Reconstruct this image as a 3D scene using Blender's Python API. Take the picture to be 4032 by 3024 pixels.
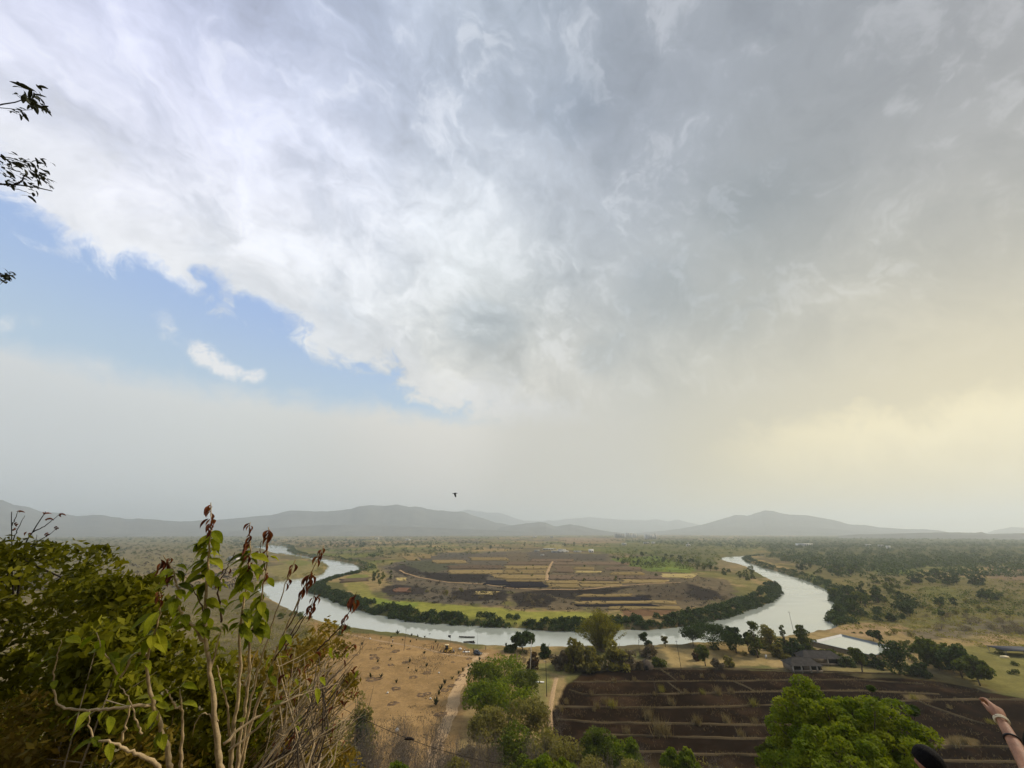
import bpy, bmesh, math, random, time
import numpy as np
from mathutils import Vector, Matrix, Quaternion

T0 = time.time()
for o in list(bpy.data.objects):
    bpy.data.objects.remove(o)
SC = bpy.context.scene
COL = SC.collection

# ------------------------------------------------------------------ camera
CAM_Z = 55.0
PITCH = math.radians(21.75)
FPX = 1456.0                      # focal length in photograph pixels (4032 wide)
cam_data = bpy.data.cameras.new("camera")
cam_data.sensor_width = 36.0
cam_data.sensor_fit = 'HORIZONTAL'
cam_data.lens = 36.0 * FPX / 4032.0
cam_data.clip_start = 0.05
cam_data.clip_end = 90000.0
cam = bpy.data.objects.new("camera", cam_data)
cam.location = (0, 0, CAM_Z)
cam.rotation_euler = (math.radians(90) + PITCH, 0, 0)
COL.objects.link(cam)
SC.camera = cam

CP, SP = math.cos(PITCH), math.sin(PITCH)


def ray(px, py):
    """world direction (depth along the optical axis = 1) of a photograph pixel"""
    u, v = (px - 2016.0) / FPX, (py - 1512.0) / FPX
    return np.array([u, CP + v * SP, SP - v * CP])


def at_depth(px, py, depth):
    r = ray(px, py) * depth
    return Vector((r[0], r[1], r[2] + CAM_Z))


def on_level(px, py, z=3.0):
    """the place on the level z that a pixel looks at"""
    r = ray(px, py)
    t = (z - CAM_Z) / r[2]
    return np.array([r[0] * t, r[1] * t])


def project(x, y, z):
    """arrays of world points -> photograph pixels"""
    dz = z - CAM_Z
    dep = y * CP + dz * SP
    dn = y * SP - dz * CP
    dep = np.where(dep < 0.01, 0.01, dep)
    return 2016.0 + FPX * x / dep, 1512.0 + FPX * dn / dep


# ------------------------------------------------------------------ render settings
SC.render.engine = 'CYCLES'
SC.view_settings.view_transform = 'Standard'
SC.view_settings.look = 'None'
SC.view_settings.gamma = 1.0
SC.view_settings.use_curve_mapping = False
SC.view_settings.exposure = 0.0
cy = SC.cycles
cy.use_denoising = True
try:
    cy.denoiser = 'OPENIMAGEDENOISE'
except Exception:
    pass
cy.max_bounces = 8
cy.diffuse_bounces = 3
cy.glossy_bounces = 2
cy.transmission_bounces = 3
cy.transparent_max_bounces = 6
cy.volume_bounces = 6
cy.sample_clamp_indirect = 4.0
cy.caustics_reflective = False
cy.caustics_refractive = False
cy.use_adaptive_sampling = True
cy.adaptive_threshold = 0.02


# ------------------------------------------------------------------ node helper
class NT:
    def __init__(self, tree):
        self.t = tree
        tree.nodes.clear()

    def n(self, typ, **kw):
        nd = self.t.nodes.new(typ)
        for k, v in kw.items():
            setattr(nd, k, v)
        return nd

    def put(self, sock, v):
        if isinstance(v, bpy.types.NodeSocket):
            self.t.links.new(v, sock)
        else:
            if sock.type == 'RGBA' and len(v) == 3:
                v = (*v, 1.0)
            sock.default_value = v

    def math(self, op, a, b=None, c=None, clamp=False):
        nd = self.n('ShaderNodeMath', operation=op)
        nd.use_clamp = clamp
        for i, v in enumerate((a, b, c)):
            if v is not None:
                self.put(nd.inputs[i], v)
        return nd.outputs[0]

    def vec(self, op, a, b=None, scale=None):
        nd = self.n('ShaderNodeVectorMath', operation=op)
        self.put(nd.inputs[0], a)
        if b is not None:
            self.put(nd.inputs[1], b)
        if scale is not None:
            self.put(nd.inputs[3], scale)
        return nd.outputs[1] if op in ('DOT_PRODUCT', 'LENGTH') else nd.outputs[0]

    def mix(self, f, a, b, mode='MIX'):
        nd = self.n('ShaderNodeMix', data_type='RGBA', blend_type=mode)
        nd.clamp_factor = True
        self.put(nd.inputs[0], f)
        self.put(nd.inputs[6], a)
        self.put(nd.inputs[7], b)
        return nd.outputs[2]

    def smooth(self, v, lo, hi, to0=0.0, to1=1.0):
        nd = self.n('ShaderNodeMapRange', interpolation_type='SMOOTHSTEP')
        self.put(nd.inputs[0], v)
        nd.inputs[1].default_value = lo
        nd.inputs[2].default_value = hi
        nd.inputs[3].default_value = to0
        nd.inputs[4].default_value = to1
        return nd.outputs[0]

    def noise(self, vec, scale, detail=4.0, rough=0.55, dist=0.0, lac=2.0):
        nd = self.n('ShaderNodeTexNoise')
        if vec is not None:
            self.put(nd.inputs['Vector'], vec)
        nd.inputs['Scale'].default_value = scale
        nd.inputs['Detail'].default_value = detail
        nd.inputs['Roughness'].default_value = rough
        nd.inputs['Lacunarity'].default_value = lac
        nd.inputs['Distortion'].default_value = dist
        return nd

    def ramp(self, f, stops, mode='LINEAR'):
        nd = self.n('ShaderNodeValToRGB')
        cr = nd.color_ramp
        cr.interpolation = mode
        while len(cr.elements) < len(stops):
            cr.elements.new(0.5)
        for e, (p, c) in zip(cr.elements, stops):
            e.position = p
            e.color = (*c, 1.0) if len(c) == 3 else c
        self.put(nd.inputs[0], f)
        return nd.outputs[0]


def lin(r, g, b):
    """display values 0..255 -> linear"""
    f = lambda c: c / 255 / 12.92 if c / 255 <= 0.04045 else ((c / 255 + 0.055) / 1.055) ** 2.4
    return (f(r), f(g), f(b))


def unit(v):
    v = np.asarray(v, float)
    return v / np.linalg.norm(v)


# ------------------------------------------------------------------ sky
SUN_AZ = math.radians(74.0)       # to the right of the view, above the frame's right edge
SUN_EL = math.radians(40.0)
world = bpy.data.worlds.new("World")
SC.world = world
world.use_nodes = True
W = NT(world.node_tree)
SKY_STRENGTH = 0.1
tc = W.n('ShaderNodeTexCoord')
D = tc.outputs['Generated']
sky = W.n('ShaderNodeTexSky', sky_type='NISHITA')
sky.sun_disc = False
sky.sun_elevation = SUN_EL
sky.sun_rotation = SUN_AZ
sky.altitude = 600
sky.air_density = 1.0
sky.dust_density = 2.0
sky.ozone_density = 1.0
sep = W.n('ShaderNodeSeparateXYZ')
W.put(sep.inputs[0], D)
dz = W.math('MAXIMUM', sep.outputs[2], 0.0)
# relief coordinates: the direction itself, drawn out along the ragged edge of the deck
eA, eB = unit(ray(40, 800)), unit(ray(1823, 1640))
edge_n = unit(np.cross(eA, eB))
if edge_n[2] < 0:
    edge_n = -edge_n
e_t = unit(eB - eA)
e_o = np.cross(edge_n, e_t)
cmb = W.n('ShaderNodeCombineXYZ')
W.put(cmb.inputs[0], W.math('MULTIPLY', W.vec('DOT_PRODUCT', D, tuple(e_t)), 0.86))
W.put(cmb.inputs[1], W.vec('DOT_PRODUCT', D, tuple(edge_n)))
W.put(cmb.inputs[2], W.vec('DOT_PRODUCT', D, tuple(e_o)))
PS = cmb.outputs[0]
warp = W.noise(PS, 5.0, 4, 0.55)
wv = W.vec('SCALE', W.vec('SUBTRACT', warp.outputs['Color'], (0.5, 0.5, 0.5)), scale=0.22)
PW = W.vec('ADD', PS, wv)
n_big = W.noise(PW, 4.2, 6, 0.55).outputs[0]
n_mid = W.noise(PW, 10.0, 7, 0.56, 0.2).outputs[0]
n_fine = W.noise(PW, 26.0, 6, 0.58, 0.3).outputs[0]
n_edge = W.noise(PW, 9.0, 8, 0.62, 0.3).outputs[0]

# broad colour of cloud and haze over the sky, given at photograph pixels (display values)
CTRL = SKYCTRL = [
    (150, 150, (214, 219, 245)), (700, 120, (203, 209, 238)), (1300, 120, (184, 195, 218)), (2000, 100, (172, 183, 198)),
    (2700, 120, (152, 159, 170)), (3400, 200, (141, 148, 159)), (3950, 150, (150, 151, 158)),
    (100, 600, (250, 251, 255)), (700, 550, (227, 230, 252)), (1300, 550, (222, 228, 248)), (1900, 480, (194, 203, 219)),
    (2500, 550, (160, 169, 184)), (3200, 600, (146, 153, 161)), (3900, 600, (156, 158, 160)),
    (700, 900, (255, 255, 255)), (1300, 900, (243, 246, 254)), (1800, 900, (236, 241, 246)), (2400, 950, (182, 190, 199)),
    (3000, 950, (160, 167, 169)), (3700, 950, (184, 185, 180)),
    (900, 1150, (238, 242, 246)), (1400, 1250, (226, 231, 235)), (1900, 1250, (190, 197, 198)), (2500, 1300, (190, 194, 192)), (3200, 1300, (192, 192, 186)),
    (3950, 1250, (206, 198, 176)),
    (1700, 1560, (240, 237, 228)), (2200, 1560, (212, 210, 203)), (2800, 1550, (198, 197, 187)), (3300, 1500, (203, 200, 186)),
    (3900, 1600, (236, 222, 178)), (3500, 1750, (232, 217, 172)),
    (200, 1700, (214, 219, 221)), (900, 1750, (217, 220, 216)), (1600, 1800, (213, 210, 203)), (2300, 1800, (204, 202, 190)), (3000, 1850, (218, 206, 168)),
    (3900, 1900, (232, 212, 160)), (300, 1950, (204, 208, 207)), (1200, 1980, (203, 205, 201)), (2200, 2000, (202, 199, 189)),
]
KAPPA = 55.0
acc_c = acc_w = None
for (cx_, cy_, rgb) in CTRL:
    c = unit(ray(cx_, cy_))
    dot = W.vec('DOT_PRODUCT', D, tuple(c))
    wgt = W.math('EXPONENT', W.math('MULTIPLY_ADD', dot, KAPPA, -KAPPA))
    colv = W.vec('SCALE', lin(*rgb), scale=wgt)
    acc_c = colv if acc_c is None else W.vec('ADD', acc_c, colv)
    acc_w = wgt if acc_w is None else W.math('ADD', acc_w, wgt)
base = W.vec('SCALE', acc_c, scale=W.math('DIVIDE', 1.0, W.math('ADD', acc_w, 1e-12)))

# relief of the cloud: soft dark bellies and pale wisps; it dies out in the haze near the horizon
amp = W.smooth(sep.outputs[2], 0.20, 0.48, 0.10, 1.0)
right = W.vec('DOT_PRODUCT', D, tuple(unit((1, 0.15, 0.0))))
amp = W.math('MULTIPLY', amp, W.smooth(right, -0.1, 0.65, 1.0, 0.55))
rel = W.math('ADD', W.math('MULTIPLY', W.math('SUBTRACT', n_big, 0.5), 0.62),
             W.math('ADD', W.math('MULTIPLY', W.math('SUBTRACT', n_mid, 0.5), 0.60),
                    W.math('MULTIPLY', W.math('SUBTRACT', n_fine, 0.5), 0.30)))
gain = W.math('MULTIPLY_ADD', W.math('MULTIPLY', rel, amp), 1.0, 1.0)
cloud = W.vec('SCALE', base, scale=W.math('MULTIPLY', gain, W.smooth(right, -0.35, 0.35, 1.03, 1.0)))
belly = W.math('MULTIPLY', W.smooth(W.math('ADD', W.math('MULTIPLY', n_big, 0.6), W.math('MULTIPLY', n_mid, 0.4)), 0.55, 0.40), W.math('MULTIPLY', amp, 0.42))
cloud = W.mix(belly, cloud, W.vec('MULTIPLY', cloud, (0.74, 0.79, 0.85)))
puffs = W.math('MULTIPLY', W.smooth(W.math('ADD', W.math('MULTIPLY', n_mid, 0.65), W.math('MULTIPLY', n_fine, 0.35)), 0.515, 0.63), W.math('MULTIPLY', amp, 0.58))
cloud = W.mix(puffs, cloud, W.vec('ADD', W.vec('MULTIPLY', cloud, (0.62, 0.62, 0.62)), (0.355, 0.36, 0.375)))

# single dark bellies low in the deck, ragged by noise
bl = None
for (cx_, cy_, k_, s_) in ((1860, 1280, 320, 1.0), (1990, 1300, 500, 0.8), (2380, 1400, 330, 0.9), (2560, 1150, 200, 0.9), (2250, 430, 160, 0.8), (1320, 1250, 260, 0.55), (1560, 1000, 300, 0.35), (3000, 800, 90, 0.7), (820, 960, 700, 0.5), (1150, 780, 500, 0.35), (2900, 1280, 150, 0.5)):
    dot = W.vec('DOT_PRODUCT', D, tuple(unit(ray(cx_, cy_))))
    g = W.math('MULTIPLY', W.math('EXPONENT', W.math('MULTIPLY_ADD', dot, k_, -k_)), s_)
    bl = g if bl is None else W.math('ADD', bl, g)
blm = W.smooth(W.math('MULTIPLY', bl, W.math('MULTIPLY_ADD', n_mid, 2.4, -0.30)), 0.22, 0.80)
cloud = W.mix(W.math('MULTIPLY', blm, 0.75), cloud, W.vec('MULTIPLY', cloud, (0.76, 0.80, 0.84)))

# clear blue below the deck's edge on the left, the Sky Texture seen through thin vapour
blue = W.vec('SCALE', sky.outputs[0], scale=SKY_STRENGTH)
blue = W.mix(0.78, blue, W.mix(W.smooth(sep.outputs[2], 0.26, 0.5), lin(198, 221, 238), lin(172, 202, 250)))
sd = W.vec('DOT_PRODUCT', D, tuple(edge_n))
sd = W.math('ADD', sd, W.math('MULTIPLY', W.math('SUBTRACT', n_edge, 0.5), 0.30))
sd = W.math('ADD', sd, W.math('MULTIPLY', W.math('SUBTRACT', n_mid, 0.5), 0.06))
deck = W.smooth(sd, -0.020, 0.045)
rim = W.math('MULTIPLY', W.smooth(sd, 0.0, 0.05), W.smooth(sd, 0.16, 0.06))
cloud = W.mix(W.math('MULTIPLY', rim, 0.45), cloud, (0.78, 0.80, 0.83))
# small detached clouds in the blue
pf = None
for (cx_, cy_, k_, s_) in ((790, 1385, 3400, 1.0), (830, 1420, 4200, 0.9), (880, 1455, 5000, 0.8), (940, 1475, 5000, 0.8), (1015, 1478, 5200, 1.1), (670, 1325, 4600, 0.55),
                           (400, 1440, 1200, 0.42), (0, 1280, 2600, 0.5), (640, 1250, 2600, 0.5), (150, 1258, 4500, 0.36)):
    dot = W.vec('DOT_PRODUCT', D, tuple(unit(ray(cx_, cy_))))
    g = W.math('MULTIPLY', W.math('EXPONENT', W.math('MULTIPLY_ADD', dot, k_, -k_)), s_)
    pf = g if pf is None else W.math('ADD', pf, g)
n_puff = W.noise(D, 42.0, 6, 0.62, 0.5).outputs[0]
puff = W.smooth(W.math('MULTIPLY', pf, W.math('MULTIPLY_ADD', n_puff, 2.2, -0.25)), 0.22, 1.05)
blue = W.mix(W.math('MULTIPLY', puff, 0.9), blue, (0.90, 0.90, 0.90))
skyc = W.mix(deck, blue, cloud)
# dust haze low down
hz = W.math('ADD', sep.outputs[2], W.math('MULTIPLY', W.math('SUBTRACT', n_edge, 0.5), 0.10))
hz = W.math('ADD', hz, W.math('MULTIPLY', W.math('SUBTRACT', n_big, 0.5), 0.05))
hzm = W.smooth(hz, 0.245, 0.315, 1.0, 0.0)
# the lit bank of cream cloud low on the right: a ragged upper edge, fading downwards
wA, wB = unit(ray(2850, 1720)), unit(ray(4032, 1520))
w_n = unit(np.cross(wA, wB))
if w_n[2] < 0:
    w_n = -w_n
ws = W.math('ADD', W.vec('DOT_PRODUCT', D, tuple(w_n)), W.math('MULTIPLY', W.math('SUBTRACT', n_edge, 0.5), 0.16))
wband = W.math('MULTIPLY', W.smooth(ws, 0.030, -0.045), W.smooth(ws, -0.20, -0.02))
wcen = W.vec('DOT_PRODUCT', D, tuple(unit(ray(4150, 1640))))
wband = W.math('MULTIPLY', wband, W.smooth(wcen, 0.86, 0.995))
wbase = W.mix(W.math('MULTIPLY', wband, 0.80), base, lin(255, 241, 198))
skyc = W.mix(hzm, skyc, wbase)
out = W.vec('SCALE', skyc, scale=1.0 / SKY_STRENGTH)
bg = W.n('ShaderNodeBackground')
W.put(bg.inputs[0], out)
bg.inputs[1].default_value = SKY_STRENGTH
wo = W.n('ShaderNodeOutputWorld')
W.t.links.new(bg.outputs[0], wo.inputs[0])
world.cycles.sampling_method = 'MANUAL'
world.cycles.sample_map_resolution = 512

# ------------------------------------------------------------------ sun (behind thin cloud: soft)
sun_data = bpy.data.lights.new("sun", 'SUN')
sun_data.energy = 3.4
sun_data.angle = math.radians(14)
sun_data.color = (1.0, 0.875, 0.70)
sun = bpy.data.objects.new("sun", sun_data)
sd_ = Vector((math.sin(SUN_AZ) * math.cos(SUN_EL), math.cos(SUN_AZ) * math.cos(SUN_EL), math.sin(SUN_EL)))
sun.rotation_euler = sd_.to_track_quat('Z', 'Y').to_euler()
sun.location = (60, 20, 150)
COL.objects.link(sun)

# ------------------------------------------------------------------ object helpers
def link(o, parent=None):
    COL.objects.link(o)
    if parent is not None:
        o.parent = parent
    return o


def tag(o, label=None, cat=None, group=None, kind=None):
    if label:
        o["label"] = label
    if cat:
        o["category"] = cat
    if group:
        o["group"] = group
    if kind:
        o["kind"] = kind
    return o


def empty(name, loc, rz=0.0, sc=1.0):
    o = bpy.data.objects.new(name, None)
    o.location = loc
    o.rotation_euler = (0, 0, rz)
    o.scale = (sc, sc, sc)
    o.empty_display_size = 0.1
    return link(o)


def mesh_np(name, verts, faces, mat=None, attrs=None, smooth=False):
    """verts (N,3); faces (M,k) all of one size, or a list of such arrays"""
    me = bpy.data.meshes.new(name)
    verts = np.asarray(verts, np.float32)
    fl = faces if isinstance(faces, list) else [faces]
    fl = [np.asarray(f, np.int32) for f in fl if len(f)]
    me.vertices.add(len(verts))
    me.vertices.foreach_set("co", verts.ravel())
    loops = np.concatenate([f.ravel() for f in fl])
    sizes = np.concatenate([np.full(len(f), f.shape[1], np.int32) for f in fl])
    starts = np.concatenate([[0], np.cumsum(sizes)[:-1]]).astype(np.int32)
    me.loops.add(len(loops))
    me.loops.foreach_set("vertex_index", loops)
    me.polygons.add(len(sizes))
    me.polygons.foreach_set("loop_start", starts)
    me.polygons.foreach_set("loop_total", sizes)
    if smooth:
        me.polygons.foreach_set("use_smooth", np.ones(len(sizes), bool))
    me.update(calc_edges=True)
    for k, (dom, arr) in (attrs or {}).items():
        arr = np.asarray(arr, np.float32)
        if arr.ndim == 2:
            if arr.shape[1] == 3:
                arr = np.concatenate([arr, np.ones((len(arr), 1), np.float32)], 1)
            a = me.attributes.new(k, 'FLOAT_COLOR', dom)
            a.data.foreach_set("color", arr.ravel())
        else:
            a = me.attributes.new(k, 'FLOAT', dom)
            a.data.foreach_set("value", arr)
    if mat is not None:
        me.materials.append(mat)
    return me


def obj(name, me, parent=None, loc=None):
    o = bpy.data.objects.new(name, me)
    if loc is not None:
        o.location = loc
    return link(o, parent)


class MB:
    """collects shapes, builds them as one mesh"""
    def __init__(self):
        self.v, self.q, self.t, self.n = [], [], [], 0

    def add(self, v, quads=(), tris=()):
        v = np.asarray(v, float)
        if len(quads):
            self.q.append(np.asarray(quads, int) + self.n)
        if len(tris):
            self.t.append(np.asarray(tris, int) + self.n)
        self.v.append(v)
        self.n += len(v)
        return self

    def box(self, c, s, rz=0.0, taper=1.0):
        x, y, z = np.asarray(s, float) / 2
        v = np.array([[-x, -y, -z], [x, -y, -z], [x, y, -z], [-x, y, -z],
                      [-x * taper, -y * taper, z], [x * taper, -y * taper, z], [x * taper, y * taper, z], [-x * taper, y * taper, z]])
        if rz:
            ca, sa = math.cos(rz), math.sin(rz)
            v = v @ np.array([[ca, sa, 0], [-sa, ca, 0], [0, 0, 1]])
        return self.add(v + np.asarray(c, float), [[3, 2, 1, 0], [4, 5, 6, 7], [0, 1, 5, 4], [1, 2, 6, 5], [2, 3, 7, 6], [3, 0, 4, 7]])

    def hull8(self, v):
        return self.add(v, [[3, 2, 1, 0], [4, 5, 6, 7], [0, 1, 5, 4], [1, 2, 6, 5], [2, 3, 7, 6], [3, 0, 4, 7]])

    def tube(self, pts, radii, sides=6, cap=True):
        pts = np.asarray(pts, float)
        n = len(pts)
        radii = np.broadcast_to(np.asarray(radii, float), (n,))
        tan = np.gradient(pts, axis=0) if n > 2 else np.repeat((pts[1] - pts[0])[None], 2, 0)
        tan /= np.linalg.norm(tan, axis=1)[:, None] + 1e-12
        up = np.array([0, 0, 1.0]) if abs(tan[0][2]) < 0.9 else np.array([1.0, 0, 0])
        a = np.linspace(0, 2 * math.pi, sides, endpoint=False)
        rows = []
        for i in range(n):
            s = np.cross(tan[i], up)
            s /= np.linalg.norm(s) + 1e-12
            w = np.cross(s, tan[i])
            up = w
            rows.append(pts[i] + radii[i] * (np.cos(a)[:, None] * s + np.sin(a)[:, None] * w))
        v = np.concatenate(rows)
        q = []
        for i in range(n - 1):
            for k in range(sides):
                k2 = (k + 1) % sides
                q.append([i * sides + k, i * sides + k2, (i + 1) * sides + k2, (i + 1) * sides + k])
        tr = []
        if cap:
            for k in range(1, sides - 1):
                tr.append([0, k + 1, k])
                b = (n - 1) * sides
                tr.append([b, b + k, b + k + 1])
        return self.add(v, q, tr)

    def cyl(self, c, axis, r, h, sides=12):
        axis = unit(axis)
        c = np.asarray(c, float)
        return self.tube([c - axis * h / 2, c + axis * h / 2], [r, r], sides)

    def mesh(self, name, mat=None, smooth=False):
        fl = []
        if self.q:
            fl.append(np.concatenate(self.q))
        if self.t:
            fl.append(np.concatenate(self.t))
        return mesh_np(name, np.concatenate(self.v), fl, mat, None, smooth)

    def build(self, name, mat=None, parent=None, smooth=False):
        return obj(name, self.mesh(name, mat, smooth), parent)


# ------------------------------------------------------------------ numpy value noise (for laying out the land)
def _hash(ix, iy, seed):
    h = (ix.astype(np.int64) * 374761393 + iy.astype(np.int64) * 668265263 + seed * 974711) & 0x7fffffff
    h = ((h ^ (h >> 13)) * 1274126177) & 0x7fffffff
    return ((h ^ (h >> 16)) & 0xffff) / 65535.0


def vnoise(x, y, seed=0):
    ix, iy = np.floor(x), np.floor(y)
    fx, fy = x - ix, y - iy
    fx, fy = fx * fx * (3 - 2 * fx), fy * fy * (3 - 2 * fy)
    a, b = _hash(ix, iy, seed), _hash(ix + 1, iy, seed)
    c, d = _hash(ix, iy + 1, seed), _hash(ix + 1, iy + 1, seed)
    return (a * (1 - fx) + b * fx) * (1 - fy) + (c * (1 - fx) + d * fx) * fy


def fbm(x, y, scale, oct=4, seed=0, gain=0.5):
    s = np.zeros_like(x, dtype=float)
    amp, tot, f = 1.0, 0.0, 1.0 / scale
    for i in range(oct):
        s += amp * vnoise(x * f + 17.3 * i, y * f - 9.1 * i, seed + i)
        tot += amp
        amp *= gain
        f *= 2.03
    return s / tot


def sstep(v, a, b):
    t = np.clip((v - a) / (b - a), 0, 1)
    return t * t * (3 - 2 * t)


def poly_sdf(x, y, poly):
    """signed distance (negative inside) of points to a closed polygon"""
    poly = np.asarray(poly, float)
    d2 = np.full(x.shape, 1e30)
    inside = np.zeros(x.shape, bool)
    for i in range(len(poly)):
        ax, ay = poly[i]
        bx, by = poly[(i + 1) % len(poly)]
        ex, ey = bx - ax, by - ay
        t = np.clip(((x - ax) * ex + (y - ay) * ey) / (ex * ex + ey * ey + 1e-12), 0, 1)
        d2 = np.minimum(d2, (x - ax - t * ex) ** 2 + (y - ay - t * ey) ** 2)
        cr = (ay > y) != (by > y)
        with np.errstate(divide='ignore', invalid='ignore'):
            xi = (bx - ax) * (y - ay) / (by - ay + 1e-30) + ax
        inside ^= cr & (x < xi)
    d = np.sqrt(d2)
    return np.where(inside, -d, d)


# ------------------------------------------------------------------ materials
MATS = {}


def mat_simple(name, col, rough=0.8, spec=0.3, var=0.25, scale=3.0, metal=0.0, bump=0.0, bscale=30.0):
    """one colour broken up by noise and a little grain"""
    m = bpy.data.materials.new(name)
    m.use_nodes = True
    N = NT(m.node_tree)
    tcd = N.n('ShaderNodeTexCoord')
    nz = N.noise(tcd.outputs['Object'], scale, 5, 0.6)
    c0 = tuple(c * (1 - var) for c in col)
    c1 = tuple(min(1, c * (1 + var)) for c in col)
    c = N.ramp(nz.outputs[0], [(0.3, c0), (0.7, c1)])
    b = N.n('ShaderNodeBsdfPrincipled')
    N.put(b.inputs['Base Color'], c)
    b.inputs['Roughness'].default_value = rough
    b.inputs['Metallic'].default_value = metal
    b.inputs['Specular IOR Level'].default_value = spec
    if bump:
        bn = N.n('ShaderNodeBump')
        bn.inputs['Strength'].default_value = bump
        bn.inputs['Distance'].default_value = 0.02
        N.put(bn.inputs['Height'], N.noise(tcd.outputs['Object'], bscale, 4, 0.6).outputs[0])
        N.t.links.new(bn.outputs[0], b.inputs['Normal'])
    o = N.n('ShaderNodeOutputMaterial')
    N.t.links.new(b.outputs[0], o.inputs[0])
    MATS[name] = m
    return m


def mat_leaf(name, cols, trans=0.35, rough=0.6, cscale=0.6, objvar=0.25, spec=0.10, veins=False):
    """foliage: each leaf has a tint of its own, clumps differ a little, light passes through"""
    m = bpy.data.materials.new(name)
    m.use_nodes = True
    N = NT(m.node_tree)
    at = N.n('ShaderNodeAttribute', attribute_name='tint')
    tcd = N.n('ShaderNodeTexCoord')
    nz = N.noise(tcd.outputs['Object'], cscale, 3, 0.5)
    oi = N.n('ShaderNodeObjectInfo')
    f = N.math('ADD', N.math('MULTIPLY', at.outputs['Fac'], 0.55), N.math('MULTIPLY', N.math('SUBTRACT', nz.outputs[0], 0.5), 1.1))
    f = N.math('ADD', f, N.math('MULTIPLY', N.math('SUBTRACT', oi.outputs['Random'], 0.5), objvar))
    f = N.math('ADD', f, 0.22)
    k = len(cols)
    c = N.ramp(f, [(i / (k - 1), cc) for i, cc in enumerate(cols)])
    bmp = None
    if veins:                                   # midrib, side veins, brown specks, a puckered surface
        sx_ = N.n('ShaderNodeSeparateXYZ')
        N.put(sx_.inputs[0], tcd.outputs['Object'])
        ax_ = N.math('ABSOLUTE', sx_.outputs[0])
        rib = N.smooth(ax_, 0.004, 0.020, 1.0, 0.0)
        side_ = N.math('SINE', N.math('MULTIPLY', N.math('SUBTRACT', sx_.outputs[1], N.math('MULTIPLY', ax_, 0.9)), 52.0))
        vn = N.math('MAXIMUM', rib, N.smooth(side_, 0.80, 0.98, 0.0, 0.6))
        c = N.mix(N.math('MULTIPLY', vn, 0.45), c, N.vec('SCALE', c, scale=1.7))
        spot = N.smooth(N.noise(tcd.outputs['Object'], 9.0, 5, 0.65).outputs[0], 0.58, 0.68)
        c = N.mix(N.math('MULTIPLY', spot, 0.55), c, (0.16, 0.085, 0.025))
        bmp = N.n('ShaderNodeBump')
        bmp.inputs['Strength'].default_value = 0.5
        bmp.inputs['Distance'].default_value = 0.01
        N.put(bmp.inputs['Height'], N.math('SUBTRACT', N.noise(tcd.outputs['Object'], 14.0, 3, 0.6).outputs[0], vn))
    b = N.n('ShaderNodeBsdfPrincipled')
    if bmp:
        N.t.links.new(bmp.outputs[0], b.inputs['Normal'])
    N.put(b.inputs['Base Color'], c)
    b.inputs['Roughness'].default_value = rough
    b.inputs['Specular IOR Level'].default_value = spec
    tr = N.n('ShaderNodeBsdfTranslucent')
    N.put(tr.inputs['Color'], N.mix(1.0, c, (1.0, 1.0, 0.55), 'MULTIPLY'))
    ms = N.n('ShaderNodeMixShader')
    ms.inputs[0].default_value = trans
    N.t.links.new(b.outputs[0], ms.inputs[1])
    N.t.links.new(tr.outputs[0], ms.inputs[2])
    o = N.n('ShaderNodeOutputMaterial')
    N.t.links.new(ms.outputs[0], o.inputs[0])
    MATS[name] = m
    return m

# ================================================================== THE LAND
def Z1(pts): return [(1000 + x / 2.212, 1900 + y / 2.212) for x, y in pts]
def Z2(pts): return [(2000 + x / 2.212, 1900 + y / 2.212) for x, y in pts]


BANK_IN = [(1010, 2148), (1090, 2146), (1131, 2153), (1129, 2167), (1154, 2182), (1226, 2196), (1280, 2200), (1334, 2210), (1384, 2219), (1409, 2232), (1416, 2243), (1409, 2255),
           (1384, 2264), (1316, 2276), (1253, 2294), (1217, 2314), (1208, 2326), (1226, 2337), (1280, 2355), (1334, 2379), (1398, 2402), (1475, 2422), (1565, 2441), (1655, 2453),
           (1746, 2460), (1859, 2466), (2000, 2474), (2090, 2482), (2240, 2490), (2380, 2488), (2475, 2481), (2542, 2484), (2655, 2474), (2768, 2459), (2859, 2438), (2949, 2406),
           (3000, 2388), (3047, 2371), (3077, 2334), (3075, 2311), (3047, 2287), (3019, 2274), (2972, 2247), (2940, 2229), (2886, 2218), (2850, 2207), (2838, 2197), (2870, 2191), (2960, 2187), (3080, 2186)]
BANK_OUT = [(3080, 2189), (2985, 2190), (2920, 2196), (2931, 2211), (2972, 2225), (3000, 2236), (3056, 2250), (3117, 2271), (3187, 2292), (3233, 2315), (3271, 2334), (3262, 2343), (3261, 2362), (3294, 2390),
            (3292, 2404), (3252, 2427), (3247, 2446), (3280, 2458), (3280, 2472), (3224, 2485), (3190, 2492), (3100, 2510), (3032, 2514), (2972, 2516), (2850, 2530), (2710, 2540), (2633, 2548), (2500, 2552),
            (2339, 2553), (2150, 2556), (2000, 2556), (1881, 2545), (1768, 2529), (1678, 2518), (1588, 2502), (1520, 2495), (1429, 2484), (1384, 2474), (1316, 2460), (1253, 2438), (1199, 2420), (1136, 2390),
            (1085, 2366), (1040, 2345), (1020, 2328), (1045, 2300), (1113, 2287), (1181, 2278), (1240, 2269), (1271, 2264), (1287, 2248), (1294, 2232), (1276, 2217), (1235, 2207), (1194, 2199), (1149, 2190),
            (1104, 2184), (1062, 2172), (1040, 2162), (1000, 2158)]


def chaikin(pts, closed=True, it=1):
    p = np.asarray(pts, float)
    for _ in range(it):
        nx = np.roll(p, -1, 0)
        p = np.stack([0.75 * p + 0.25 * nx, 0.25 * p + 0.75 * nx], 1).reshape(-1, 2)
    return p


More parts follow.
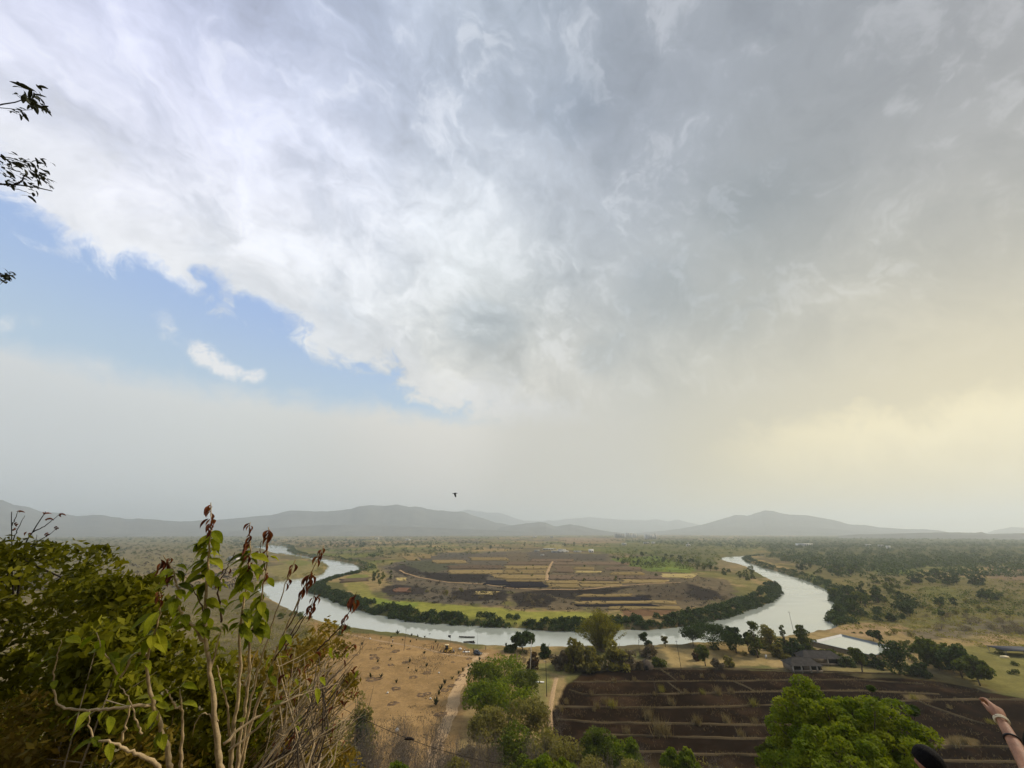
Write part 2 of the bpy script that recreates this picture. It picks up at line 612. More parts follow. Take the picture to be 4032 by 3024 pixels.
RIVER = chaikin([on_level(x, y, 0.0) for x, y in BANK_IN + BANK_OUT], it=1)
PENINSULA = np.array([on_level(x, y, 1.5) for x, y in BANK_IN] )


def hill_profile(d):
    return np.interp(d, [0, 3.6, 4.6, 8, 20, 40, 70, 100, 118, 135, 1e6],
                     [53.4, 53.4, 51.9, 48.6, 41.5, 32.0, 18.0, 6.5, 3.4, 3.0, 3.0])


def river_sd(x, y):
    x, y = np.asarray(x, float), np.asarray(y, float)
    sd = np.full(x.shape, 500.0)
    m = (np.abs(x) < 1300) & (y > 150) & (y < 2300)
    if m.any():
        sd[m] = poly_sdf(x[m], y[m], RIVER)
    return sd


def land(x, y, sd=None):
    """height of the ground"""
    x, y = np.asarray(x, float), np.asarray(y, float)
    if sd is None:
        sd = river_sd(x, y)
    d = np.hypot(np.maximum(y, 0), 0.72 * x)
    h = hill_profile(d)
    near = 1 - sstep(d, 95, 140)
    h = h + near * sstep(d, 6, 30) * (fbm(x, y, 9, 4, 5) - 0.5) * 2.4
    h = h - sstep(x, 0.6, 2.0) * (1 - sstep(d, 5, 12)) * 0.85
    h = h + 0.85 * np.exp(-((x - 3.66) ** 2 + (y - 4.2) ** 2) / 1.4)
    plain = sstep(d, 110, 200)
    h = h + plain * ((fbm(x, y, 160, 3, 11) - 0.5) * 1.6 + (fbm(x, y, 14, 3, 12) - 0.5) * 0.35)
    far = np.hypot(x, y)
    h = h + sstep(far, 900, 3500) * (fbm(x, y, 900, 3, 21) - 0.45) * 10
    # the inside of the bend swells a little
    bx, by = x / 330.0, (y - 620) / 300.0
    h = h + 3.2 * np.exp(-(bx * bx + by * by)) * sstep(sd, 10, 70)
    wob = (fbm(x, y, 7, 3, 31) - 0.5) * 5.0
    bank = sstep(sd + wob, -2.0, 9.0)
    return np.where(sd > 60, h, -1.4 + (h + 1.4) * bank)


def land1(x, y):
    return float(land(np.array([x]), np.array([y]))[0])


def ground_at(px, py):
    """the place on the ground that a photograph pixel looks at"""
    z = 3.0
    for _ in range(6):
        x, y = on_level(px, py, z)
        z = land1(x, y)
    return Vector((x, y, z))


# ---- polar sheet out to the horizon: fine where the photograph looks
dep = np.radians(np.linspace(25.0, 0.10, 330))
rr = np.concatenate([np.geomspace(0.6, 110, 46)[:-1], 52.0 / np.tan(dep)])
rr = np.unique(np.concatenate([rr[rr < 30000], [36000.0]]))
az = np.concatenate([np.linspace(-180, -58, 40)[:-1], np.linspace(-58, 58, 640), np.linspace(58, 180, 40)[1:-1]])
azr = np.radians(az)
R_, A_ = np.meshgrid(rr, azr, indexing='ij')
GX, GY = R_ * np.sin(A_), R_ * np.cos(A_)
nr, na = GX.shape
gx, gy = GX.ravel(), GY.ravel()
gsd = river_sd(gx, gy)
gz = land(gx, gy, gsd)
i, j = np.meshgrid(np.arange(nr - 1), np.arange(na), indexing='ij')
j2 = (j + 1) % na
quads = np.stack([i * na + j, i * na + j2, (i + 1) * na + j2, (i + 1) * na + j], -1).reshape(-1, 4)[:, ::-1]

# ---- what covers it: soil, dry grass, scrub, meadow (albedo), from noise and from the fields' own outlines
TAN = np.array((0.27, 0.20, 0.115)); SOIL = np.array((0.275, 0.178, 0.100)); SCRUB = np.array((0.125, 0.105, 0.072)); OLIVE = np.array((0.105, 0.108, 0.045))
GREEN = np.array((0.115, 0.155, 0.035)); MEADOW = np.array((0.225, 0.225, 0.060)); BURNT = np.array((0.034, 0.029, 0.033)); GREY = np.array((0.15, 0.13, 0.115))
n1, n2, n3 = fbm(gx, gy, 60, 5, 41), fbm(gx, gy, 17, 4, 42), fbm(gx, gy, 320, 4, 43)
n4 = fbm(gx, gy, 4.0, 3, 44)


def lerp(a, b, t): return a + (b - a) * t[:, None]


col = np.repeat(TAN[None], len(gx), 0)
col = lerp(col, SCRUB[None], sstep(n1, 0.38, 0.58))
col = lerp(col, OLIVE[None], sstep(n2 * 0.6 + n3 * 0.4, 0.50, 0.62) * 0.8)
px_, py_ = project(gx, gy, gz)
ahead = gy > 1
# strips of field beyond a kilometre
band = np.floor((n3 * 3 + gy / 130 + fbm(gx, gy, 200, 2, 47) * 2))
hsh = _hash(band, np.floor(gx / 190 + band * 0.37), 7)
fields_far = sstep(np.hypot(gx, gy), 420, 800) * (gsd > 30)
pal = np.array([TAN * 1.05, OLIVE, SCRUB, GREY, GREEN * 0.9, TAN * 0.8, OLIVE * 0.8, BURNT * 1.6])
col = lerp(col, pal[(hsh * 7.99).astype(int)], fields_far * 0.45)

PATCHES = [   # outline in photograph pixels, colour, softness (m), wobble (m), strength
    ([(-900, 2330), (300, 2250), (900, 2200), (1010, 2330), (1130, 2410), (1250, 2470), (1300, 2560), (1200, 3300), (-1500, 3300), (-1500, 2600)], SCRUB * 1.05, 18, 30, 0.75),
    ([(300, 2160), (1000, 2160), (1040, 2230), (1010, 2300), (300, 2290)], np.array((0.235, 0.175, 0.125)), 30, 40, 0.7),
    ([(1040, 2240), (1180, 2205), (1270, 2225), (1285, 2240), (1240, 2262), (1100, 2280)], np.array((0.20, 0.175, 0.085)), 10, 12, 0.8),
    ([(1090, 2212), (1180, 2203), (1240, 2215), (1180, 2232)], GREEN * 0.9, 10, 10, 0.5),
    ([(1230, 2450), (1384, 2484), (1588, 2510), (1768, 2537), (1990, 2562), (1985, 2600), (1925, 2650), (1850, 2720), (1810, 2830), (1780, 3400), (1000, 3400), (1180, 2700)], SOIL, 4, 7, 0.95),
    ([(1500, 2530), (1700, 2556), (1900, 2580), (1880, 2625), (1650, 2600), (1400, 2560)], SOIL * 1.12, 3, 6, 0.6),
    ([(2060, 2620), (2210, 2615), (2230, 2680), (2150, 2800), (2080, 2740)], np.array((0.175, 0.17, 0.075)), 2, 3, 0.8),
    ([(2160, 2650), (2240, 2660), (2230, 2760), (2180, 2830), (2160, 2760)], np.array((0.30, 0.21, 0.13)), 2, 3, 0.7),
    ([(2600, 2550), (2760, 2560), (3000, 2560), (3100, 2600), (3090, 2632), (2640, 2632)], np.array((0.33, 0.245, 0.135)), 3, 6, 0.85),
    ([(3020, 2590), (3120, 2590), (3140, 2632), (3020, 2640)], np.array((0.36, 0.265, 0.155)), 2, 3, 0.8),
    ([(3250, 2600), (3560, 2600), (3600, 2660), (3250, 2655)], np.array((0.24, 0.20, 0.10)), 3, 5, 0.8),
    ([(3270, 2460), (3380, 2448), (3560, 2455), (3600, 2480), (3420, 2510), (3290, 2490)], np.array((0.31, 0.215, 0.145)), 5, 8, 0.8),
    ([(3600, 2480), (3760, 2440), (4100, 2440), (4100, 2490), (3830, 2520), (3640, 2510)], GREY * 0.85, 8, 14, 0.8),
    ([(3850, 2505), (3960, 2500), (4000, 2540), (3880, 2545)], np.array((0.31, 0.22, 0.15)), 3, 5, 0.8),
    ([(3700, 2560), (4100, 2550), (4200, 2740), (3950, 2740), (3840, 2690)], np.array((0.165, 0.155, 0.062)), 5, 10, 0.85),
    ([(3880, 2230), (4100, 2225), (4100, 2330), (3900, 2315)], np.array((0.175, 0.125, 0.10)), 14, 20, 0.8),
    ([(3620, 2245), (3880, 2240), (3900, 2270), (3640, 2275)], TAN, 10, 14, 0.8),
    ([(3430, 2238), (3580, 2240), (3575, 2262), (3440, 2262)], GREEN * 1.05, 8, 8, 0.8),
    ([(3640, 2310), (3760, 2316), (3790, 2365), (3650, 2370)], GREEN * 1.0, 6, 8, 0.8),
    ([(3440, 2265), (3640, 2275), (3620, 2300), (3450, 2300)], np.array((0.235, 0.185, 0.13)), 8, 8, 0.7),
    ([(3310, 2290), (3370, 2300), (3365, 2318), (3310, 2310)], np.array((0.30, 0.235, 0.10)), 4, 4, 0.8),
    ([(3180, 2250), (3280, 2300), (3330, 2330), (3290, 2330), (3200, 2290)], GREEN * 1.1, 5, 6, 0.6),
    ([(3330, 2335), (3420, 2330), (3400, 2365), (3340, 2365)], np.array((0.215, 0.165, 0.115)), 5, 6, 0.7),
    ([(2960, 2113), (4200, 2113), (4200, 2215), (3880, 2225), (3440, 2245), (3200, 2235), (3020, 2190)], np.array((0.072, 0.080, 0.036)), 60, 80, 0.8),
    ([(3160, 2240), (3420, 2245), (3620, 2275), (3900, 2275), (4100, 2310), (4150, 2440), (3640, 2440), (3560, 2470), (3330, 2450), (3290, 2330)], np.array((0.130, 0.116, 0.062)), 12, 25, 0.72),
    ([(2380, 2125), (2960, 2125), (2980, 2180), (2830, 2230), (2560, 2190), (2400, 2160)], np.array((0.095, 0.105, 0.045)), 25, 40, 0.7),
    ([(-600, 2109), (1040, 2112), (1060, 2160), (980, 2230), (700, 2260), (-600, 2260)], np.array((0.130, 0.122, 0.080)), 40, 60, 0.7),
    # inside of the bend
    (Z1([(560, 860), (760, 870), (820, 960), (950, 1010), (1100, 1080), (1350, 1125), (1700, 1155), (2212, 1180), (2212, 1310), (1700, 1290), (1200, 1190), (800, 1080), (480, 930)]), OLIVE * 0.9, 6, 8, 0.9),
    (Z1([(940, 930), (1080, 1000), (1200, 1030), (1450, 1045), (1700, 1070), (2000, 1095), (2230, 1105), (2230, 1195), (1900, 1180), (1600, 1150), (1350, 1120), (1100, 1085), (930, 1010)]), MEADOW, 3, 4, 0.95),
    (Z1([(1000, 990), (1200, 1035), (1450, 1050), (1380, 1110), (1100, 1080)]), GREEN * 1.25, 4, 6, 0.75),
    (Z1([(850, 800), (1000, 810), (990, 860), (780, 850)]), GREEN * 1.05, 4, 5, 0.7),
    (Z1([(980, 690), (1060, 700), (1090, 790), (1000, 800)]), np.array((0.19, 0.19, 0.065)), 4, 5, 0.7),
    (Z1([(780, 870), (960, 880), (1060, 990), (960, 1000), (850, 960)]), np.array((0.20, 0.19, 0.065)), 4, 5, 0.8),
    (Z2([(-10, 1115), (200, 1133), (660, 1133), (1050, 1180), (1000, 1240), (640, 1235), (300, 1228), (-10, 1203)]), MEADOW, 3, 4, 0.95),
    (Z2([(1000, 1160), (1500, 1150), (1900, 1050), (2212, 960), (2212, 1000), (1800, 1110), (1500, 1185), (1040, 1190)]), np.array((0.25, 0.17, 0.10)), 4, 6, 0.7),
    (Z1([(1100, 740), (1300, 690), (1560, 640), (2212, 600), (2212, 1090), (1700, 1060), (1250, 1030), (1120, 960), (1180, 860)]), np.array((0.095, 0.082, 0.082)), 8, 14, 0.85),
    (Z2([(-10, 600), (880, 630), (1400, 780), (1900, 860), (2050, 950), (1880, 1040), (1500, 1110), (900, 1130), (-10, 1110)]), np.array((0.115, 0.092, 0.076)), 8, 14, 0.85),
    (Z1([(1460, 800), (1800, 815), (2050, 820), (2020, 890), (1700, 885), (1500, 850)]), BURNT * 0.8, 3, 5, 0.95),
    (Z1([(1300, 700), (1560, 690), (1800, 740), (1600, 800), (1350, 790)]), np.array((0.075, 0.078, 0.06)), 4, 6, 0.9),
    (Z1([(1100, 930), (1240, 900), (1500, 930), (1480, 985), (1150, 990)]), BURNT * 1.1, 3, 5, 0.9),
    (Z1([(1580, 610), (1900, 610), (1860, 660), (1600, 665)]), np.array((0.085, 0.078, 0.078)), 5, 8, 0.85),
    (Z2([(180, 600), (560, 620), (860, 625), (860, 690), (180, 690)]), np.array((0.085, 0.075, 0.072)), 6, 10, 0.85),
    (Z2([(330, 950), (600, 955), (900, 935), (1100, 925), (900, 985), (600, 1040), (380, 1010)]), BURNT * 0.75, 2, 4, 0.95),
    (Z2([(1080, 930), (1560, 890), (1800, 960), (1900, 1010), (1700, 1040), (1280, 1040)]), np.array((0.080, 0.064, 0.056)), 3, 6, 0.85),
    (Z2([(980, 1110), (1480, 1105), (1440, 1160), (1000, 1170)]), np.array((0.13, 0.075, 0.055)), 2, 3, 0.9),
    (Z2([(880, 670), (1300, 640), (1640, 760), (1560, 800), (1250, 790), (1050, 740)]), GREEN, 5, 8, 0.85),
    (Z2([(1270, 755), (1500, 745), (1560, 775), (1350, 790)]), np.array((0.17, 0.20, 0.05)), 3, 4, 0.85),
    (Z2([(1820, 660), (1960, 690), (2100, 740), (2000, 780), (1800, 720)]), np.array((0.21, 0.165, 0.11)), 5, 6, 0.7),
    (Z2([(1700, 790), (2000, 830), (2150, 870), (2160, 930), (1900, 850)]), np.array((0.17, 0.155, 0.07)), 4, 6, 0.7),
    (Z2([(330, 545), (480, 540), (460, 590), (300, 590)]), np.array((0.24, 0.205, 0.10)), 5, 8, 0.8),
    (Z2([(440, 480), (1000, 490), (1000, 530), (500, 530)]), np.array((0.235, 0.165, 0.12)), 20, 40, 0.7),
    (Z1([(1750, 960), (2000, 940), (2212, 960), (2212, 1040), (1900, 1050), (1700, 1010)]), BURNT * 0.7, 3, 6, 0.9),
    (Z2([(20, 980), (330, 960), (420, 1040), (330, 1100), (60, 1090)]), BURNT * 0.7, 3, 6, 0.9),
    (Z2([(1560, 900), (1780, 950), (1850, 1000), (1700, 1040), (1560, 990)]), BURNT * 0.7, 3, 6, 0.85),
    (Z2([(1120, 1000), (1240, 990), (1240, 1040), (1130, 1045)]), BURNT * 0.6, 2, 4, 0.9),
    (Z1([(1180, 760), (1300, 720), (1400, 760), (1500, 830), (1300, 830)]), BURNT * 0.9, 3, 6, 0.8),
    # dark ploughed ground at the foot of the hill
    ([(2225, 2700), (2290, 2650), (2480, 2638), (2850, 2640), (3300, 2652), (3600, 2662), (3760, 2680), (3880, 2725), (4100, 2765), (4400, 3300), (2140, 3300), (2165, 2830), (2210, 2770)],
     np.array((0.0105, 0.0062, 0.0055)), 1.2, 2.0, 0.985),
    ([(3560, 2740), (3640, 2740), (3660, 2766), (3580, 2760)], np.array((0.13, 0.10, 0.06)), 1, 2, 0.8),
    ([(3690, 2915), (3760, 2900), (3840, 2915), (3850, 2942), (3700, 2945)], np.array((0.12, 0.088, 0.05)), 1, 2, 0.75),
    ([(3300, 2660), (3550, 2650), (3760, 2665), (3870, 2700), (3850, 2720), (3700, 2685), (3400, 2672)], np.array((0.15, 0.12, 0.062)), 1.5, 3, 0.7),
]
for (poly, c, soft, wob, st) in PATCHES:
    wp = np.array([on_level(x, max(y, 2112), 3.0) for x, y in poly])
    lo, hi = wp.min(0) - soft - wob - 2, wp.max(0) + soft + wob + 2
    m = np.nonzero((gx > lo[0]) & (gx < hi[0]) & (gy > lo[1]) & (gy < hi[1]))[0]
    if not len(m):
        continue
    sdp = poly_sdf(gx[m], gy[m], wp) + (n2[m] - 0.5) * wob * 1.6 + (n4[m] - 0.5) * wob * 0.8
    t = sstep(sdp, soft * 0.5, -soft * 0.5) * st
    col[m] = lerp(col[m], np.asarray(c)[None], t)
# brown and scorched patches in the dark ploughed ground
dk = col[:, 0] < 0.02
pt_ = dk * (sstep(n2, 0.50, 0.72) * 0.55 + sstep(n4, 0.55, 0.8) * 0.25)
col = lerp(col, np.array((0.050, 0.030, 0.021))[None], pt_)
# wet margin of the river, trampled bank
wet = sstep(gsd, 5.0, 0.0)
col = lerp(col, np.array((0.09, 0.075, 0.05))[None], wet * 0.7)
# hillside under the camera: dry leaf litter
hs = 1 - sstep(np.hypot(np.maximum(gy, 0), 0.72 * gx), 95, 125)
col = lerp(col, np.array((0.14, 0.105, 0.06))[None] * (0.7 + 0.6 * n4[:, None]), hs * 0.9)
col *= (0.80 + 0.40 * n4[:, None])
col *= np.array((1.08, 1.06, 0.80))

gm = bpy.data.materials.new("ground")
gm.use_nodes = True
N = NT(gm.node_tree)
at = N.n('ShaderNodeAttribute', attribute_name='cover')
geo = N.n('ShaderNodeNewGeometry')
g1 = N.noise(geo.outputs['Position'], 0.9, 6, 0.65)
g2 = N.noise(geo.outputs['Position'], 0.16, 5, 0.6)
f = N.math('ADD', N.math('MULTIPLY', g1.outputs[0], 0.9), N.math('MULTIPLY', g2.outputs[0], 0.9))
c = N.vec('SCALE', at.outputs['Color'], scale=N.math('ADD', N.math('MULTIPLY', f, 1.0), 0.1))
# pale stones and straw
sp = N.smooth(N.noise(geo.outputs['Position'], 2.6, 3, 0.7).outputs[0], 0.66, 0.74)
c = N.mix(N.math('MULTIPLY', sp, 0.8), c, N.vec('SCALE', c, scale=1.55))
b = N.n('ShaderNodeBsdfPrincipled')
N.put(b.inputs['Base Color'], c)
b.inputs['Roughness'].default_value = 0.95
b.inputs['Specular IOR Level'].default_value = 0.0
bn = N.n('ShaderNodeBump')
bn.inputs['Strength'].default_value = 0.6
bn.inputs['Distance'].default_value = 0.25
N.put(bn.inputs['Height'], g1.outputs[0])
N.t.links.new(bn.outputs[0], b.inputs['Normal'])
o = N.n('ShaderNodeOutputMaterial')
N.t.links.new(b.outputs[0], o.inputs[0])
ground = obj("ground", mesh_np("ground", np.stack([gx, gy, gz], 1), quads, gm, {"cover": ('POINT', np.clip(col, 0, 1))}, smooth=True))
tag(ground, "dry plain of soil and scrub running from the hill to the horizon", "ground", kind="structure")

# ------------------------------------------------------------------ river
wm = bpy.data.materials.new("water")
wm.use_nodes = True
N = NT(wm.node_tree)
geo = N.n('ShaderNodeNewGeometry')
b = N.n('ShaderNodeBsdfPrincipled')
b.inputs['Base Color'].default_value = (0.40, 0.43, 0.37, 1)
N.put(b.inputs['Roughness'], N.smooth(N.noise(N.vec('MULTIPLY', geo.outputs['Position'], (0.5, 1.6, 1.0)), 0.02, 4, 0.6).outputs[0], 0.40, 0.66, 0.03, 0.22))
b.inputs['IOR'].default_value = 2.5
r1 = N.noise(geo.outputs['Position'], 0.55, 4, 0.6)
r2 = N.noise(geo.outputs['Position'], 0.045, 3, 0.5)
calm = N.smooth(r2.outputs[0], 0.42, 0.62, 0.25, 1.0)
bn = N.n('ShaderNodeBump')
bn.inputs['Distance'].default_value = 0.06
N.put(bn.inputs['Strength'], N.math('MULTIPLY', calm, 0.35))
N.put(bn.inputs['Height'], r1.outputs[0])
N.t.links.new(bn.outputs[0], b.inputs['Normal'])
o = N.n('ShaderNodeOutputMaterial')
N.t.links.new(b.outputs[0], o.inputs[0])
from mathutils.geometry import tessellate_polygon
grown = RIVER.copy()
nrm = np.roll(grown, -1, 0) - np.roll(grown, 1, 0)
nrm = np.stack([nrm[:, 1], -nrm[:, 0]], 1) / (np.linalg.norm(nrm, axis=1)[:, None] + 1e-9)
area = np.sum(RIVER[:, 0] * np.roll(RIVER[:, 1], -1) - np.roll(RIVER[:, 0], -1) * RIVER[:, 1])
grown = grown + nrm * 9.0 * (1 if area > 0 else -1)
tris = tessellate_polygon([[Vector((p[0], p[1], 0)) for p in grown]])
rv = np.concatenate([grown, np.zeros((len(grown), 1))], 1)
tr = np.array(tris)
cr_ = np.cross(rv[tr[:, 1]] - rv[tr[:, 0]], rv[tr[:, 2]] - rv[tr[:, 0]])[:, 2]
tr[cr_ < 0] = tr[cr_ < 0][:, ::-1]
river = obj("river", mesh_np("river", rv, tr, wm))
tag(river, "wide pale river bending round the fields and mirroring the sky", "river", kind="structure")

# ------------------------------------------------------------------ hills on the horizon
hm = mat_simple("hillside", (0.125, 0.125, 0.105), 0.95, 0.1, 0.3, 0.004)


def hill(name, prof, dist, depth, label, seed, base=0.0):
    prof = np.array(prof, float)
    n = 260
    xs = np.linspace(prof[0, 0], prof[-1, 0], n)
    ys = np.interp(xs, prof[:, 0], prof[:, 1])
    rows = 17
    V = np.zeros((rows, n, 3))
    for k, t in enumerate(np.linspace(-1, 1, rows)):
        for q in range(n):
            r = ray(xs[q], ys[q])
            h = np.hypot(r[0], r[1])
            top = max(20.0, CAM_Z + r[2] / h * dist)
            dd = dist + t * depth
            V[k, q] = (r[0] / h * dd, r[1] / h * dd, 0)
            fall = (1 - abs(t)) ** 1.25
            V[k, q, 2] = top * fall
    V[..., 2] *= 1 + (fbm(xs, xs * 0 + seed, 26, 4, seed)[None, :] - 0.5) * 0.10
    sp = fbm(V[..., 0] + V[..., 1] * 0.3, V[..., 1], depth * 0.35, 4, seed) - 0.5
    tt = np.abs(np.linspace(-1, 1, rows))[:, None]
    V[..., 2] *= 1 + sp * 1.3 * tt * (1 - tt) * 3
    V[..., 2] -= 25 * (tt == 1)
    ii, jj = np.meshgrid(np.arange(rows - 1), np.arange(n - 1), indexing='ij')
    q = np.stack([ii * n + jj, ii * n + jj + 1, (ii + 1) * n + jj + 1, (ii + 1) * n + jj], -1).reshape(-1, 4)
    o = obj("hill", mesh_np("hill", V.reshape(-1, 3), q, hm, smooth=True))
    tag(o, label, "hill", kind="structure")
    return o


hill("hill", [(-500, 1955), (-200, 1990), (-60, 1962), (0, 1970), (18, 1970), (59, 1988), (113, 1997), (158, 2015), (226, 2020), (307, 2033), (362, 2027), (407, 2029), (434, 2036), (497, 2042), (610, 2045),
              (705, 2054), (791, 2049), (859, 2047), (1000, 2034), (1068, 2027), (1136, 2012), (1194, 2011), (1240, 2014), (1316, 2011), (1380, 2006), (1425, 1992), (1484, 1990), (1543, 1992), (1551, 1988),
              (1561, 1984), (1572, 1988), (1583, 1993), (1665, 1996), (1687, 2006), (1760, 2012), (1827, 2014), (1859, 2029), (1904, 2040), (1949, 2056), (2000, 2066), (2072, 2080), (2150, 2092), (2260, 2100)], 8200, 2300,
     "long flat topped blue hill range with a small peak, left of centre", 61)
hill("hill", [(1960, 2080), (2000, 2071), (2072, 2060), (2122, 2056), (2149, 2058), (2181, 2072), (2199, 2072), (2244, 2064), (2280, 2070), (2339, 2083), (2407, 2094), (2480, 2100)], 7000, 1200,
     "low twin humped blue hill at the centre of the horizon", 62)
hill("hill", [(1700, 2040), (1790, 2018), (1832, 2008), (1882, 2013), (1972, 2020), (2000, 2029), (2027, 2040), (2063, 2050), (2140, 2052), (2316, 2036), (2430, 2046), (2542, 2048), (2588, 2045), (2633, 2054),
              (2665, 2045), (2705, 2056), (2746, 2065), (2850, 2085)], 14500, 2500, "faintest far ridge showing between the two big hills", 63)
hill("hill", [(2500, 2099), (2610, 2090), (2678, 2081), (2769, 2065), (2814, 2051), (2868, 2036), (2895, 2028), (2927, 2028), (2940, 2031), (3000, 2013), (3037, 2012), (3093, 2024), (3187, 2031), (3247, 2040),
              (3289, 2049), (3336, 2063), (3411, 2068), (3467, 2077), (3560, 2083), (3630, 2083), (3700, 2089), (3756, 2100), (3860, 2106)], 9000, 2300,
     "broad pale hill with a stepped summit, right of centre", 64)
hill("hill", [(3820, 2110), (3873, 2104), (3910, 2089), (3980, 2075), (4032, 2077), (4200, 2060), (4500, 2075), (4800, 2095)], 12500, 2000, "faint hill at the right end of the horizon", 65)
hill("hill", [(3300, 2110), (3373, 2104), (3480, 2102), (3600, 2099), (3700, 2096), (3765, 2096), (3840, 2098), (3865, 2095), (3890, 2103), (4000, 2100), (4300, 2098), (4700, 2105)], 4800, 700,
     "low dark wooded rise below the faint hill on the right", 66)
hill("hill", [(900, 2093), (1100, 2078), (1300, 2066), (1500, 2070), (1700, 2078), (1900, 2086), (2100, 2093)], 6000, 900, "low foothill in front of the flat topped range", 67)

# ------------------------------------------------------------------ haze: the dusty air over the plain
HAZE_DENSITY = 1.32e-4
hz_m = bpy.data.materials.new("haze")
hz_m.use_nodes = True
N = NT(hz_m.node_tree)
pv = N.n('ShaderNodeVolumePrincipled')
pv.inputs['Color'].default_value = (0.855, 0.945, 1.0, 1)
pv.inputs['Density'].default_value = HAZE_DENSITY
pv.inputs['Anisotropy'].default_value = 0.35
o = N.n('ShaderNodeOutputMaterial')
N.t.links.new(pv.outputs[0], o.inputs['Volume'])
mb = MB().box((0, 0, 347), (36000, 36000, 706))
haze = mb.build("haze", hz_m)
tag(haze, "pale dusty haze lying over the whole plain", "haze", kind="stuff")
print("LAND", round(time.time() - T0, 1))

# ================================================================== PLANT LIBRARY
RNG = np.random.default_rng(7)
random.seed(7)
LEAF_DARK = mat_leaf("leaf_dark", [(0.014, 0.030, 0.006), (0.046, 0.078, 0.015), (0.105, 0.140, 0.028)], 0.32)
LEAF_MID = mat_leaf("leaf_mid", [(0.034, 0.050, 0.006), (0.100, 0.128, 0.016), (0.195, 0.215, 0.032)], 0.4)
LEAF_BRIGHT = mat_leaf("leaf_bright", [(0.030, 0.055, 0.003), (0.135, 0.190, 0.008), (0.300, 0.330, 0.016)], 0.45)
LEAF_FRESH = mat_leaf("leaf_fresh", [(0.036, 0.055, 0.005), (0.120, 0.158, 0.011), (0.240, 0.270, 0.022)], 0.42)
LEAF_OLIVE = mat_leaf("leaf_olive", [(0.090, 0.084, 0.020), (0.235, 0.212, 0.052), (0.360, 0.320, 0.085)], 0.48)
LEAF_DRY = mat_leaf("leaf_dry", [(0.085, 0.066, 0.036), (0.20, 0.16, 0.095), (0.31, 0.25, 0.155)], 0.25)
SCRUB_DARK = mat_leaf("scrub_dark", [(0.026, 0.023, 0.019), (0.056, 0.049, 0.038), (0.105, 0.090, 0.062)], 0.15)
LEAF_BAMBOO = mat_leaf("leaf_bamboo", [(0.085, 0.090, 0.006), (0.240, 0.220, 0.015), (0.380, 0.330, 0.028)], 0.5)
LEAF_RUST = mat_leaf("leaf_rust", [(0.045, 0.022, 0.008), (0.12, 0.065, 0.020), (0.19, 0.125, 0.035)], 0.3)
GRASS_DRY = mat_leaf("grass_dry", [(0.13, 0.095, 0.045), (0.26, 0.20, 0.095), (0.36, 0.29, 0.15)], 0.2)
BARK = mat_simple("bark", (0.10, 0.078, 0.055), 0.9, 0.15, 0.45, 6.0, bump=0.5, bscale=40)
BARK_PALE = mat_simple("bark_pale", (0.33, 0.265, 0.17), 0.8, 0.25, 0.35, 9.0, bump=0.4, bscale=60)
BARK_DARK = mat_simple("bark_dark", (0.030, 0.024, 0.020), 0.9, 0.15, 0.4, 8.0)
TWIG_GREY = mat_simple("twig_grey", (0.15, 0.125, 0.10), 0.9, 0.1, 0.35, 4.0)


def rand_dirs(n, rng, up=0.0):
    v = rng.normal(size=(n, 3))
    v[:, 2] += up
    return v / (np.linalg.norm(v, axis=1)[:, None] + 1e-9)


def cards(centers, size, rng, aspect=1.7, up=0.9, droop=0.0):
    """one small folded leaf (or leaf spray) per centre; returns verts, quads"""
    c = np.asarray(centers, float)
    n = len(c)
    s = np.broadcast_to(np.asarray(size, float), (n,)) * rng.uniform(0.7, 1.3, n)
    nrm = rand_dirs(n, rng, up)
    d = rand_dirs(n, rng)
    d[:, 2] -= droop
    d -= nrm * np.sum(d * nrm, 1)[:, None]
    d /= np.linalg.norm(d, axis=1)[:, None] + 1e-9
    w = np.cross(nrm, d)
    L, Wd = (s * 0.5)[:, None], (s * 0.5 / aspect)[:, None]
    v = np.stack([c - d * L, c + w * Wd - nrm * Wd * 0.35, c + d * L * 1.1, c - w * Wd - nrm * Wd * 0.35], 1)
    return v.reshape(-1, 3), np.arange(4 * n).reshape(n, 4)


def blades(bases, h, width, rng, lean=0.35):
    """upright grass blades / twigs: thin folded triangles"""
    b = np.asarray(bases, float)
    n = len(b)
    hh = np.broadcast_to(np.asarray(h, float), (n,)) * rng.uniform(0.6, 1.25, n)
    a = rng.uniform(0, 2 * np.pi, n)
    ln = rng.normal(0, lean, (n, 2)) * hh[:, None]
    side = np.stack([np.cos(a), np.sin(a), np.zeros(n)], 1) * width
    tip = b + np.concatenate([ln, hh[:, None]], 1)
    v = np.stack([b - side, b + side, tip], 1)
    return v.reshape(-1, 3), np.arange(3 * n).reshape(n, 3)


def clump_cloud(cl, rad, per, rng, shell=0.55):
    """points thickly set round clump centres, more on the upper outside of each"""
    k = len(cl)
    d = rand_dirs(k * per, rng, 0.35)
    r = rng.uniform(shell, 1.0, k * per) ** 0.7
    rr_ = np.repeat(np.broadcast_to(rad, (k,)), per)
    return np.repeat(cl, per, 0) + d * (r * rr_)[:, None] * np.array([1, 1, 0.8])


